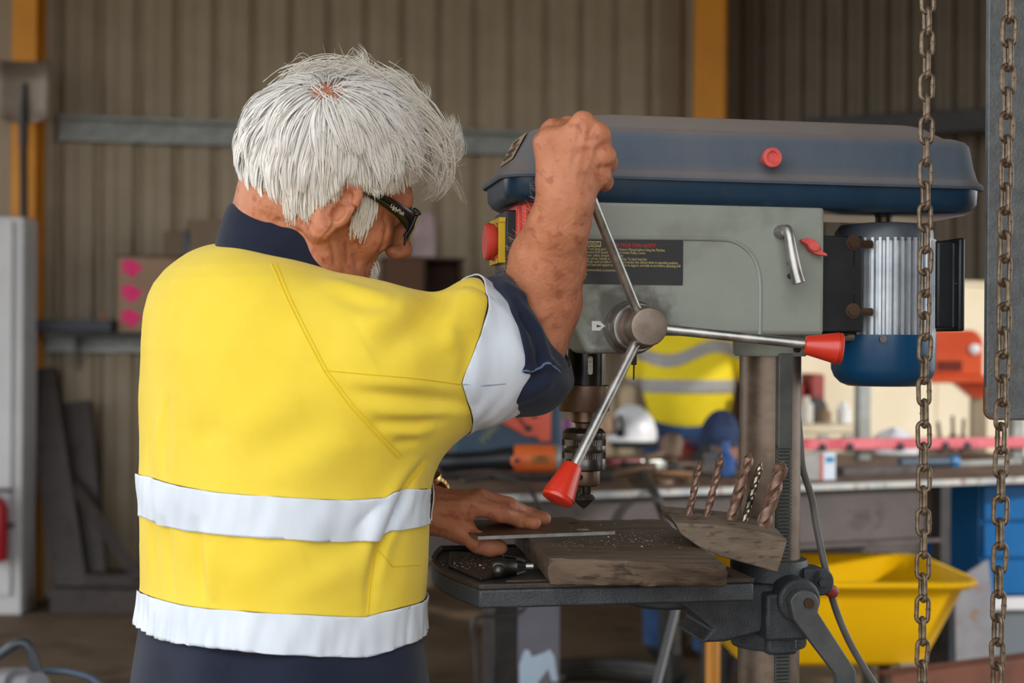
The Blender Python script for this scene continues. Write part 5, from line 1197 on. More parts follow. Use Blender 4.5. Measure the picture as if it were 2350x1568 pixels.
def surface(f, lo, hi, h, project=2):
    """naive surface nets; returns vertices and quads"""
    lo, hi = np.array(lo, float), np.array(hi, float)
    n = np.ceil((hi - lo) / h).astype(int) + 1
    ax = [lo[i] + h * np.arange(n[i]) for i in range(3)]
    D = np.empty(n, dtype=f32)
    Y, Z = np.meshgrid(ax[1], ax[2], indexing='ij')
    step = max(1, int(400000 / (n[1] * n[2])))
    for i in range(0, n[0], step):
        xs = ax[0][i:i + step]
        P = np.empty((len(xs),) + Y.shape + (3,), dtype=f32)
        P[..., 0] = xs[:, None, None]; P[..., 1] = Y; P[..., 2] = Z
        D[i:i + step] = f(P.reshape(-1, 3)).reshape(len(xs), *Y.shape)
    S = D < 0
    c = [slice(0, -1), slice(1, None)]
    cnt = sum(S[c[i], c[j], c[k]].astype(np.int8) for i in (0, 1) for j in (0, 1) for k in (0, 1))
    act = (cnt > 0) & (cnt < 8)
    idx = np.full(act.shape, -1, dtype=np.int64); cells = np.argwhere(act); idx[act] = np.arange(len(cells))
    acc = np.zeros((len(cells), 3)); num = np.zeros(len(cells))
    I, J, K = cells.T
    corners = [(i, j, k) for i in (0, 1) for j in (0, 1) for k in (0, 1)]
    for a in corners:
        for d in range(3):
            if a[d]: continue
            b = list(a); b[d] = 1
            va = D[I + a[0], J + a[1], K + a[2]]; vb = D[I + b[0], J + b[1], K + b[2]]
            m = (va < 0) != (vb < 0)
            t = np.where(m, va / np.where(m, va - vb, 1), 0)
            p = np.tile(np.array(a, float), (len(cells), 1)); p[:, d] += t
            acc[m] += p[m]; num[m] += 1
    V = lo + h * (cells + acc / np.maximum(num, 1)[:, None])
    quads = []
    for d in range(3):
        e = (d + 1) % 3; g = (d + 2) % 3
        sl0 = [slice(None)] * 3; sl1 = [slice(None)] * 3
        sl0[d] = slice(0, -1); sl1[d] = slice(1, None)
        s0, s1 = S[tuple(sl0)], S[tuple(sl1)]
        E = np.argwhere(s0 != s1)
        E = E[(E[:, e] > 0) & (E[:, g] > 0) & (E[:, e] < n[e] - 1) & (E[:, g] < n[g] - 1)]
        if not len(E): continue
        fl = s0[E[:, 0], E[:, 1], E[:, 2]]
        def cell(de, dg):
            q = E.copy(); q[:, e] -= de; q[:, g] -= dg
            return idx[q[:, 0], q[:, 1], q[:, 2]]
        q = np.stack([cell(1, 1), cell(0, 1), cell(0, 0), cell(1, 0)], 1)
        q = np.where(fl[:, None], q, q[:, ::-1]); quads.append(q)
    Q = np.concatenate(quads); Q = Q[(Q >= 0).all(1)]
    V = V.astype(f32)
    for _ in range(project):
        e = h * 0.25; g = np.empty_like(V); d0 = f(V)
        for i in range(3):
            o = np.zeros(3, dtype=f32); o[i] = e; g[:, i] = (f(V + o) - f(V - o)) / (2 * e)
        gn = np.maximum((g * g).sum(1), 0.05)
        stepv = np.clip(d0, -h, h)[:, None] * g / gn[:, None]
        V = V - stepv.astype(f32)
    return V, Q
def np_mesh(name, V, faces):
    me = bpy.data.meshes.new(name)
    V = np.asarray(V, dtype=f32); faces = np.asarray(faces, dtype=np.int32); k = faces.shape[1]
    me.vertices.add(len(V)); me.vertices.foreach_set('co', V.ravel())
    me.loops.add(faces.size); me.loops.foreach_set('vertex_index', faces.ravel())
    me.polygons.add(len(faces)); me.polygons.foreach_set('loop_start', np.arange(0, faces.size, k, dtype=np.int32))
    me.update(calc_edges=True); me.validate()
    me.polygons.foreach_set('use_smooth', np.ones(len(me.polygons), dtype=bool))
    return me
def np_obj(name, V, faces, m, parent=None, solid=0.0, label=None):
    loc = parent.matrix_world.translation if parent is not None else None
    if parent is not None:
        o_ = np.array(parent.location, dtype=f32); V = V - o_
    me = np_mesh(name, V, faces); me.materials.append(m)
    o = bpy.data.objects.new(name, me); link(o, parent)
    if solid:
        sd = o.modifiers.new('thickness', 'SOLIDIFY'); sd.thickness = solid; sd.offset = 1.0
    if label: o['label'] = label
    return o
def vnormals(V, T):
    a, b, c = V[T[:, 0]], V[T[:, 1]], V[T[:, 2]]
    n = np.cross(b - a, c - a); N = np.zeros_like(V)
    for i in range(3): np.add.at(N, T[:, i], n)
    return N / (np.linalg.norm(N, axis=1)[:, None] + 1e-12)
def tris(Q): return np.concatenate([Q[:, [0, 1, 2]], Q[:, [0, 2, 3]]])
def clip(V, T, g, extra=None):
    """keep the part of the mesh where the vertex field g <= 0, cut exactly along g = 0"""
    ins = g <= 0; k = ins[T].sum(1)
    V2 = [V]; new = {}; out = [T[k == 3]]; base = len(V); add = []
    def cutv(a, b):
        key = (a, b) if a < b else (b, a)
        if key not in new:
            t = g[key[0]] / (g[key[0]] - g[key[1]])
            new[key] = base + len(add); add.append(V[key[0]] * (1 - t) + V[key[1]] * t)
        return new[key]
    ot = []
    for t in T[(k == 1) | (k == 2)]:
        i_ = [bool(ins[x]) for x in t]
        if sum(i_) == 1:
            s = i_.index(True); a, b, c = t[s], t[(s + 1) % 3], t[(s + 2) % 3]
            ot.append((a, cutv(a, b), cutv(a, c)))
        else:
            s = i_.index(False); a, b, c = t[s], t[(s + 1) % 3], t[(s + 2) % 3]
            ab, ac = cutv(a, b), cutv(a, c)
            ot.append((ab, b, c)); ot.append((ab, c, ac))
    T2 = np.concatenate([out[0], np.array(ot, dtype=np.int64).reshape(-1, 3)])
    V2 = np.concatenate([V, np.array(add, dtype=V.dtype).reshape(-1, 3)])
    used = np.unique(T2); mp_ = np.full(len(V2), -1, dtype=np.int64); mp_[used] = np.arange(len(used))
    return V2[used], mp_[T2]
def polydist(V, pts):
    """distance of the vertices to a polyline"""
    d = np.full(len(V), 9.0, dtype=f32)
    for a, b in zip(pts[:-1], pts[1:]): d = np.minimum(d, seg(V, a, b, 0, 0))
    return d
def polydist_t(V, pts):
    """distance to a polyline and the place along it, 0 to 1"""
    d = np.full(len(V), 9.0, dtype=f32); tt = np.zeros(len(V), dtype=f32); n = len(pts) - 1
    for i, (a, b) in enumerate(zip(pts[:-1], pts[1:])):
        e = seg(V, a, b, 0, 0); ab = V3(b) - V3(a); t = np.clip(((V - V3(a)) @ ab) / (float(ab @ ab) + 1e-12), 0, 1)
        m = e < d; d = np.where(m, e, d); tt = np.where(m, (i + t) / n, tt)
    return d, tt
_nr = np.random.default_rng(3)
_nk = _nr.normal(size=(24, 3)).astype(f32); _nk /= np.linalg.norm(_nk, axis=1)[:, None]; _np = _nr.uniform(0, 6.28, 24).astype(f32)
def wob(P, fq, n=12, s=0):
    """smooth wobble in -1..1 from summed waves"""
    a = 0
    for i in range(n):
        a = a + np.sin((P @ _nk[(i + s) % 24]) * fq * (0.6 + 0.8 * i / n) + _np[(i + s) % 24] + s)
    return a / math.sqrt(n) * 0.8
def hitter(V, T):
    bv = BVHTree.FromPolygons([tuple(v) for v in V.astype(float)], [tuple(int(x) for x in t) for t in T])
    def hit(px, py):
        a, b = ray(px, py); d = Vector((a, 1.0, b)).normalized()
        loc, nrm, _, _ = bv.ray_cast(Vector((0, 0, CAMZ)), d)
        return loc, nrm
    return hit, bv

# ================================================================== the man at the drill press
PH = math.radians(35)                                  # his heading: to the right and away from the camera
fB = np.array([math.cos(PH), math.sin(PH), 0]); rB = np.array([math.sin(PH), -math.cos(PH), 0])
DT = 1.68
def A3(px, py, D): return np.array(at(px, py, D), dtype=f32)
# ---- torso profile: pixel rows with the shirt's outline on both sides
rows_ = [(530, 500, 740), (560, 452, 765), (580, 425, 790), (600, 404, 810), (620, 382, 835), (650, 356, 860), (680, 341, 880), (720, 329, 900), (800, 318, 930), (900, 316, 965), (1000, 317, 985),
         (1060, 318, 985), (1120, 318, 982), (1200, 320, 979), (1280, 321, 973), (1340, 320, 969), (1375, 316, 968), (1440, 312, 969), (1505, 312, 969), (1535, 312, 969)]
tz, tc, te = [], [], []
for y, l, r_ in rows_:
    a, b = at(l, y, DT), at(r_, y, DT)
    tz.append((a.z + b.z) / 2); tc.append((a.x + b.x) / 2); te.append((b.x - a.x) / 2)
o_ = np.argsort(tz); tz = np.array(tz)[o_]; tc = np.array(tc)[o_]; te = np.array(te)[o_]
ZH = tz[0]                                              # hem
def torso_sdf(P, off=0.0, ratio=0.78):
    z = P[:, 2]; cx = np.interp(z, tz, tc); e = np.interp(z, tz, te)
    kk = math.sqrt(math.sin(PH) ** 2 + (ratio * math.cos(PH)) ** 2)
    a = e / kk - off; b = a * ratio
    x = P[:, 0] - cx; y = P[:, 1] - DT
    u = x * rB[0] + y * rB[1]; v = x * fB[0] + y * fB[1]
    k0 = ((np.abs(u) / a) ** 2.25 + (np.abs(v) / b) ** 2.25) ** (1 / 2.25) + 1e-6
    d = (k0 - 1) * np.minimum(a, b)
    pa_ = at(505, 556, DT)
    dz = (z - (pa_.z - off) + 0.27 * (P[:, 0] - pa_.x) + 0.10 * (P[:, 1] - DT)) * 0.93
    d = smax(d, dz, 0.05)
    return d.astype(f32)
SH_R = A3(868, 828, 1.565); EL_R = A3(1205, 818, 1.665)
SH_L = np.array([tc[8] - 0.150 * rB[0], DT - 0.150 * rB[1], at(600, 745, DT).z], dtype=f32)
EL_L = A3(800, 1080, 1.98)
sl_axis = (EL_R - SH_R) / np.linalg.norm(EL_R - SH_R)
def shirt_sdf(P):
    d = torso_sdf(P)
    s = seg(P, SH_R, A3(1130, 812, 1.645), 0.073, 0.0665)
    s = smin(s, seg(P, A3(905, 880, 1.60), A3(1075, 858, 1.63), 0.075, 0.042), 0.06)
    l = seg(P, SH_L, EL_L, 0.078, 0.066)
    d = smin(d, s, 0.065); d = smin(d, l, 0.09)
    d = smin(d, ell(P, A3(1084, 706, 1.63), (0.024, 0.05, 0.032)), 0.03)
    # neck opening
    d = smax(d, -seg(P, A3(640, 560, 1.675), A3(690, 470, 1.665), 0.055, 0.06), 0.01)
    d = smax(d, ZH - P[:, 2], 0.006)
    # end of the sleeve, inside the cuff
    d = smax(d, np.where((P @ sl_axis - A3(1165, 805, 1.65) @ sl_axis > 0) & (P[:, 0] > -0.10), P @ sl_axis - A3(1165, 805, 1.65) @ sl_axis, -1).astype(f32), 0.004)
    return (d - 0.0012 * wob(P, 38) - 0.0007 * wob(P, 90, s=5)).astype(f32)
x0_, x1_ = at(290, 800, 1.6).x, at(1190, 800, 1.7).x
SV, SQ = surface(shirt_sdf, (x0_, 1.38, ZH - 0.012), (x1_ + 0.02, 2.10, at(600, 520, DT).z), 0.0036)
ST = tris(SQ); SN = vnormals(SV, ST)
hit, bv_s = hitter(SV, ST)
def path3(pts, k=5):
    """pixel path laid on the shirt"""
    q = []
    for a, b in zip(pts[:-1], pts[1:]):
        for i in range(k): t = i / k; q.append((a[0] + (b[0] - a[0]) * t, a[1] + (b[1] - a[1]) * t))
    q.append(pts[-1]); out = []
    for px_, py_ in q:
        l, n_ = hit(px_, py_)
        if l is not None: out.append((l, n_))
    return out
folds = [  # (pixel path, height in m, width in m)
    ([(1100, 668), (1085, 690), (1072, 725), (1060, 765)], 0.012, 0.020), ([(1012, 672), (1000, 700), (965, 740), (910, 785), (850, 820)], -0.012, 0.018), ([(960, 680), (900, 720), (830, 760)], 0.006, 0.018),
    ([(1055, 665), (1030, 740), (1035, 810)], 0.006, 0.012), ([(1085, 760), (1070, 840), (1062, 885)], -0.004, 0.010),
    ([(775, 895), (900, 905), (1000, 918), (1100, 934)], -0.006, 0.009), ([(790, 878), (900, 886), (1050, 896)], 0.004, 0.010), ([(820, 935), (900, 948), (1000, 950), (1090, 945)], 0.004, 0.009),
    ([(850, 965), (950, 970), (1040, 958)], -0.004, 0.007), ([(870, 990), (950, 992), (1000, 985)], 0.004, 0.008), ([(900, 1015), (960, 1012)], -0.003, 0.006),
    ([(740, 640), (820, 670), (900, 690)], 0.005, 0.014), ([(760, 665), (840, 700), (920, 715)], -0.004, 0.012), ([(630, 700), (680, 760), (720, 830)], 0.003, 0.02),
    ([(345, 930), (334, 1090)], -0.003, 0.005), ([(388, 900), (376, 1000), (372, 1100)], -0.004, 0.006), ([(362, 950), (356, 1090)], 0.003, 0.006), ([(410, 920), (402, 1090)], 0.002, 0.008),
    ([(452, 1180), (455, 1280), (470, 1380)], -0.005, 0.007), ([(478, 1250), (490, 1380)], 0.004, 0.010), ([(380, 1180), (386, 1280), (396, 1370)], -0.004, 0.007), ([(345, 1180), (350, 1270), (352, 1340)], -0.004, 0.005),
    ([(500, 1000), (600, 960), (700, 930)], 0.004, 0.025), ([(560, 1050), (680, 1000), (780, 960)], -0.004, 0.022), ([(600, 1090), (720, 1060), (830, 1020)], 0.003, 0.02), ([(430, 1010), (520, 985)], -0.003, 0.015),
    ([(985, 1045), (935, 1110), (900, 1175), (868, 1250), (852, 1330), (846, 1420)], -0.008, 0.007), ([(955, 1050), (905, 1120), (872, 1190), (845, 1260), (826, 1350)], 0.006, 0.012), ([(960, 1110), (915, 1180), (885, 1260), (870, 1350)], 0.004, 0.010),
    ([(700, 1290), (780, 1260), (840, 1230)], -0.003, 0.015), ([(640, 1370), (760, 1330), (830, 1290)], 0.003, 0.015), ([(520, 1350), (600, 1300), (700, 1260)], 0.003, 0.02),
    ([(560, 620), (600, 680), (610, 760)], 0.002, 0.03), ([(640, 1140), (700, 1175), (760, 1230)], 0.002, 0.012), ([(800, 1225), (850, 1175), (885, 1150)], -0.003, 0.006),
]
disp = np.zeros(len(SV), dtype=f32)
for pts, hgt, wid in folds:
    q = path3(pts)
    if len(q) < 2: continue
    line = [np.array(a, dtype=f32) for a, _ in q]
    d, tp_ = polydist_t(SV, line)
    disp += hgt * np.exp(-(d / wid) ** 2) * np.maximum(np.sin(np.clip(tp_, 0, 1) * PI), 0) ** 0.7
# gathered elastic hem: upright pleats all round, strongest at the back
ang = np.arctan2(SV[:, 1] - DT, SV[:, 0] - np.interp(SV[:, 2], tz, tc))
zz = SV[:, 2]; zband = at(640, 1400, 1.58).z
gather = np.clip(1 - np.abs(zz - (ZH + 0.02)) / 0.075, 0, 1)
low = SV[:, 0] < at(975, 1400, 1.6).x
pl1 = np.sin(ang * 38 + 2.2 * np.sin(ang * 7) + zz * 30) + 0.6 * np.sin(ang * 71 + 1.5 * np.sin(ang * 11) - zz * 60)
wgt = np.clip((np.interp(zz, tz, tc) - SV[:, 0]) / 0.17 + 0.45, 0.25, 1)
disp += np.where(low, 0.0046 * gather * pl1 * wgt, 0).astype(f32)
SV = SV + SN * disp[:, None]; SN = vnormals(SV, ST)
hit, bv_s = hitter(SV, ST)
# ---- reflective tape and cloth areas cut out of the one shirt surface
def band_fn(lo_pts, hi_pts):
    """band between two pixel curves, carried round the body as heights by bearing"""
    def curve(pts):
        a_, z_ = [], []
        for px_, py_ in pts:
            l, _ = hit(px_, py_)
            if l is None: continue
            a_.append(math.atan2(l.y - DT, l.x - float(np.interp(l.z, tz, tc)))); z_.append(l.z)
        o = np.argsort(a_); return np.array(a_)[o], np.array(z_)[o]
    (a0, z0), (a1, z1) = curve(lo_pts), curve(hi_pts)
    return np.maximum(np.interp(ang2, a0, z0) - SV[:, 2], SV[:, 2] - np.interp(ang2, a1, z1))
ang2 = np.arctan2(SV[:, 1] - DT, SV[:, 0] - np.interp(SV[:, 2], tz, tc)); 
# bearings behind the body (far side) wrap through +pi; the visible side lies between -pi and ~0.6
ang2 = np.where(ang2 > 1.9, ang2 - 2 * PI, ang2)
g1 = band_fn([(322, 1184), (345, 1190), (372, 1203), (440, 1220), (500, 1226), (640, 1236), (800, 1243), (868, 1236), (900, 1218), (940, 1212), (976, 1205)],
             [(322, 1090), (345, 1094), (372, 1104), (450, 1122), (500, 1130), (640, 1140), (800, 1148), (885, 1142), (905, 1128), (940, 1122), (976, 1122)])
g2 = band_fn([(316, 1436), (335, 1450), (380, 1470), (450, 1482), (560, 1494), (700, 1504), (838, 1508), (870, 1500), (920, 1482), (966, 1462)],
             [(320, 1356), (340, 1366), (400, 1384), (470, 1396), (560, 1402), (700, 1410), (840, 1416), (880, 1404), (920, 1394), (964, 1382)])
def low_of(pts):
    a_, z_ = [], []
    for px_, py_ in pts:
        l, _ = hit(px_, py_)
        if l is None: continue
        a_.append(math.atan2(l.y - DT, l.x - float(np.interp(l.z, tz, tc)))); z_.append(l.z)
    o = np.argsort(a_); return np.interp(ang2, np.array(a_)[o], np.array(z_)[o])
zlow2 = low_of([(316, 1436), (335, 1450), (380, 1470), (450, 1482), (560, 1494), (700, 1504), (838, 1508), (870, 1500), (920, 1482), (966, 1462)])
onbody = SV[:, 0] < at(990, 1200, 1.68).x
armz = SV[:, 2] < at(700, 1065, 1.6).z
g1 = np.where(onbody & armz, g1, 1.0); g2 = np.where(onbody, g2, 1.0)
# the cloth ends at the hem tape's lower edge
# sleeve tape: plane pair across the sleeve
sa_ = [hit(1118, 700)[0], hit(1062, 870)[0]]
def plane_from(p, q):
    """plane holding two surface points and square to the sleeve's lie"""
    d = np.array(q - p); n = sl_axis - d * (sl_axis @ d) / (d @ d); n /= np.linalg.norm(n); return n.astype(f32), float(n @ np.array(p))
n0, c0 = plane_from(*sa_)
onsleeve = (SV[:, 0] > at(1000, 800, 1.6).x) & (SV[:, 2] > at(1100, 1000, 1.6).z) & (SV[:, 1] < 1.86)
sb_ = [hit(1056, 878)[0], hit(1074, 930)[0]]
nb_, cb2 = plane_from(*sb_)
g3 = np.where(onsleeve, np.maximum(np.maximum(c0 - SV @ n0, cb2 - SV @ nb_), -0.2), 1.0)
gcl = np.minimum(np.minimum(g1, g2), g3)
below = SV[:, 2] - zlow2                                # negative below the hem tape
gcl = np.where(onbody, np.minimum(gcl, below), gcl)
M_yel = mat('yellow_drill_cotton', (226, 195, 56), (232, 203, 68), rough=0.85, scale=7, sheen=0.15, bump=0.22, bscale=900, spec=0.2)
M_tape = mat('silver_reflective_tape', (202, 209, 219), (214, 220, 229), rough=0.5, scale=10, bump=0.9, bscale=34, stretch=(1, 1, 0.3), spec=0.5)
M_navy = mat('navy_drill_cotton', (22, 27, 43), (30, 36, 54), rough=0.9, scale=10, sheen=0.12, bump=0.35, bscale=700, spec=0.2)
# ---- head -----------------------------------------------------------
TH, PS, RO, HS = math.radians(31), math.radians(16), math.radians(20), 0.97
hf = np.array([math.cos(TH) * math.cos(PS), math.sin(TH) * math.cos(PS), -math.sin(PS)]); hl_ = np.array([-math.sin(TH), math.cos(TH), 0.0]); hu = np.cross(hf, hl_)
hl_, hu = hl_ * math.cos(RO) + hu * math.sin(RO), hu * math.cos(RO) - hl_ * math.sin(RO)
HR = np.stack([hf, hl_, hu], 1).astype(f32)             # columns: forward, left, up
EAR = A3(780, 474, 1.60)
HO = EAR - HS * (HR @ np.array([-0.004, -0.079, -0.004], dtype=f32))
def H(p): return (HO + HS * (HR @ np.array(p, dtype=f32)))
def to_h(P): return ((P - HO) @ HR) / f32(HS)
def rot_y(a): c, s = math.cos(a), math.sin(a); return np.array([[c, 0, s], [0, 1, 0], [-s, 0, c]], dtype=f32)
NECK0 = A3(628, 610, 1.69)
def skull(q):
    d = ell(q, (-0.004, 0, 0.040), (0.097, 0.076, 0.086))
    d = smin(d, ell(q, (0.036, 0, -0.030), (0.058, 0.062, 0.082)), 0.04)
    return d
def head_sdf(P):
    q = to_h(P)
    d = skull(q)
    d = smin(d, ell(q, (0.058, 0, -0.092), (0.036, 0.040, 0.030)), 0.03)          # jaw and chin
    d = smin(d, seg(q, (0.0, -0.058, -0.070), (0.060, -0.030, -0.102), 0.016, 0.016), 0.025)
    d = smin(d, seg(q, (0.0, 0.058, -0.070), (0.060, 0.030, -0.102), 0.016, 0.016), 0.025)
    d = smin(d, seg(q, (0.086, -0.032, 0.022), (0.086, 0.032, 0.022), 0.012, 0.012), 0.018)  # brow
    for s in (-1, 1):
        d = smax(d, -ell(q, (0.102, s * 0.033, 0.000), (0.020, 0.019, 0.014)), 0.012)         # eye socket
        d = smin(d, ell(q, (0.082, s * 0.033, 0.000), (0.012, 0.0125, 0.0115)), 0.004)        # eyeball
        d = smin(d, ell(q, (0.060, s * 0.044, -0.028), (0.022, 0.018, 0.020)), 0.02)          # cheek
        d = smin(d, ell(q, (0.111, s * 0.0125, -0.042), (0.012, 0.0075, 0.0080)), 0.006)      # nostril wing
        d = smax(d, -ell(q, (0.114, s * 0.0095, -0.0505), (0.0055, 0.0036, 0.0045)), 0.003)
    d = smin(d, seg(q, (0.092, 0, 0.008), (0.119, 0, -0.034), 0.0075, 0.0125), 0.008)         # nose
    d = smin(d, ell(q, (0.1240, 0, -0.0370), (0.0125, 0.0130, 0.0110)), 0.008)
    d = smin(d, seg(q, (0.090, -0.017, -0.068), (0.090, 0.017, -0.068), 0.0065, 0.0065), 0.008)
    d = smin(d, seg(q, (0.088, -0.015, -0.080), (0.088, 0.015, -0.080), 0.007, 0.007), 0.008)
    d = smax(d, -seg(q, (0.099, -0.020, -0.0740), (0.099, 0.020, -0.0740), 0.0022, 0.0022), 0.003)
    # ears
    for s in (-1, 1):
        e = q - V3((-0.008, s * 0.0820, -0.006)); e = e * V3((1, s, 1)); e = e @ rot_y(0.22)
        cc, ss_ = math.cos(0.42), math.sin(0.42)
        e = np.stack([e[:, 0] * cc + e[:, 1] * ss_, -e[:, 0] * ss_ + e[:, 1] * cc, e[:, 2]], 1)
        w_ = 1.0 + 0.30 * np.clip(e[:, 2] / 0.034, -1, 1)
        ex = e[:, 0] / w_
        k = np.sqrt((ex / 0.0175) ** 2 + (e[:, 2] / 0.033) ** 2)
        body = np.maximum((k - 1) * 0.0175, np.abs(e[:, 1]) - 0.0030)
        rim = np.sqrt(((k - 0.90) * 0.0175) ** 2 + (e[:, 1] - 0.004) ** 2) - 0.0046
        rim = np.where((e[:, 0] > 0.006) & (e[:, 2] < 0.014), 1.0, rim)
        anti = seg(e, (-0.004, 0.002, 0.018), (-0.0065, 0.003, -0.012), 0.0035, 0.0038)
        lobe = ell(e, (0.002, 0.001, -0.030), (0.0095, 0.006, 0.011))
        trag = ell(e, (0.0135, 0.003, -0.006), (0.0055, 0.006, 0.010))
        ear = smin(smin(smin(smin(body, rim, 0.004), anti, 0.004), lobe, 0.008), trag, 0.006)
        ear = smax(ear, -ell(e, (0.0045, 0.006, -0.004), (0.0085, 0.010, 0.012)), 0.002)
        ear = smax(ear, -ell(e, (0.002, 0.0055, 0.017), (0.007, 0.004, 0.007)), 0.003)
        d = smin(d, ear.astype(f32), 0.004)
    # neck
    nk = seg(P, H((-0.036, 0, -0.030)), NECK0, 0.060, 0.064)
    nk = smin(nk, seg(P, H((0.0, 0, -0.080)), A3(690, 650, 1.67), 0.046, 0.055), 0.03)
    d = smin(d, nk, 0.028)
    st_ = smin(seg(P, H((-0.012, -0.058, -0.028)), A3(720, 640, 1.64), 0.010, 0.010), d, 0.03)
    d = st_
    return (d - 0.0006 * wob(P, 160)).astype(f32)
NV, NQ = surface(head_sdf, HO - np.array([0.20, 0.16, 0.235]), HO + np.array([0.16, 0.15, 0.15]), 0.0021)
# creases on neck and cheek
NT = tris(NQ); NN = vnormals(NV, NT); hitn, bvn = hitter(NV, NT)
dn = np.zeros(len(NV), dtype=f32)
for pts, hgt, wid in (([(640, 505), (690, 535), (735, 585)], -0.0022, 0.0035), ([(600, 490), (660, 545), (700, 590)], -0.0018, 0.003), ([(700, 500), (735, 540), (748, 600)], -0.0022, 0.004), ([(760, 545), (770, 600)], -0.0025, 0.004),
                      ([(800, 540), (800, 600)], -0.002, 0.004), ([(815, 565), (822, 605)], -0.003, 0.006), ([(888, 540), (872, 575), (850, 605)], -0.0025, 0.004), ([(880, 500), (890, 520), (884, 540)], -0.0015, 0.003), ([(870, 515), (885, 528)], -0.0012, 0.002), ([(660, 490), (700, 520)], -0.0015, 0.003)):
    line = [np.array(hitn(x, y)[0], dtype=f32) for x, y in pts if hitn(x, y)[0] is not None]
    if len(line) > 1: dn += hgt * np.exp(-(polydist(NV, line) / wid) ** 2)
NV = NV + NN * dn[:, None]
# ---- right arm and fist --------------------------------------------
g0w, g1w = np.array(m_to_w(GRIP0)), np.array(m_to_w(GRIP1))
gD = float(g0w[1])
WR = A3(1303, 452, gD - 0.022)
KN = [A3(1338, 284, gD - 0.030), A3(1371, 313, gD - 0.030), A3(1385, 359, gD - 0.027), A3(1377, 405, gD - 0.020)]
WRs = [A3(1288, 415, gD - 0.020), A3(1300, 420, gD - 0.022), A3(1312, 424, gD - 0.021), A3(1323, 428, gD - 0.018)]
def right_arm(P):
    d = chain_sdf(P, [(A3(1195, 850, 1.675), 0.044), (A3(1240, 690, 1.665), 0.047), (A3(1257, 600, 1.640), 0.0425), (A3(1285, 510, gD - 0.008), 0.0325), (A3(1299, 460, gD - 0.020), 0.0290), (A3(1304, 400, gD - 0.022), 0.0260)], 0.010)
    h_ = None
    for i in range(4):
        m_ = seg(P, WRs[i], KN[i], 0.0165, (0.0142, 0.0150, 0.0140, 0.0125)[i]); h_ = m_ if h_ is None else smin(h_, m_, 0.009)
    h_ = smin(h_, ell(P, A3(1290, 372, gD - 0.022), (0.026, 0.016, 0.036)), 0.02)
    h_ = smin(h_, seg(P, A3(1276, 425, gD - 0.012), A3(1260, 332, gD - 0.014), 0.0150, 0.0155), 0.016)       # thumb base
    d = smin(d, h_, 0.016)
    ln = (1.0, 1.06, 1.0, 0.86)
    for i in range(4):
        k = KN[i]; s = ln[i]
        p1 = k + np.array([0.007, 0.034 * s, -0.003]); p2 = p1 + np.array([-0.026 * s, 0.014, -0.001]); p3 = p2 + np.array([-0.017 * s, -0.009, -0.001])
        rr = (0.0108, 0.0112, 0.0106, 0.0094)[i]
        fg = chain_sdf(P, [(k, rr + 0.0012), (p1, rr), (p2, rr * 0.92), (p3, rr * 0.82)], 0.004)
        d = smin(d, fg, 0.005)
    tb = chain_sdf(P, [(A3(1259, 330, gD - 0.014), 0.0150), (A3(1272, 300, gD + 0.006), 0.0125), (A3(1305, 290, gD + 0.026), 0.0108), (A3(1330, 300, gD + 0.036), 0.0095)], 0.006)
    d = smin(d, tb, 0.008)
    return (d - 0.0006 * wob(P, 150, s=2) - 0.0003 * wob(P, 420, s=7)).astype(f32)
RV, RQ = surface(right_arm, (at(1110, 800, 1.7).x, gD - 0.075, at(1200, 945, 1.7).z), (at(1430, 300, 1.6).x, 1.755, at(1300, 245, 1.6).z), 0.0020)
RT = tris(RQ); RN = vnormals(RV, RT); hitr, _ = hitter(RV, RT)
dr = np.zeros(len(RV), dtype=f32)
for pts, hgt, wid in (([(1345, 300), (1330, 360), (1320, 420)], 0.0014, 0.004), ([(1370, 330), (1345, 390), (1330, 430)], 0.0012, 0.004), ([(1318, 300), (1305, 370)], 0.0012, 0.005), 
                      ([(1362, 290), (1352, 312)], -0.0022, 0.004), ([(1388, 334), (1370, 345)], -0.0022, 0.004), ([(1396, 385), (1376, 388)], -0.002, 0.004), ([(1268, 320), (1280, 350), (1275, 400)], -0.002, 0.006), ([(1225, 560), (1260, 640), (1250, 720)], 0.002, 0.012), ([(1320, 500), (1318, 600), (1310, 700)], 0.0016, 0.01)):
    line = [np.array(hitr(x, y)[0], dtype=f32) for x, y in pts if hitr(x, y)[0] is not None]
    if len(line) > 1: dr += hgt * np.exp(-(polydist(RV, line) / wid) ** 2)
RV = RV + RN * dr[:, None]
# ---- left arm and flat hand ----------------------------------------
def onp(px, py, up): # point a given height above the steel plate, seen at a pixel
    return np.array(onz(px, py, PT + up), dtype=f32)
LW = A3(968, 1168, 1.865)
I0 = A3(1090, 1160, 1.845); I1 = A3(1152, 1178, 1.842); I2 = onp(1195, 1194, 0.0095); I3 = onp(1226, 1201, 0.0075)
M0 = A3(1102, 1146, 1.868); M1 = A3(1168, 1162, 1.870); M2 = onp(1215, 1182, 0.0095); M3 = onp(1249, 1191, 0.0075)
R0 = M0 + np.array([-0.002, 0.022, -0.004]); R1 = R0 + np.array([0.036, 0.003, -0.010]); R2 = R1 + np.array([0.022, 0.001, -0.010]); R3 = R2 + np.array([0.018, 0, -0.004])
L0 = R0 + np.array([-0.008, 0.019, -0.006]); L1 = L0 + np.array([0.028, 0.006, -0.010]); L2 = L1 + np.array([0.018, 0.002, -0.008]); L3 = L2 + np.array([0.014, 0, -0.003])
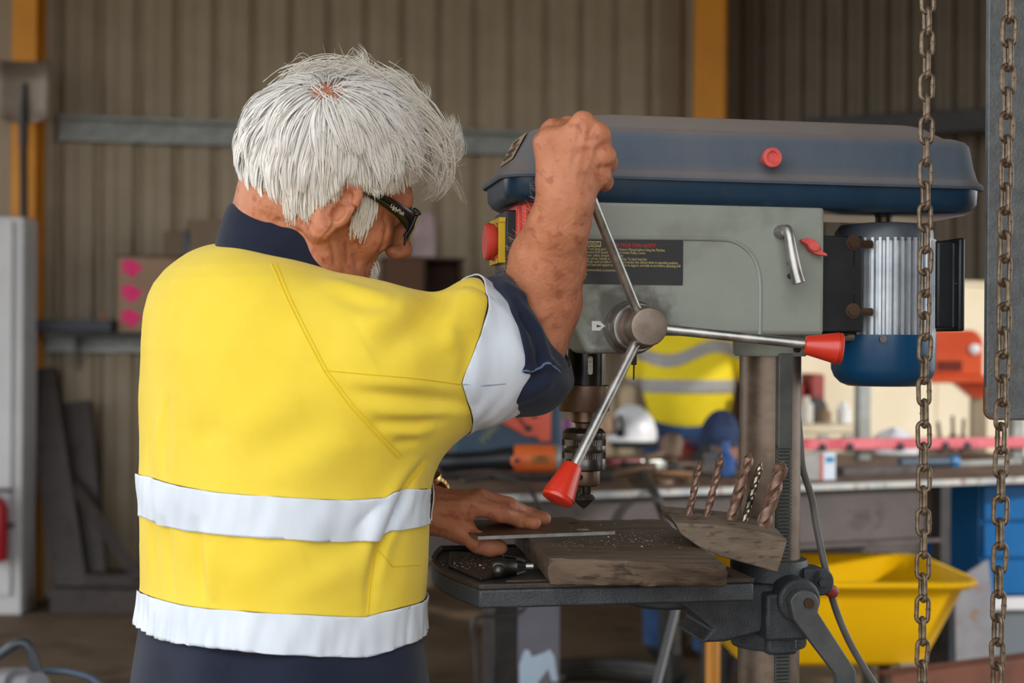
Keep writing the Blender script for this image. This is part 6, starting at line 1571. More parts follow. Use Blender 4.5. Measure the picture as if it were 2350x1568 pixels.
def left_arm(P):
    d = chain_sdf(P, [(EL_L, 0.044), (A3(880, 1125, 1.93), 0.042), (A3(935, 1158, 1.885), 0.031), (LW, 0.0285)], 0.02)
    h_ = None
    for i, (w_, k) in enumerate(((A3(1000, 1178, 1.850), I0), (A3(998, 1160, 1.866), M0), (A3(1000, 1160, 1.88), R0), (A3(998, 1165, 1.893), L0))):
        m_ = seg(P, w_, k, 0.0185, (0.0145, 0.0142, 0.0132, 0.012)[i]); h_ = m_ if h_ is None else smin(h_, m_, 0.014)
    h_ = smin(h_, seg(P, A3(1005, 1190, 1.845), A3(1055, 1215, 1.832), 0.021, 0.0165), 0.018)
    d = smin(d, h_, 0.02)
    for pts, r_ in (((I0, I1, I2, I3), 0.0112), ((M0, M1, M2, M3), 0.0112), ((R0, R1, R2, R3), 0.0105), ((L0, L1, L2, L3), 0.0092)):
        fg = chain_sdf(P, [(pts[0], r_ + 0.0012), (pts[1], r_), (pts[2], r_ * 0.90), (pts[3], r_ * 0.78)], 0.005)
        d = smin(d, fg, 0.006)
    tb = chain_sdf(P, [(A3(1055, 1213, 1.832), 0.0158), (A3(1098, 1246, 1.81), 0.0125), (A3(1124, 1254, 1.81), 0.0120), (A3(1146, 1257, 1.812), 0.0098)], 0.006)
    d = smin(d, tb, 0.010)
    return (d - 0.0006 * wob(P, 150, s=4) - 0.0003 * wob(P, 420, s=9)).astype(f32)
LV, LQ = surface(left_arm, (at(800, 1080, 1.98).x - 0.03, 1.765, PT - 0.045), (at(1285, 1200, 1.95).x, 2.035, at(900, 1040, 1.9).z), 0.0020)
LT = tris(LQ); LN = vnormals(LV, LT); hitl, _ = hitter(LV, LT)
dl_ = np.zeros(len(LV), dtype=f32)
for pts, hgt, wid in (([(1148, 1164), (1152, 1185)], -0.0012, 0.003), ([(1158, 1168), (1162, 1188)], -0.0010, 0.003), ([(1196, 1186), (1198, 1206)], -0.0010, 0.002), ([(1160, 1150), (1172, 1170)], -0.0012, 0.003), ([(1010, 1150), (1060, 1150), (1095, 1160)], 0.0012, 0.004),
                      ([(1010, 1175), (1050, 1180), (1085, 1170)], -0.0012, 0.006), ([(1075, 1215), (1060, 1195), (1085, 1185)], -0.0025, 0.005), ([(1105, 1238), (1100, 1256)], -0.0015, 0.003), ([(1010, 1135), (1045, 1135)], 0.0010, 0.003)):
    line = [np.array(hitl(x, y)[0], dtype=f32) for x, y in pts if hitl(x, y)[0] is not None]
    if len(line) > 1: dl_ += hgt * np.exp(-(polydist(LV, line) / wid) ** 2)
LV = LV + LN * dl_[:, None]
# ---- the covered part of the body: trunk, upper arms, legs ---------
HIPX, HIPZ = float(tc[1]), 0.93
def leg_pts(s):
    h0 = np.array([HIPX, DT, 0.90]) + rB * s * 0.085
    return h0, np.array([HIPX - 0.01, DT + 0.01, 0.50]) + rB * s * 0.10 + fB * 0.015, np.array([HIPX - 0.01, DT, 0.09]) + rB * s * 0.11 - fB * 0.01
def trunk(P):
    d = torso_sdf(P, 0.018)
    d = smin(d, seg(P, SH_R, A3(1195, 850, 1.675), 0.050, 0.040), 0.05)
    d = smin(d, seg(P, SH_L, EL_L, 0.060, 0.042), 0.05)
    d = smin(d, seg(P, NECK0, A3(650, 680, 1.69), 0.060, 0.08), 0.04)
    for s in (-1, 1):
        a, b, c = leg_pts(s)
        d = smin(d, chain_sdf(P, [(a, 0.070), (b, 0.055), (c, 0.04)], 0.03), 0.02)
        d = smin(d, seg(P, c + np.array([0, 0, -0.045]), c + fB * 0.15 + np.array([0, 0, -0.06]), 0.035, 0.028), 0.03)
    return d
BV, BQ = surface(trunk, (HIPX - 0.36, 1.36, 0.0), (at(1230, 800, 1.7).x, 2.12, at(600, 545, DT).z), 0.010, project=1)
# ---- assemble the body as one mesh
allV, allQ, off_ = [], [], 0
for v, q in ((NV, NQ), (RV, RQ), (LV, LQ), (BV, BQ)):
    allV.append(v); allQ.append(q + off_); off_ += len(v)
def skin_mat():
    m = mat('weathered_skin', (180, 112, 80), (196, 131, 98), rough=0.55, scale=26, c3=(168, 97, 71), bump=0.45, bscale=220, subs=0.06, spec=0.35, lo=0.3, hi=0.7)
    return m
M_skin = skin_mat()
FEET = np.array([HIPX, DT, 0.0])
V_ = np.concatenate(allV) - FEET.astype(f32); Q_ = np.concatenate(allQ)
me = np_mesh('person', V_, Q_); me.materials.append(M_skin)
MAN = bpy.data.objects.new('person', me); link(MAN); MAN.location = FEET
tag(MAN, 'white-haired person in a yellow work shirt gripping the drill press lever', 'person')
# ---- clothes --------------------------------------------------------
yv, yt = clip(SV, ST, -gcl - 0.0)                          # everything outside tape
keep = yt
# hem: drop cloth below the lower tape
SHIRT = np_obj('shirt', yv, yt, M_yel, MAN, label='bright yellow work shirt')
for g, lab in ((g1, 'silver reflective tape round the waist'), (g2, 'gathered silver reflective tape at the hem'), (g3, 'silver reflective tape round the sleeve')):
    cr_ = 0.0013 * wob(SV * V3((1, 1, 0.45)), 150, s=2) + 0.0009 * wob(SV * V3((1, 1, 0.6)), 260, s=6)
    v, t = clip(SV + SN * (0.0022 + cr_)[:, None], ST, g)
    o = np_obj('reflective_tape', v, t, M_tape, MAN, solid=0.0014, label=lab)
# seams stitched on the shirt
def seam(pts, r_=0.0008, name='seam', m=None, lift=0.0004):
    q = path3(pts, 8); line = [l + n_ * lift for l, n_ in q]
    if len(line) < 3: return
    mb = MB().tube(line, r_, 6); o = mb.build(name, m or mat('yellow_seam', (222, 190, 20), rough=0.9), MAN); o.location = -Vector(FEET)
seam([(622, 605), (660, 690), (700, 770), (745, 855), (800, 930), (860, 995), (915, 1050)])
seam([(632, 603), (668, 688), (708, 768), (752, 852), (808, 926), (868, 990), (922, 1044)], 0.0006)
seam([(745, 850), (850, 860), (950, 868), (1058, 882)], 0.0006)
seam([(975, 1060), (925, 1130), (890, 1195), (862, 1270), (848, 1350), (842, 1412)], 0.0007)
seam([(868, 1262), (900, 1300), (968, 1296)], 0.0006)
dk = mat('tape_edge_stitch', (150, 156, 170), rough=0.9)
seam([(1058, 884), (1100, 884), (1158, 879)], 0.0009, 'tape_join', dk, 0.0026)
# ---- trousers -------------------------------------------------------
def trousers(P):
    z = P[:, 2]
    d = smax(torso_sdf(P, 0.0035), z - (ZH + 0.055), 0.01)
    for s in (-1, 1):
        a, b, c = leg_pts(s)
        d = smin(d, chain_sdf(P, [(a + np.array([0, 0, -0.06]), 0.108), (b, 0.082), (c, 0.078)], 0.04), 0.05)
    d = smin(d, ell(P, (HIPX, DT, 0.84), (0.15, 0.13, 0.11)), 0.06)
    d = smax(d, 0.05 - z, 0.01)
    return (d - 0.0025 * wob(P * V3((1, 1, 0.35)), 55, s=3) - 0.0015 * wob(P, 40, s=8)).astype(f32)
TV, TQ = surface(trousers, (HIPX - 0.27, DT - 0.27, 0.03), (HIPX + 0.27, DT + 0.27, ZH + 0.065), 0.0055)
np_obj('trousers', TV, TQ, M_navy, MAN, label='dark navy work trousers')
for s in (-1, 1):
    a, b, c = leg_pts(s)
    def boot(P, c=c):
        e = smin(seg(P, c + np.array([0, 0, 0.05]), c + np.array([0, 0, -0.03]), 0.056, 0.055), seg(P, c + np.array([0, 0, -0.045]), c + fB * 0.17 + np.array([0, 0, -0.05]), 0.05, 0.044), 0.03)
        return smax(e, 0.002 - P[:, 2], 0.004).astype(f32)
    OV, OQ = surface(boot, (HIPX - 0.25, DT - 0.26, -0.01), (HIPX + 0.33, DT + 0.36, 0.22), 0.007)
    np_obj('boot', OV, OQ, mat('brown_boot_leather', (70, 46, 30), (86, 60, 40), rough=0.6, scale=20), MAN)
# ---- collar ---------------------------------------------------------
cc0 = A3(658, 586, 1.672)
ctop, cbot, cmid = [], [], []
cxd = np.array([math.cos(TH), math.sin(TH), 0.0]); cyd = np.array([-math.sin(TH), math.cos(TH), 0.0])
nC = 48
rings = [[], [], [], [], []]
for i in range(nC + 1):
    th = PI + (i / nC - 0.5) * 2 * PI * 0.86              # open at the throat
    fw = math.cos(th); sd_ = math.sin(th)
    drop = -0.050 * fw + 0.004 * math.sin(3 * th)         # falls towards the throat
    base = np.array(cc0) + np.array([0, 0, drop * 0.85])
    for k, (rr, dz_) in enumerate(((0.063, -0.018), (0.0615, 0.008), (0.0645, 0.0150), (0.0715, 0.006), (0.083, -0.036))):
        rr2 = rr * (1.0 + 0.02 * math.sin(5 * th + k))
        rings[k].append(base + cxd * fw * rr2 * 1.02 + cyd * sd_ * rr2 + np.array([0, 0, dz_ + 0.002 * math.sin(4 * th + k)]))
CVv = np.array([p for r_ in rings for p in r_], dtype=f32); CF = []
for k in range(4):
    for i in range(nC):
        a = k * (nC + 1) + i; CF.append((a, a + 1, a + nC + 2, a + nC + 1))
co = np_obj('collar', CVv, np.array(CF), M_navy, MAN, solid=0.003, label='navy folded shirt collar')
sbs = co.modifiers.new('sub', 'SUBSURF'); sbs.levels = 1; sbs.render_levels = 2
# ---- rolled cuff at the elbow --------------------------------------
RIM0, RIM1 = A3(1178, 648, 1.66), A3(1284, 832, 1.66)
rc_ = (RIM0 + RIM1) / 2
rd = (RIM1 - RIM0); rlen_ = np.linalg.norm(rd); rd = rd / rlen_
rn = np.cross(rd, np.array([0, 1.0, 0])); rn = rn / np.linalg.norm(rn)
if rn[0] < 0: rn = -rn
rn = rn + np.array([0, -0.18, 0]); rn /= np.linalg.norm(rn)
def cuff(P):
    d = chain_sdf(P, [(A3(1120, 800, 1.645), 0.0735), (A3(1172, 802, 1.655), 0.0725), (A3(1205, 822, 1.66), 0.0580)], 0.03)
    d = smin(d, ell(P, A3(1172, 700, 1.655), (0.032, 0.060, 0.030)), 0.03)
    d = smin(d, ell(P, A3(1225, 868, 1.655), (0.030, 0.050, 0.030)), 0.03)
    pl_d = (P - rc_) @ rn
    d = smax(d, pl_d.astype(f32) - 0.004, 0.010)
    q = P - rc_; ax_ = q @ rn; rad = np.sqrt(np.maximum((q * q).sum(1) - ax_ ** 2, 0))
    e = np.sqrt((rad - 0.0545) ** 2 + (ax_ - 0.000) ** 2) - 0.0085
    d = smin(d, e.astype(f32), 0.014)
    # second turn of the roll
    ax0 = (P - A3(1125, 800, 1.60)) @ sl_axis
    d = smax(d, -(ax0 - 0.020 + 0.004 * wob(P, 30, s=6)).astype(f32), 0.006)
    # open inside so the arm passes through
    d = smax(d, -seg(P, A3(1205, 830, 1.668), A3(1262, 640, 1.65), 0.050, 0.050), 0.006)
    return (d - 0.0022 * wob(P, 60, s=1) - 0.0012 * wob(P, 120, s=3)).astype(f32)
KV, KQ = surface(cuff, (at(1090, 800, 1.6).x, 1.55, at(1200, 970, 1.6).z), (at(1320, 800, 1.7).x, 1.77, at(1200, 615, 1.6).z), 0.0026)
KT = tris(KQ); KN_ = vnormals(KV, KT); hitk, _ = hitter(KV, KT)
dk_ = np.zeros(len(KV), dtype=f32)
for pts, hgt, wid in (([(1135, 690), (1185, 700), (1225, 760), (1240, 830)], -0.006, 0.006), ([(1185, 690), (1235, 760), (1258, 830)], 0.004, 0.008), ([(1165, 890), (1210, 870), (1250, 850)], -0.005, 0.006), ([(1195, 850), (1240, 848), (1262, 836), (1284, 848)], 0.004, 0.004), ([(1180, 760), (1200, 820), (1190, 860)], -0.004, 0.007), ([(1165, 920), (1215, 905), (1255, 880)], 0.004, 0.008), ([(1130, 665), (1170, 660), (1200, 680)], 0.004, 0.008), ([(1200, 720), (1225, 790)], -0.003, 0.005)):
    line = [np.array(hitk(x, y)[0], dtype=f32) for x, y in pts if hitk(x, y)[0] is not None]
    if len(line) > 1: dk_ += hgt * np.exp(-(polydist(KV, line) / wid) ** 2)
KV = KV + KN_ * dk_[:, None]
np_obj('rolled_cuff', KV, KQ, M_navy, MAN, label='rolled navy sleeve cuff')
hitk, _ = hitter(KV, KT)
fr_ = [hitk(x, y + 2 * math.sin(x * 0.8))[0] for x, y in ((1196, 851), (1208, 853), (1220, 851), (1232, 849), (1242, 842), (1250, 834), (1262, 836), (1274, 842), (1282, 848), (1285, 856))]
fr_ = [p for p in fr_ if p is not None]
if len(fr_) > 3:
    o = MB().tube(smooth_path(fr_, 4), 0.0013, 6).build('frayed_hem', mat('faded_denim_thread', (84, 104, 138), rough=0.95), MAN); o.location = -Vector(FEET)
# ---- chest pocket flap ---------------------------------------------
fp_ = [A3(962, 1022, 1.72), A3(1000, 1026, 1.75), A3(996, 1036, 1.75), A3(980, 1044, 1.74), A3(955, 1040, 1.71)]
o = MB().ring_faces([[Vector(p) for p in fp_], [Vector(p) + Vector((0.002, 0.012, -0.002)) for p in fp_]]).build('pocket_flap', M_yel, MAN, bevel=0.001); o.location = -Vector(FEET)
# ---- wrist watch ----------------------------------------------------
M_gold = mat('gold_steel_watch', (196, 156, 96), (224, 190, 130), rough=0.25, metal=0.9, scale=120)
wd_ = (A3(1000, 1166, 1.862) - A3(935, 1158, 1.885)); wd_ /= np.linalg.norm(wd_)
wc = A3(990, 1160, 1.865)
wx, wy, wd3 = frame_of(Vector(wd_))
WT = empty('wrist_watch', Vector(wc) - Vector(FEET), 0, parent=MAN); WT['label'] = 'gold wrist watch'
mbw = MB()
for k in range(26):
    th = 2 * PI * k / 26
    mbw.box((wx * math.cos(th) + wy * math.sin(th)) * 0.0345, (0.0055, 0.0078, 0.016), Matrix((wx * math.cos(th) + wy * math.sin(th), -wx * math.sin(th) + wy * math.cos(th), wd3)).transposed())
mbw.build('watch_bracelet', M_gold, WT, bevel=0.0008)
upv = Vector((0, -0.45, 1)); upv = (upv - wd3 * upv.dot(wd3)).normalized()
MB().lathe(upv * 0.034, upv, [(0, 0.019), (0.004, 0.020), (0.008, 0.019), (0.0095, 0.016), (0.0096, 0.001)], 28).build('watch_case', M_gold, WT)
# ---- sunglasses -----------------------------------------------------
M_frame = mat('glossy_black_frame', (14, 14, 15), (20, 20, 21), rough=0.18, scale=5)
M_lens = mat('dark_brown_lens', (30, 16, 12), rough=0.06, spec=0.8, coat=0.6)
SG = empty('sunglasses', Vector(HO) - Vector(FEET), 0, parent=MAN); SG['label'] = 'black wrap-around sunglasses'
def hloc(p): return Vector(HS * (HR @ np.array(p, dtype=f32)))
for s in (-1, 1):
    secs = [(-0.020, 0.0795, 0.018, 0.0035), (-0.006, 0.0810, 0.0255, 0.004), (0.006, 0.0815, 0.0262, 0.0045), (0.040, 0.0800, 0.0215, 0.0065), (0.064, 0.0765, 0.0165, 0.0078), (0.078, 0.0735, 0.0120, 0.0095), (0.088, 0.0700, 0.0085, 0.0125), (0.094, 0.0660, 0.0045, 0.0155)]
    rings = []
    for (x_, y_, z_, h_) in secs:
        rings.append([hloc((x_ + dx_, s * (y_ + w_), z_ + hh_ * h_)) for w_, hh_, dx_ in ((0, -1, 0), (0.0018, -0.8, 0), (0.0022, 0, 0), (0.0018, 0.8, 0), (0, 1, 0), (-0.0012, 0.8, 0), (-0.0014, 0, 0), (-0.0012, -0.8, 0))])
    MB().loft(rings).build('temple_arm', M_frame, SG, angle=60)
    # wrapped lens: curved shield from temple to bridge
    nl = 16; outer, inner = [], []
    for i in range(nl + 1):
        t = i / nl; yy = s * (0.0665 - 0.0595 * t)
        xx = 0.0945 + 0.022 * math.sin(t * PI / 2) ** 0.8
        top_ = 0.0185 - 0.004 * t - 0.004 * (1 - t) ** 3; bt = -0.0125 - 0.012 * math.sin(min(1, t * 1.25) * PI) ** 0.7 + 0.010 * max(0, t - 0.7) / 0.3
        outer.append((xx, yy, top_, bt))
    rings = [[hloc((x_ - 0.008 * 0, y_, z1_)), hloc((x_ + 0.0018, y_, (z1_ + z0_) / 2)), hloc((x_ - 0.002, y_, z0_)), hloc((x_ - 0.0045, y_, z0_)), hloc((x_ - 0.0005, y_, (z1_ + z0_) / 2)), hloc((x_ - 0.0025, y_, z1_))] for (x_, y_, z1_, z0_) in outer]
    MB().loft(rings).build('lens', M_lens, SG, angle=70)
    topb = [hloc((x_ - 0.001, y_, z1_ + 0.001)) for (x_, y_, z1_, z0_) in outer]; botb = [hloc((x_ - 0.003, y_, z0_)) for (x_, y_, z1_, z0_) in outer]
    MB().tube(topb, 0.0024, 8).tube(botb, 0.0014, 8).tube([topb[0], (topb[0] + botb[0]) / 2 + hloc((0.001, s * 0.001, 0)), botb[0]], 0.0030, 8).build('lens_rim', M_frame, SG)
MB().tube([hloc((0.1165, -0.008, 0.011)), hloc((0.1185, 0, 0.012)), hloc((0.1165, 0.008, 0.011))], 0.0026, 8).build('bridge', M_frame, SG)
# maker's script on the near temple
tm = Matrix.Identity(4)
ex_, ez_ = hloc((0.96, 0.14, -0.22)).normalized(), hloc((0.2, 0, 0.98)).normalized(); ny_ = ez_.cross(ex_) 
ny_ = ex_.cross(ez_); ez2 = ny_.cross(ex_) * -1
ez2 = ez_ - ex_ * ez_.dot(ex_); ez2.normalize(); nz_ = ex_.cross(ez2)
p_ = hloc((0.052, -0.0812, 0.0165))
tm = Matrix(((ex_.x, ez2.x, nz_.x, p_.x), (ex_.y, ez2.y, nz_.y, p_.y), (ex_.z, ez2.z, nz_.z, p_.z), (0, 0, 0, 1)))
text('lettering', 'UglyFish', 0.0062, M_bwhite, SG, tm, width=0.021)
# ---- hair -----------------------------------------------------------
def skull_w(P): return smin(skull(to_h(P)), seg(P, H((-0.036, 0, -0.030)), NECK0, 0.056, 0.060), 0.03)
def grad(f, P, e=0.0008):
    g = np.empty_like(P)
    for i in range(3):
        o = np.zeros(3, dtype=f32); o[i] = e; g[:, i] = (f(P + o) - f(P - o)) / (2 * e)
    return g / (np.linalg.norm(g, axis=1)[:, None] + 1e-9)
CROWN = np.array([-0.050, -0.018, 0.112])
def roots(n, test, seed):
    r = np.random.default_rng(seed); out = np.zeros((0, 3), dtype=f32)
    while len(out) < n:
        v = r.normal(size=(n * 3, 3)); v /= np.linalg.norm(v, axis=1)[:, None]
        q = (np.array([-0.004, 0, 0.03]) + v * np.array([0.10, 0.08, 0.10])).astype(f32)
        for _ in range(4):
            d = skull(q); g = grad(skull, q); q = (q - d[:, None] * g).astype(f32)
        out = np.concatenate([out, q[test(q)]])
    return out[:n]
def grow(R, length, steps, lift0, lift1, flow, r, curl=0.0, gravity=0.35, stick=0.8):
    """strands that follow the skull: all in head coordinates"""
    n = len(R); L_ = np.asarray(length, dtype=f32).reshape(-1, 1) * np.ones((n, 1), dtype=f32)
    P = R.copy(); pts = [P.copy()]
    jit = r.normal(size=(n, 3)).astype(f32) * 0.10
    gdir = (np.array([0, 0, -1.0], dtype=f32) @ HR)
    lf = r.uniform(0.7, 1.25, size=(n, 1)).astype(f32)
    for s in range(steps):
        t = (s + 1) / steps
        g = grad(skull, P); d = flow(P) + jit + curl * np.stack([np.sin(t * 9 + jit[:, 0] * 40), np.cos(t * 8 + jit[:, 1] * 40), np.sin(t * 7 + jit[:, 2] * 40)], 1)
        d = d + gdir * gravity * t
        d = d - g * (d * g).sum(1)[:, None] * stick
        d = d / (np.linalg.norm(d, axis=1)[:, None] + 1e-9)
        P = (P + d * L_ / steps).astype(f32)
        want = (lift0 + (lift1 - lift0) * min(1, t * 1.4)) * lf[:, 0]
        e = skull(P); g = grad(skull, P)
        P = (P + g * np.clip(want - e, -0.004, 0.02)[:, None] * np.where(e < want, 1.0, 0.35)[:, None]).astype(f32)
        pts.append(P.copy())
    return np.stack(pts, 1)                              # strand, point, xyz
def flow_out(P):
    d = P - CROWN.astype(f32); n = np.linalg.norm(d, axis=1)[:, None]
    d = d / (n + 1e-6)
    # behind and beside the crown it falls, ahead of it sweeps forward and to his right
    d = d + np.array([0.10, -0.10, -0.35], dtype=f32) * np.clip(n / 0.1, 0, 1)
    return d.astype(f32)
def scalp(q):
    x, y, z = q[:, 0], q[:, 1], q[:, 2]
    front = x < 0.060 + 0.25 * np.clip(z - 0.06, 0, 0.1)
    low = np.where(x > 0.012, 0.030 + (x - 0.012) * 0.75, np.where(x > -0.022, 0.038, -0.046))
    side = z > low
    spot = np.linalg.norm(q - CROWN.astype(f32), axis=1)
    return front & side & ((spot > 0.020) | (np.random.default_rng(1).uniform(size=len(q)) < 0.12))
hr = np.random.default_rng(21)
R1 = roots(15000, scalp, 5)
ln = 0.058 + 0.020 * hr.uniform(size=len(R1))
zl_ = np.where(R1[:, 0] > -0.022, 0.012, -0.060)
ln = np.minimum(ln, (R1[:, 2] - zl_) * 1.05 + 0.004 + 0.018 * hr.uniform(size=len(R1)) ** 2).clip(0.012)
# lock them together in clumps
S1 = grow(R1, ln, 9, 0.004, 0.0195, flow_out, hr)
def clump(S, k, amt, r):
    c = r.choice(len(S), k, replace=False); D_ = None
    own = np.empty(len(S), dtype=int)
    for i in range(0, len(S), 2000):
        dd = ((S[i:i + 2000, 0, None, :] - S[None, c, 0, :]) ** 2).sum(2); own[i:i + 2000] = c[np.argmin(dd, 1)]
    t = np.linspace(0, 1, S.shape[1])[None, :, None] ** 1.2
    return S + (S[own] - S) * t * amt
S1 = clump(S1, 520, 0.66, hr)
def trim(S, lim):
    """cut each strand where it would pass the hairline below"""
    n, k, _ = S.shape; bad = S[:, :, 2] < lim(S[:, :, 0], S[:, :, 1])
    first = np.where(bad.any(1), bad.argmax(1), k); S = S.copy()
    for i in range(1, k):
        m = first <= i; S[m, i] = S[m, i - 1] + (S[m, i] - S[m, i - 1]) * 0.12
    return S
hj = (hr.normal(size=(len(S1), 1)) * 0.005)
def hairline(x, y):
    z = np.interp(x, [-0.13, -0.05, -0.028, -0.016, 0.014, 0.03, 0.05, 0.075, 0.10], [-0.064, -0.058, -0.026, 0.034, 0.037, 0.036, 0.058, 0.082, 0.095])
    return z + hj
S1 = trim(S1, hairline)
# sideburn
R2 = roots(420, lambda q: (q[:, 0] > 0.018) & (q[:, 0] < 0.040) & (q[:, 2] < 0.022) & (q[:, 2] > -0.014), 9)
S2 = grow(R2, 0.010 + 0.018 * hr.uniform(size=len(R2)), 6, 0.002, 0.006, lambda P: np.tile(np.array([0.18, 0, -1.0], dtype=f32), (len(P), 1)), hr)
S2 = np.concatenate([S2, np.repeat(S2[:, -1:, :], 3, 1)], 1)
# wind-blown forelock and top tufts: guide curves in the plane of his head, spread in depth
def guided(px, n, seed, spread0=0.016, spread1=0.010, depth=0.022, y0=0.0):
    r = np.random.default_rng(seed); D_ = float(H((0.06, y0, 0.08))[1])
    g = np.array([at(x, y, D_) for x, y in px], dtype=float)
    tg = np.linspace(0, 1, len(g)); t = np.linspace(0, 1, 10)
    sm = np.array(smooth_path([Vector(p) for p in g], 6)); ts = np.linspace(0, 1, len(sm))
    base = np.stack([np.interp(t, ts, sm[:, k]) for k in range(3)], 1)
    out = []
    for _ in range(n):
        o0 = np.clip(r.normal(size=3), -1.5, 1.5) * np.array([spread0, depth, spread0]); o1 = o0 * 0.25 + np.clip(r.normal(size=3), -1.5, 1.5) * np.array([spread1, depth * 0.4, spread1]) * 0.6
        k = r.uniform(0.75, 1.0); tt = t * k
        b = np.stack([np.interp(tt, t, base[:, q]) for q in range(3)], 1)
        out.append(b + o0[None] * (1 - t[:, None]) + o1[None] * t[:, None] + r.normal(size=3)[None] * 0.002 * np.sin(t * PI)[:, None])
    return np.array(out, dtype=f32)
W3 = np.concatenate([guided([(905, 235), (965, 275), (1003, 330), (1014, 390), (1000, 432), (968, 450)], 300, 1, 0.014, 0.008), guided([(900, 230), (955, 265), (1000, 310), (1028, 335), (1040, 305), (1030, 272)], 200, 2, 0.014, 0.007), guided([(915, 255), (970, 300), (1006, 345), (1032, 352), (1043, 322), (1034, 285)], 150, 3, 0.014, 0.007),
                     guided([(850, 200), (905, 222), (948, 265), (975, 315), (990, 365)], 300, 7), guided([(690, 205), (740, 176), (795, 172), (855, 195), (910, 230)], 300, 8, 0.014, 0.012), guided([(650, 235), (690, 195), (745, 182), (805, 188), (865, 206)], 200, 9, 0.012, 0.012)])
W5 = np.concatenate([guided([(800, 178), (826, 158), (834, 136), (815, 114)], 60, 4, 0.008, 0.008), guided([(900, 190), (935, 195), (965, 235), (984, 212), (968, 180)], 22, 5, 0.006, 0.003), guided([(880, 180), (915, 175), (938, 200), (930, 225)], 22, 6, 0.006, 0.004), guided([(960, 260), (1000, 330), (1040, 372), (1066, 368)], 16, 10, 0.006, 0.004)])
# loose flyaways over the top
R4 = roots(340, lambda q: (q[:, 2] > 0.07) & (q[:, 0] > -0.06), 15)
def fly(R, r):
    n = len(R); t = np.linspace(0, 1, 10)[None, :, None]; g = grad(skull, R)[:, None, :]
    fwd = flow_out(R)[:, None, :]; h_ = r.uniform(0.003, 0.018, size=(n, 1, 1)); l_ = r.uniform(0.03, 0.075, size=(n, 1, 1)); w_ = r.normal(size=(n, 1, 3)) * 0.010
    return (R[:, None, :] + g * (0.012 * t + h_ * np.sin(t * 2.2)) + fwd * l_ * t + w_ * np.sin(t * 4)).astype(f32)
S4 = clump(fly(R4, hr), 90, 0.6, hr)
def to_world(S): return (S.reshape(-1, 3) @ (HR.T * f32(HS)) + HO).reshape(S.shape)
def hair_obj(name, S, m, r0, r1, lab=None, parent=MAN, scale=None, soft=0.0):
    """strands as thin tapering tubes of three sides"""
    n, k, _ = S.shape
    T_ = np.gradient(S, axis=1); T_ /= (np.linalg.norm(T_, axis=2)[..., None] + 1e-9)
    ref = np.array([0.3, -0.8, 0.5]); X_ = np.cross(T_, ref); X_ /= (np.linalg.norm(X_, axis=2)[..., None] + 1e-9); Y_ = np.cross(T_, X_)
    rad = np.interp(np.linspace(0, 1, k), [0, 0.6, 1], [r0, r0, r1])[None, :, None]
    if scale is not None: rad = rad * scale[:, None, None]
    ringv = [S + (X_ * math.cos(a) + Y_ * math.sin(a)) * rad for a in (0, 2 * PI / 3, 4 * PI / 3)]
    V = np.stack(ringv, 2).reshape(-1, 3)                # strand, point, side
    base = (np.arange(n)[:, None] * k + np.arange(k - 1)[None]).ravel() * 3
    F_ = np.concatenate([np.stack([base + a, base + b, base + 3 + b, base + 3 + a], 1) for a, b in ((0, 1), (1, 2), (2, 0))])
    o = np_obj(name, V.astype(f32), F_, m, parent, label=lab)
    if soft:                                             # strands lie in the lie of the hair: lean their normals to the mass they form
        c = np.repeat(S.reshape(-1, 3), 3, 0).astype(f32); tube = V - c; tube /= (np.linalg.norm(tube, axis=1)[:, None] + 1e-9)
        gn = grad(skull_w, c); nn = tube * (1 - soft) + gn * soft; nn /= (np.linalg.norm(nn, axis=1)[:, None] + 1e-9)
        o.data.normals_split_custom_set_from_vertices([tuple(x) for x in nn.astype(float)])
    return o
M_hair = mat('white_hair', (246, 237, 226), (251, 246, 239), rough=0.5, scale=30, spec=0.4)
_nt = M_hair.node_tree; _b = _nt.nodes['Principled BSDF']; _tr = _nt.nodes.new('ShaderNodeBsdfTranslucent'); _tr.inputs['Color'].default_value = (0.95, 0.92, 0.87, 1)
_mx = _nt.nodes.new('ShaderNodeMixShader'); _mx.inputs[0].default_value = 0.10; _nt.links.new(_b.outputs[0], _mx.inputs[1]); _nt.links.new(_tr.outputs[0], _mx.inputs[2]); _nt.links.new(_mx.outputs[0], _nt.nodes['Material Output'].inputs['Surface'])
hsc = np.concatenate([np.full(len(s_), k) for s_, k in ((S1, 1.0), (S2, 0.7))])
hair_obj('hair', np.concatenate([to_world(S1), to_world(S2)]), M_hair, 0.00064, 0.00018, 'tousled white hair', scale=hsc, soft=0.8)
M_wisp = mat('fine_white_hair', (252, 246, 236), rough=0.45, spec=0.5)
_nt = M_wisp.node_tree; _b = _nt.nodes['Principled BSDF']; _tr = _nt.nodes.new('ShaderNodeBsdfTranslucent'); _tr.inputs['Color'].default_value = (0.98, 0.95, 0.90, 1)
_mx = _nt.nodes.new('ShaderNodeMixShader'); _mx.inputs[0].default_value = 0.5; _nt.links.new(_b.outputs[0], _mx.inputs[1]); _nt.links.new(_tr.outputs[0], _mx.inputs[2]); _nt.links.new(_mx.outputs[0], _nt.nodes['Material Output'].inputs['Surface'])
wsc = np.concatenate([np.full(len(s_), k) for s_, k in ((W3, 0.8), (S4, 0.5), (W5, 0.5))])
hair_obj('hair_wisps', np.concatenate([W3, to_world(S4), W5]), M_wisp, 0.00056, 0.00014, 'wind-blown loose white hair', scale=wsc)
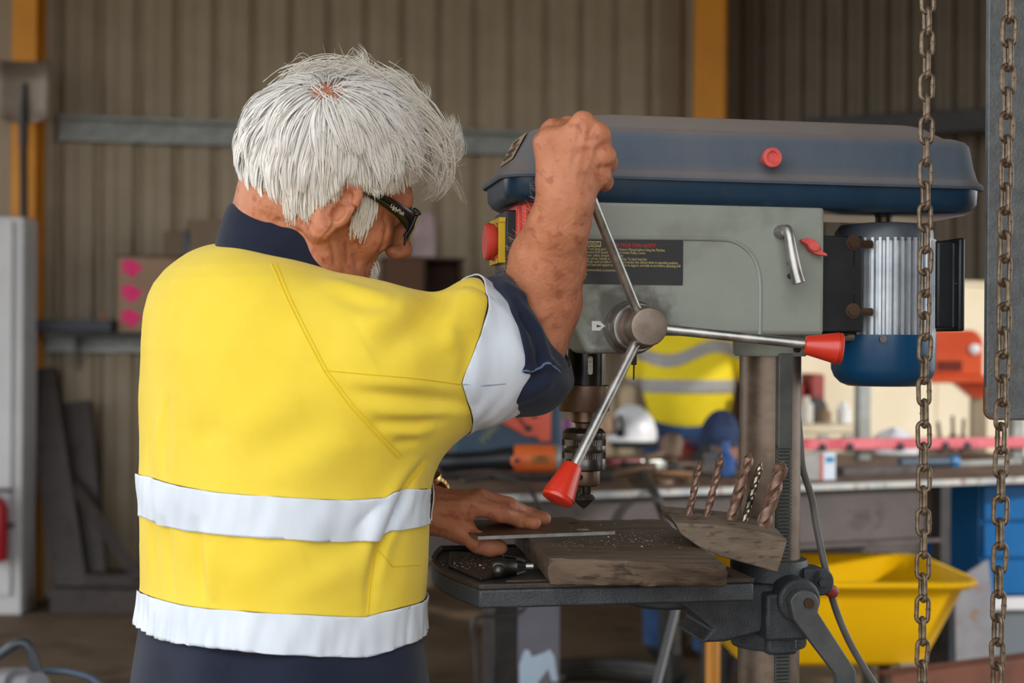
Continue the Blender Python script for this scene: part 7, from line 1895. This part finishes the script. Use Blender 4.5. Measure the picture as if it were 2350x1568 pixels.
# under-layer so the scalp does not show through except at the crown
def cap_sdf(P):
    q = to_h(P); x, y, z = q[:, 0], q[:, 1], q[:, 2]
    low = np.interp(x, [-0.13, -0.05, -0.030, -0.014, 0.014, 0.03, 0.05, 0.075, 0.10], [-0.052, -0.046, -0.014, 0.036, 0.040, 0.044, 0.064, 0.088, 0.1])
    sp = np.linalg.norm(q - CROWN.astype(f32), axis=1); sstep = lambda v: np.clip(v, 0, 1) ** 2 * (3 - 2 * np.clip(v, 0, 1))
    d = (skull(q) - 0.003 - 0.0115 * sstep((z - low) / 0.045) * sstep((sp - 0.016) / 0.085) * sstep((0.075 + 0.2 * np.clip(z - 0.06, 0, 0.1) - x) / 0.04) - 0.0012 * wob(q, 60, s=4) * sstep((z - low) / 0.03)).astype(f32)
    d = smax(d, low.astype(f32) - z, 0.003); d = smax(d, x - (0.052 + 0.25 * np.clip(z - 0.06, 0, 0.1)).astype(f32), 0.006)
    d = smax(d, 0.026 - np.linalg.norm(q - CROWN.astype(f32), axis=1), 0.012)
    return d.astype(f32)
UV_, UQ = surface(cap_sdf, HO - np.array([0.13, 0.12, 0.08]), HO + np.array([0.13, 0.12, 0.15]), 0.004)
np_obj('hair_underlayer', UV_, UQ, M_hair, MAN)
# goatee and moustache
def chin(q): return smin(skull(q), ell(q, (0.058, 0, -0.092), (0.036, 0.040, 0.030)), 0.03)
def roots_on(f, c, rad, n, seed, test):
    r = np.random.default_rng(seed); q = (np.array(c) + r.normal(size=(n * 6, 3)) * np.array(rad)).astype(f32)
    for _ in range(5): q = (q - f(q)[:, None] * grad(f, q)).astype(f32)
    return q[test(q)][:n]
RB = roots_on(chin, (0.09, 0, -0.08), (0.01, 0.028, 0.022), 900, 31, lambda q: (q[:, 0] > 0.07) & (q[:, 2] < -0.056) & (np.abs(q[:, 1]) < 0.035))
tb_ = np.linspace(0, 1, 5)[None, :, None]
gB = grad(chin, RB)[:, None, :]
SB = RB[:, None, :] + gB * 0.007 * tb_ + np.array([0.004, 0, -0.013]) * tb_ ** 1.3 * hr.uniform(0.6, 1.2, size=(len(RB), 1, 1))
hair_obj('goatee', to_world(SB.astype(f32)), M_hair, 0.0004, 0.0001, 'short white goatee')
# fair hairs on the right forearm
pick = hr.choice(len(RV), 1500, replace=False); pick = pick[(RV[pick, 2] > at(1250, 690, 1.65).z) & (RV[pick, 2] < at(1300, 400, 1.6).z)]
ax_f = A3(1300, 455, gD - 0.02) - A3(1240, 690, 1.665); ax_f /= np.linalg.norm(ax_f)
ta = np.linspace(0, 1, 5)[None, :, None]
SA = RV[pick][:, None, :] + RN[pick][:, None, :] * 0.0022 * np.sin(ta * 2) + (ax_f * 0.35 + np.array([-0.6, 0, 0.1]) + hr.normal(size=(len(pick), 3)) * 0.35)[:, None, :] * 0.010 * ta
hair_obj('arm_hair', SA.astype(f32), mat('fair_arm_hair', (226, 186, 150), rough=0.5), 0.00010, 0.00005)

# ================================================================== second worker beyond the bench
WKD = 5.8
kw = WKD / F
wc0 = np.array(at(1580, 800, WKD)); WX0 = float(wc0[0])
P2 = math.radians(60)
f2 = np.array([math.cos(P2), math.sin(P2), 0]); r2_ = np.array([math.sin(P2), -math.cos(P2), 0])
def w2(u, v, z): return np.array([WX0, WKD, 0.0]) + r2_ * u + f2 * v + np.array([0, 0, z])
def sh2(P):
    d = ell(P, w2(0, 0, 1.20), (0.19, 0.15, 0.30))
    d = smin(d, seg(P, w2(-0.17, 0, 1.40), w2(0.17, 0, 1.40), 0.085, 0.085), 0.08)
    for s in (-1, 1): d = smin(d, seg(P, w2(s * 0.20, 0, 1.39), w2(s * 0.25, 0.10, 1.16), 0.078, 0.07), 0.05)
    d = smin(d, seg(P, w2(0.0, 0.0, 1.1), w2(0, 0.01, 1.0), 0.165, 0.155), 0.05)
    d = smax(d, 0.94 - P[:, 2], 0.01); d = smax(d, -seg(P, w2(0, 0, 1.45), w2(0, 0.02, 1.6), 0.06, 0.06), 0.01)
    return (d - 0.004 * wob(P, 22)).astype(f32)
def bd2(P):
    d = chain_sdf(P, [(w2(0, 0, 1.0), 0.10), (w2(0, 0, 1.3), 0.11), (w2(0, 0.01, 1.44), 0.06), (w2(0, 0.03, 1.52), 0.055)], 0.05)
    d = smin(d, ell(P, w2(0, 0.05, 1.63), (0.085, 0.085, 0.115)), 0.03)
    d = smin(d, seg(P, w2(0, 0.13, 1.63), w2(0, 0.155, 1.60), 0.01, 0.014), 0.015)
    for s in (-1, 1):
        d = smin(d, ell(P, w2(s * 0.085, 0.045, 1.63), (0.015, 0.02, 0.032)), 0.01)
        d = smin(d, chain_sdf(P, [(w2(s * 0.20, 0, 1.39), 0.06), (w2(s * 0.27, 0.10, 1.14), 0.045), (w2(s * 0.17, 0.30, 1.05), 0.032)], 0.03), 0.04)
        hb_ = w2(s * 0.16, 0.33, 1.04); d = smin(d, seg(P, w2(s * 0.17, 0.30, 1.05), hb_, 0.03, 0.034), 0.02)
        for j in range(4):
            b0_ = hb_ + r2_ * (j - 1.5) * 0.019; d = smin(d, chain_sdf(P, [(b0_, 0.011), (b0_ + f2 * 0.05 + np.array([0, 0, -0.01]), 0.010), (b0_ + f2 * 0.075 + np.array([0, 0, -0.035]), 0.008)], 0.006), 0.008)
        d = smin(d, seg(P, hb_ - r2_ * s * 0.03, hb_ - r2_ * s * 0.055 + f2 * 0.035, 0.012, 0.010), 0.012)
        d = smin(d, chain_sdf(P, [(w2(s * 0.09, 0, 0.92), 0.09), (w2(s * 0.10, 0.02, 0.5), 0.055), (w2(s * 0.11, 0, 0.1), 0.04)], 0.03), 0.05)
    return d.astype(f32)
def tr2(P):
    d = ell(P, w2(0, 0, 0.93), (0.165, 0.14, 0.13))
    for s in (-1, 1): d = smin(d, chain_sdf(P, [(w2(s * 0.09, 0, 0.88), 0.10), (w2(s * 0.10, 0.02, 0.5), 0.08), (w2(s * 0.11, 0, 0.06), 0.075)], 0.03), 0.05)
    return smax(d - 0.004 * wob(P, 30), 0.05 - P[:, 2], 0.01).astype(f32)
def bo2(P, s):
        e = smin(seg(P, w2(s * 0.11, 0, 0.12), w2(s * 0.11, 0, 0.05), 0.06, 0.055), seg(P, w2(s * 0.11, 0, 0.045), w2(s * 0.12, 0.17, 0.04), 0.052, 0.045), 0.03)
        return smax(e, 0.002 - P[:, 2], 0.004).astype(f32)
lo_ = np.array([WX0 - 0.45, WKD - 0.45, 0.0]); hi_ = np.array([WX0 + 0.45, WKD + 0.45, 1.85])
v, q = surface(bd2, lo_, hi_, 0.011, 1)
FT2 = np.array([WX0, WKD, 0.0]); me = np_mesh('person', v - FT2.astype(f32), q); me.materials.append(M_skin)
MAN2 = bpy.data.objects.new('person', me); link(MAN2); MAN2.location = FT2
tag(MAN2, 'person in a yellow shirt with grey bands standing beyond the workbench', 'person')
v2, q2 = surface(sh2, lo_, hi_, 0.009, 2); t2 = tris(q2); n2 = vnormals(v2, t2)
M_yel2 = mat('bright_yellow_cloth', (232, 204, 18), (240, 214, 30), rough=0.85, scale=7)
M_tape2 = mat('dull_grey_tape', (150, 146, 142), (164, 160, 156), rough=0.6, scale=7)
gb2 = np.minimum(np.minimum(np.abs(v2[:, 2] - 1.105) - 0.026, np.where(np.abs(v2[:, 0] - WX0) < 0.30, np.abs(v2[:, 2] - 1.235 - 0.03 * np.sin((v2[:, 0] - WX0) * 16)) - 0.026, 1)), 1.0)
a_, b_ = clip(v2, t2, -gb2); np_obj('shirt', a_, b_, M_yel2, MAN2)
a_, b_ = clip(v2 + n2 * 0.001, t2, gb2); np_obj('reflective_bands', a_, b_, M_tape2, MAN2, solid=0.002)
v, q = surface(tr2, lo_, hi_, 0.011, 1); np_obj('jeans', v, q, mat('blue_denim', (30, 58, 96), (44, 76, 120), rough=0.9, scale=16), MAN2)
for s in (-1, 1):
    v, q = surface(lambda P, s=s: bo2(P, s), lo_, lo_ + np.array([0.9, 0.9, 0.3]), 0.011, 1); np_obj('boot', v, q, M_blackp, MAN2)
hs = ell
def hc2(P): return smax(ell(P, w2(0, 0.04, 1.645), (0.094, 0.094, 0.118)), (P - w2(0, 0.04, 1.64)) @ f2.astype(f32) - 0.045, 0.02).astype(f32)
def hc3(P): return smax(hc2(P), 1.60 - P[:, 2], 0.01).astype(f32)
v, q = surface(hc3, lo_ + np.array([0.2, 0.2, 1.5]), hi_, 0.009, 1); np_obj('hair', v, q, mat('dark_hair', (50, 38, 30), rough=0.7), MAN2)
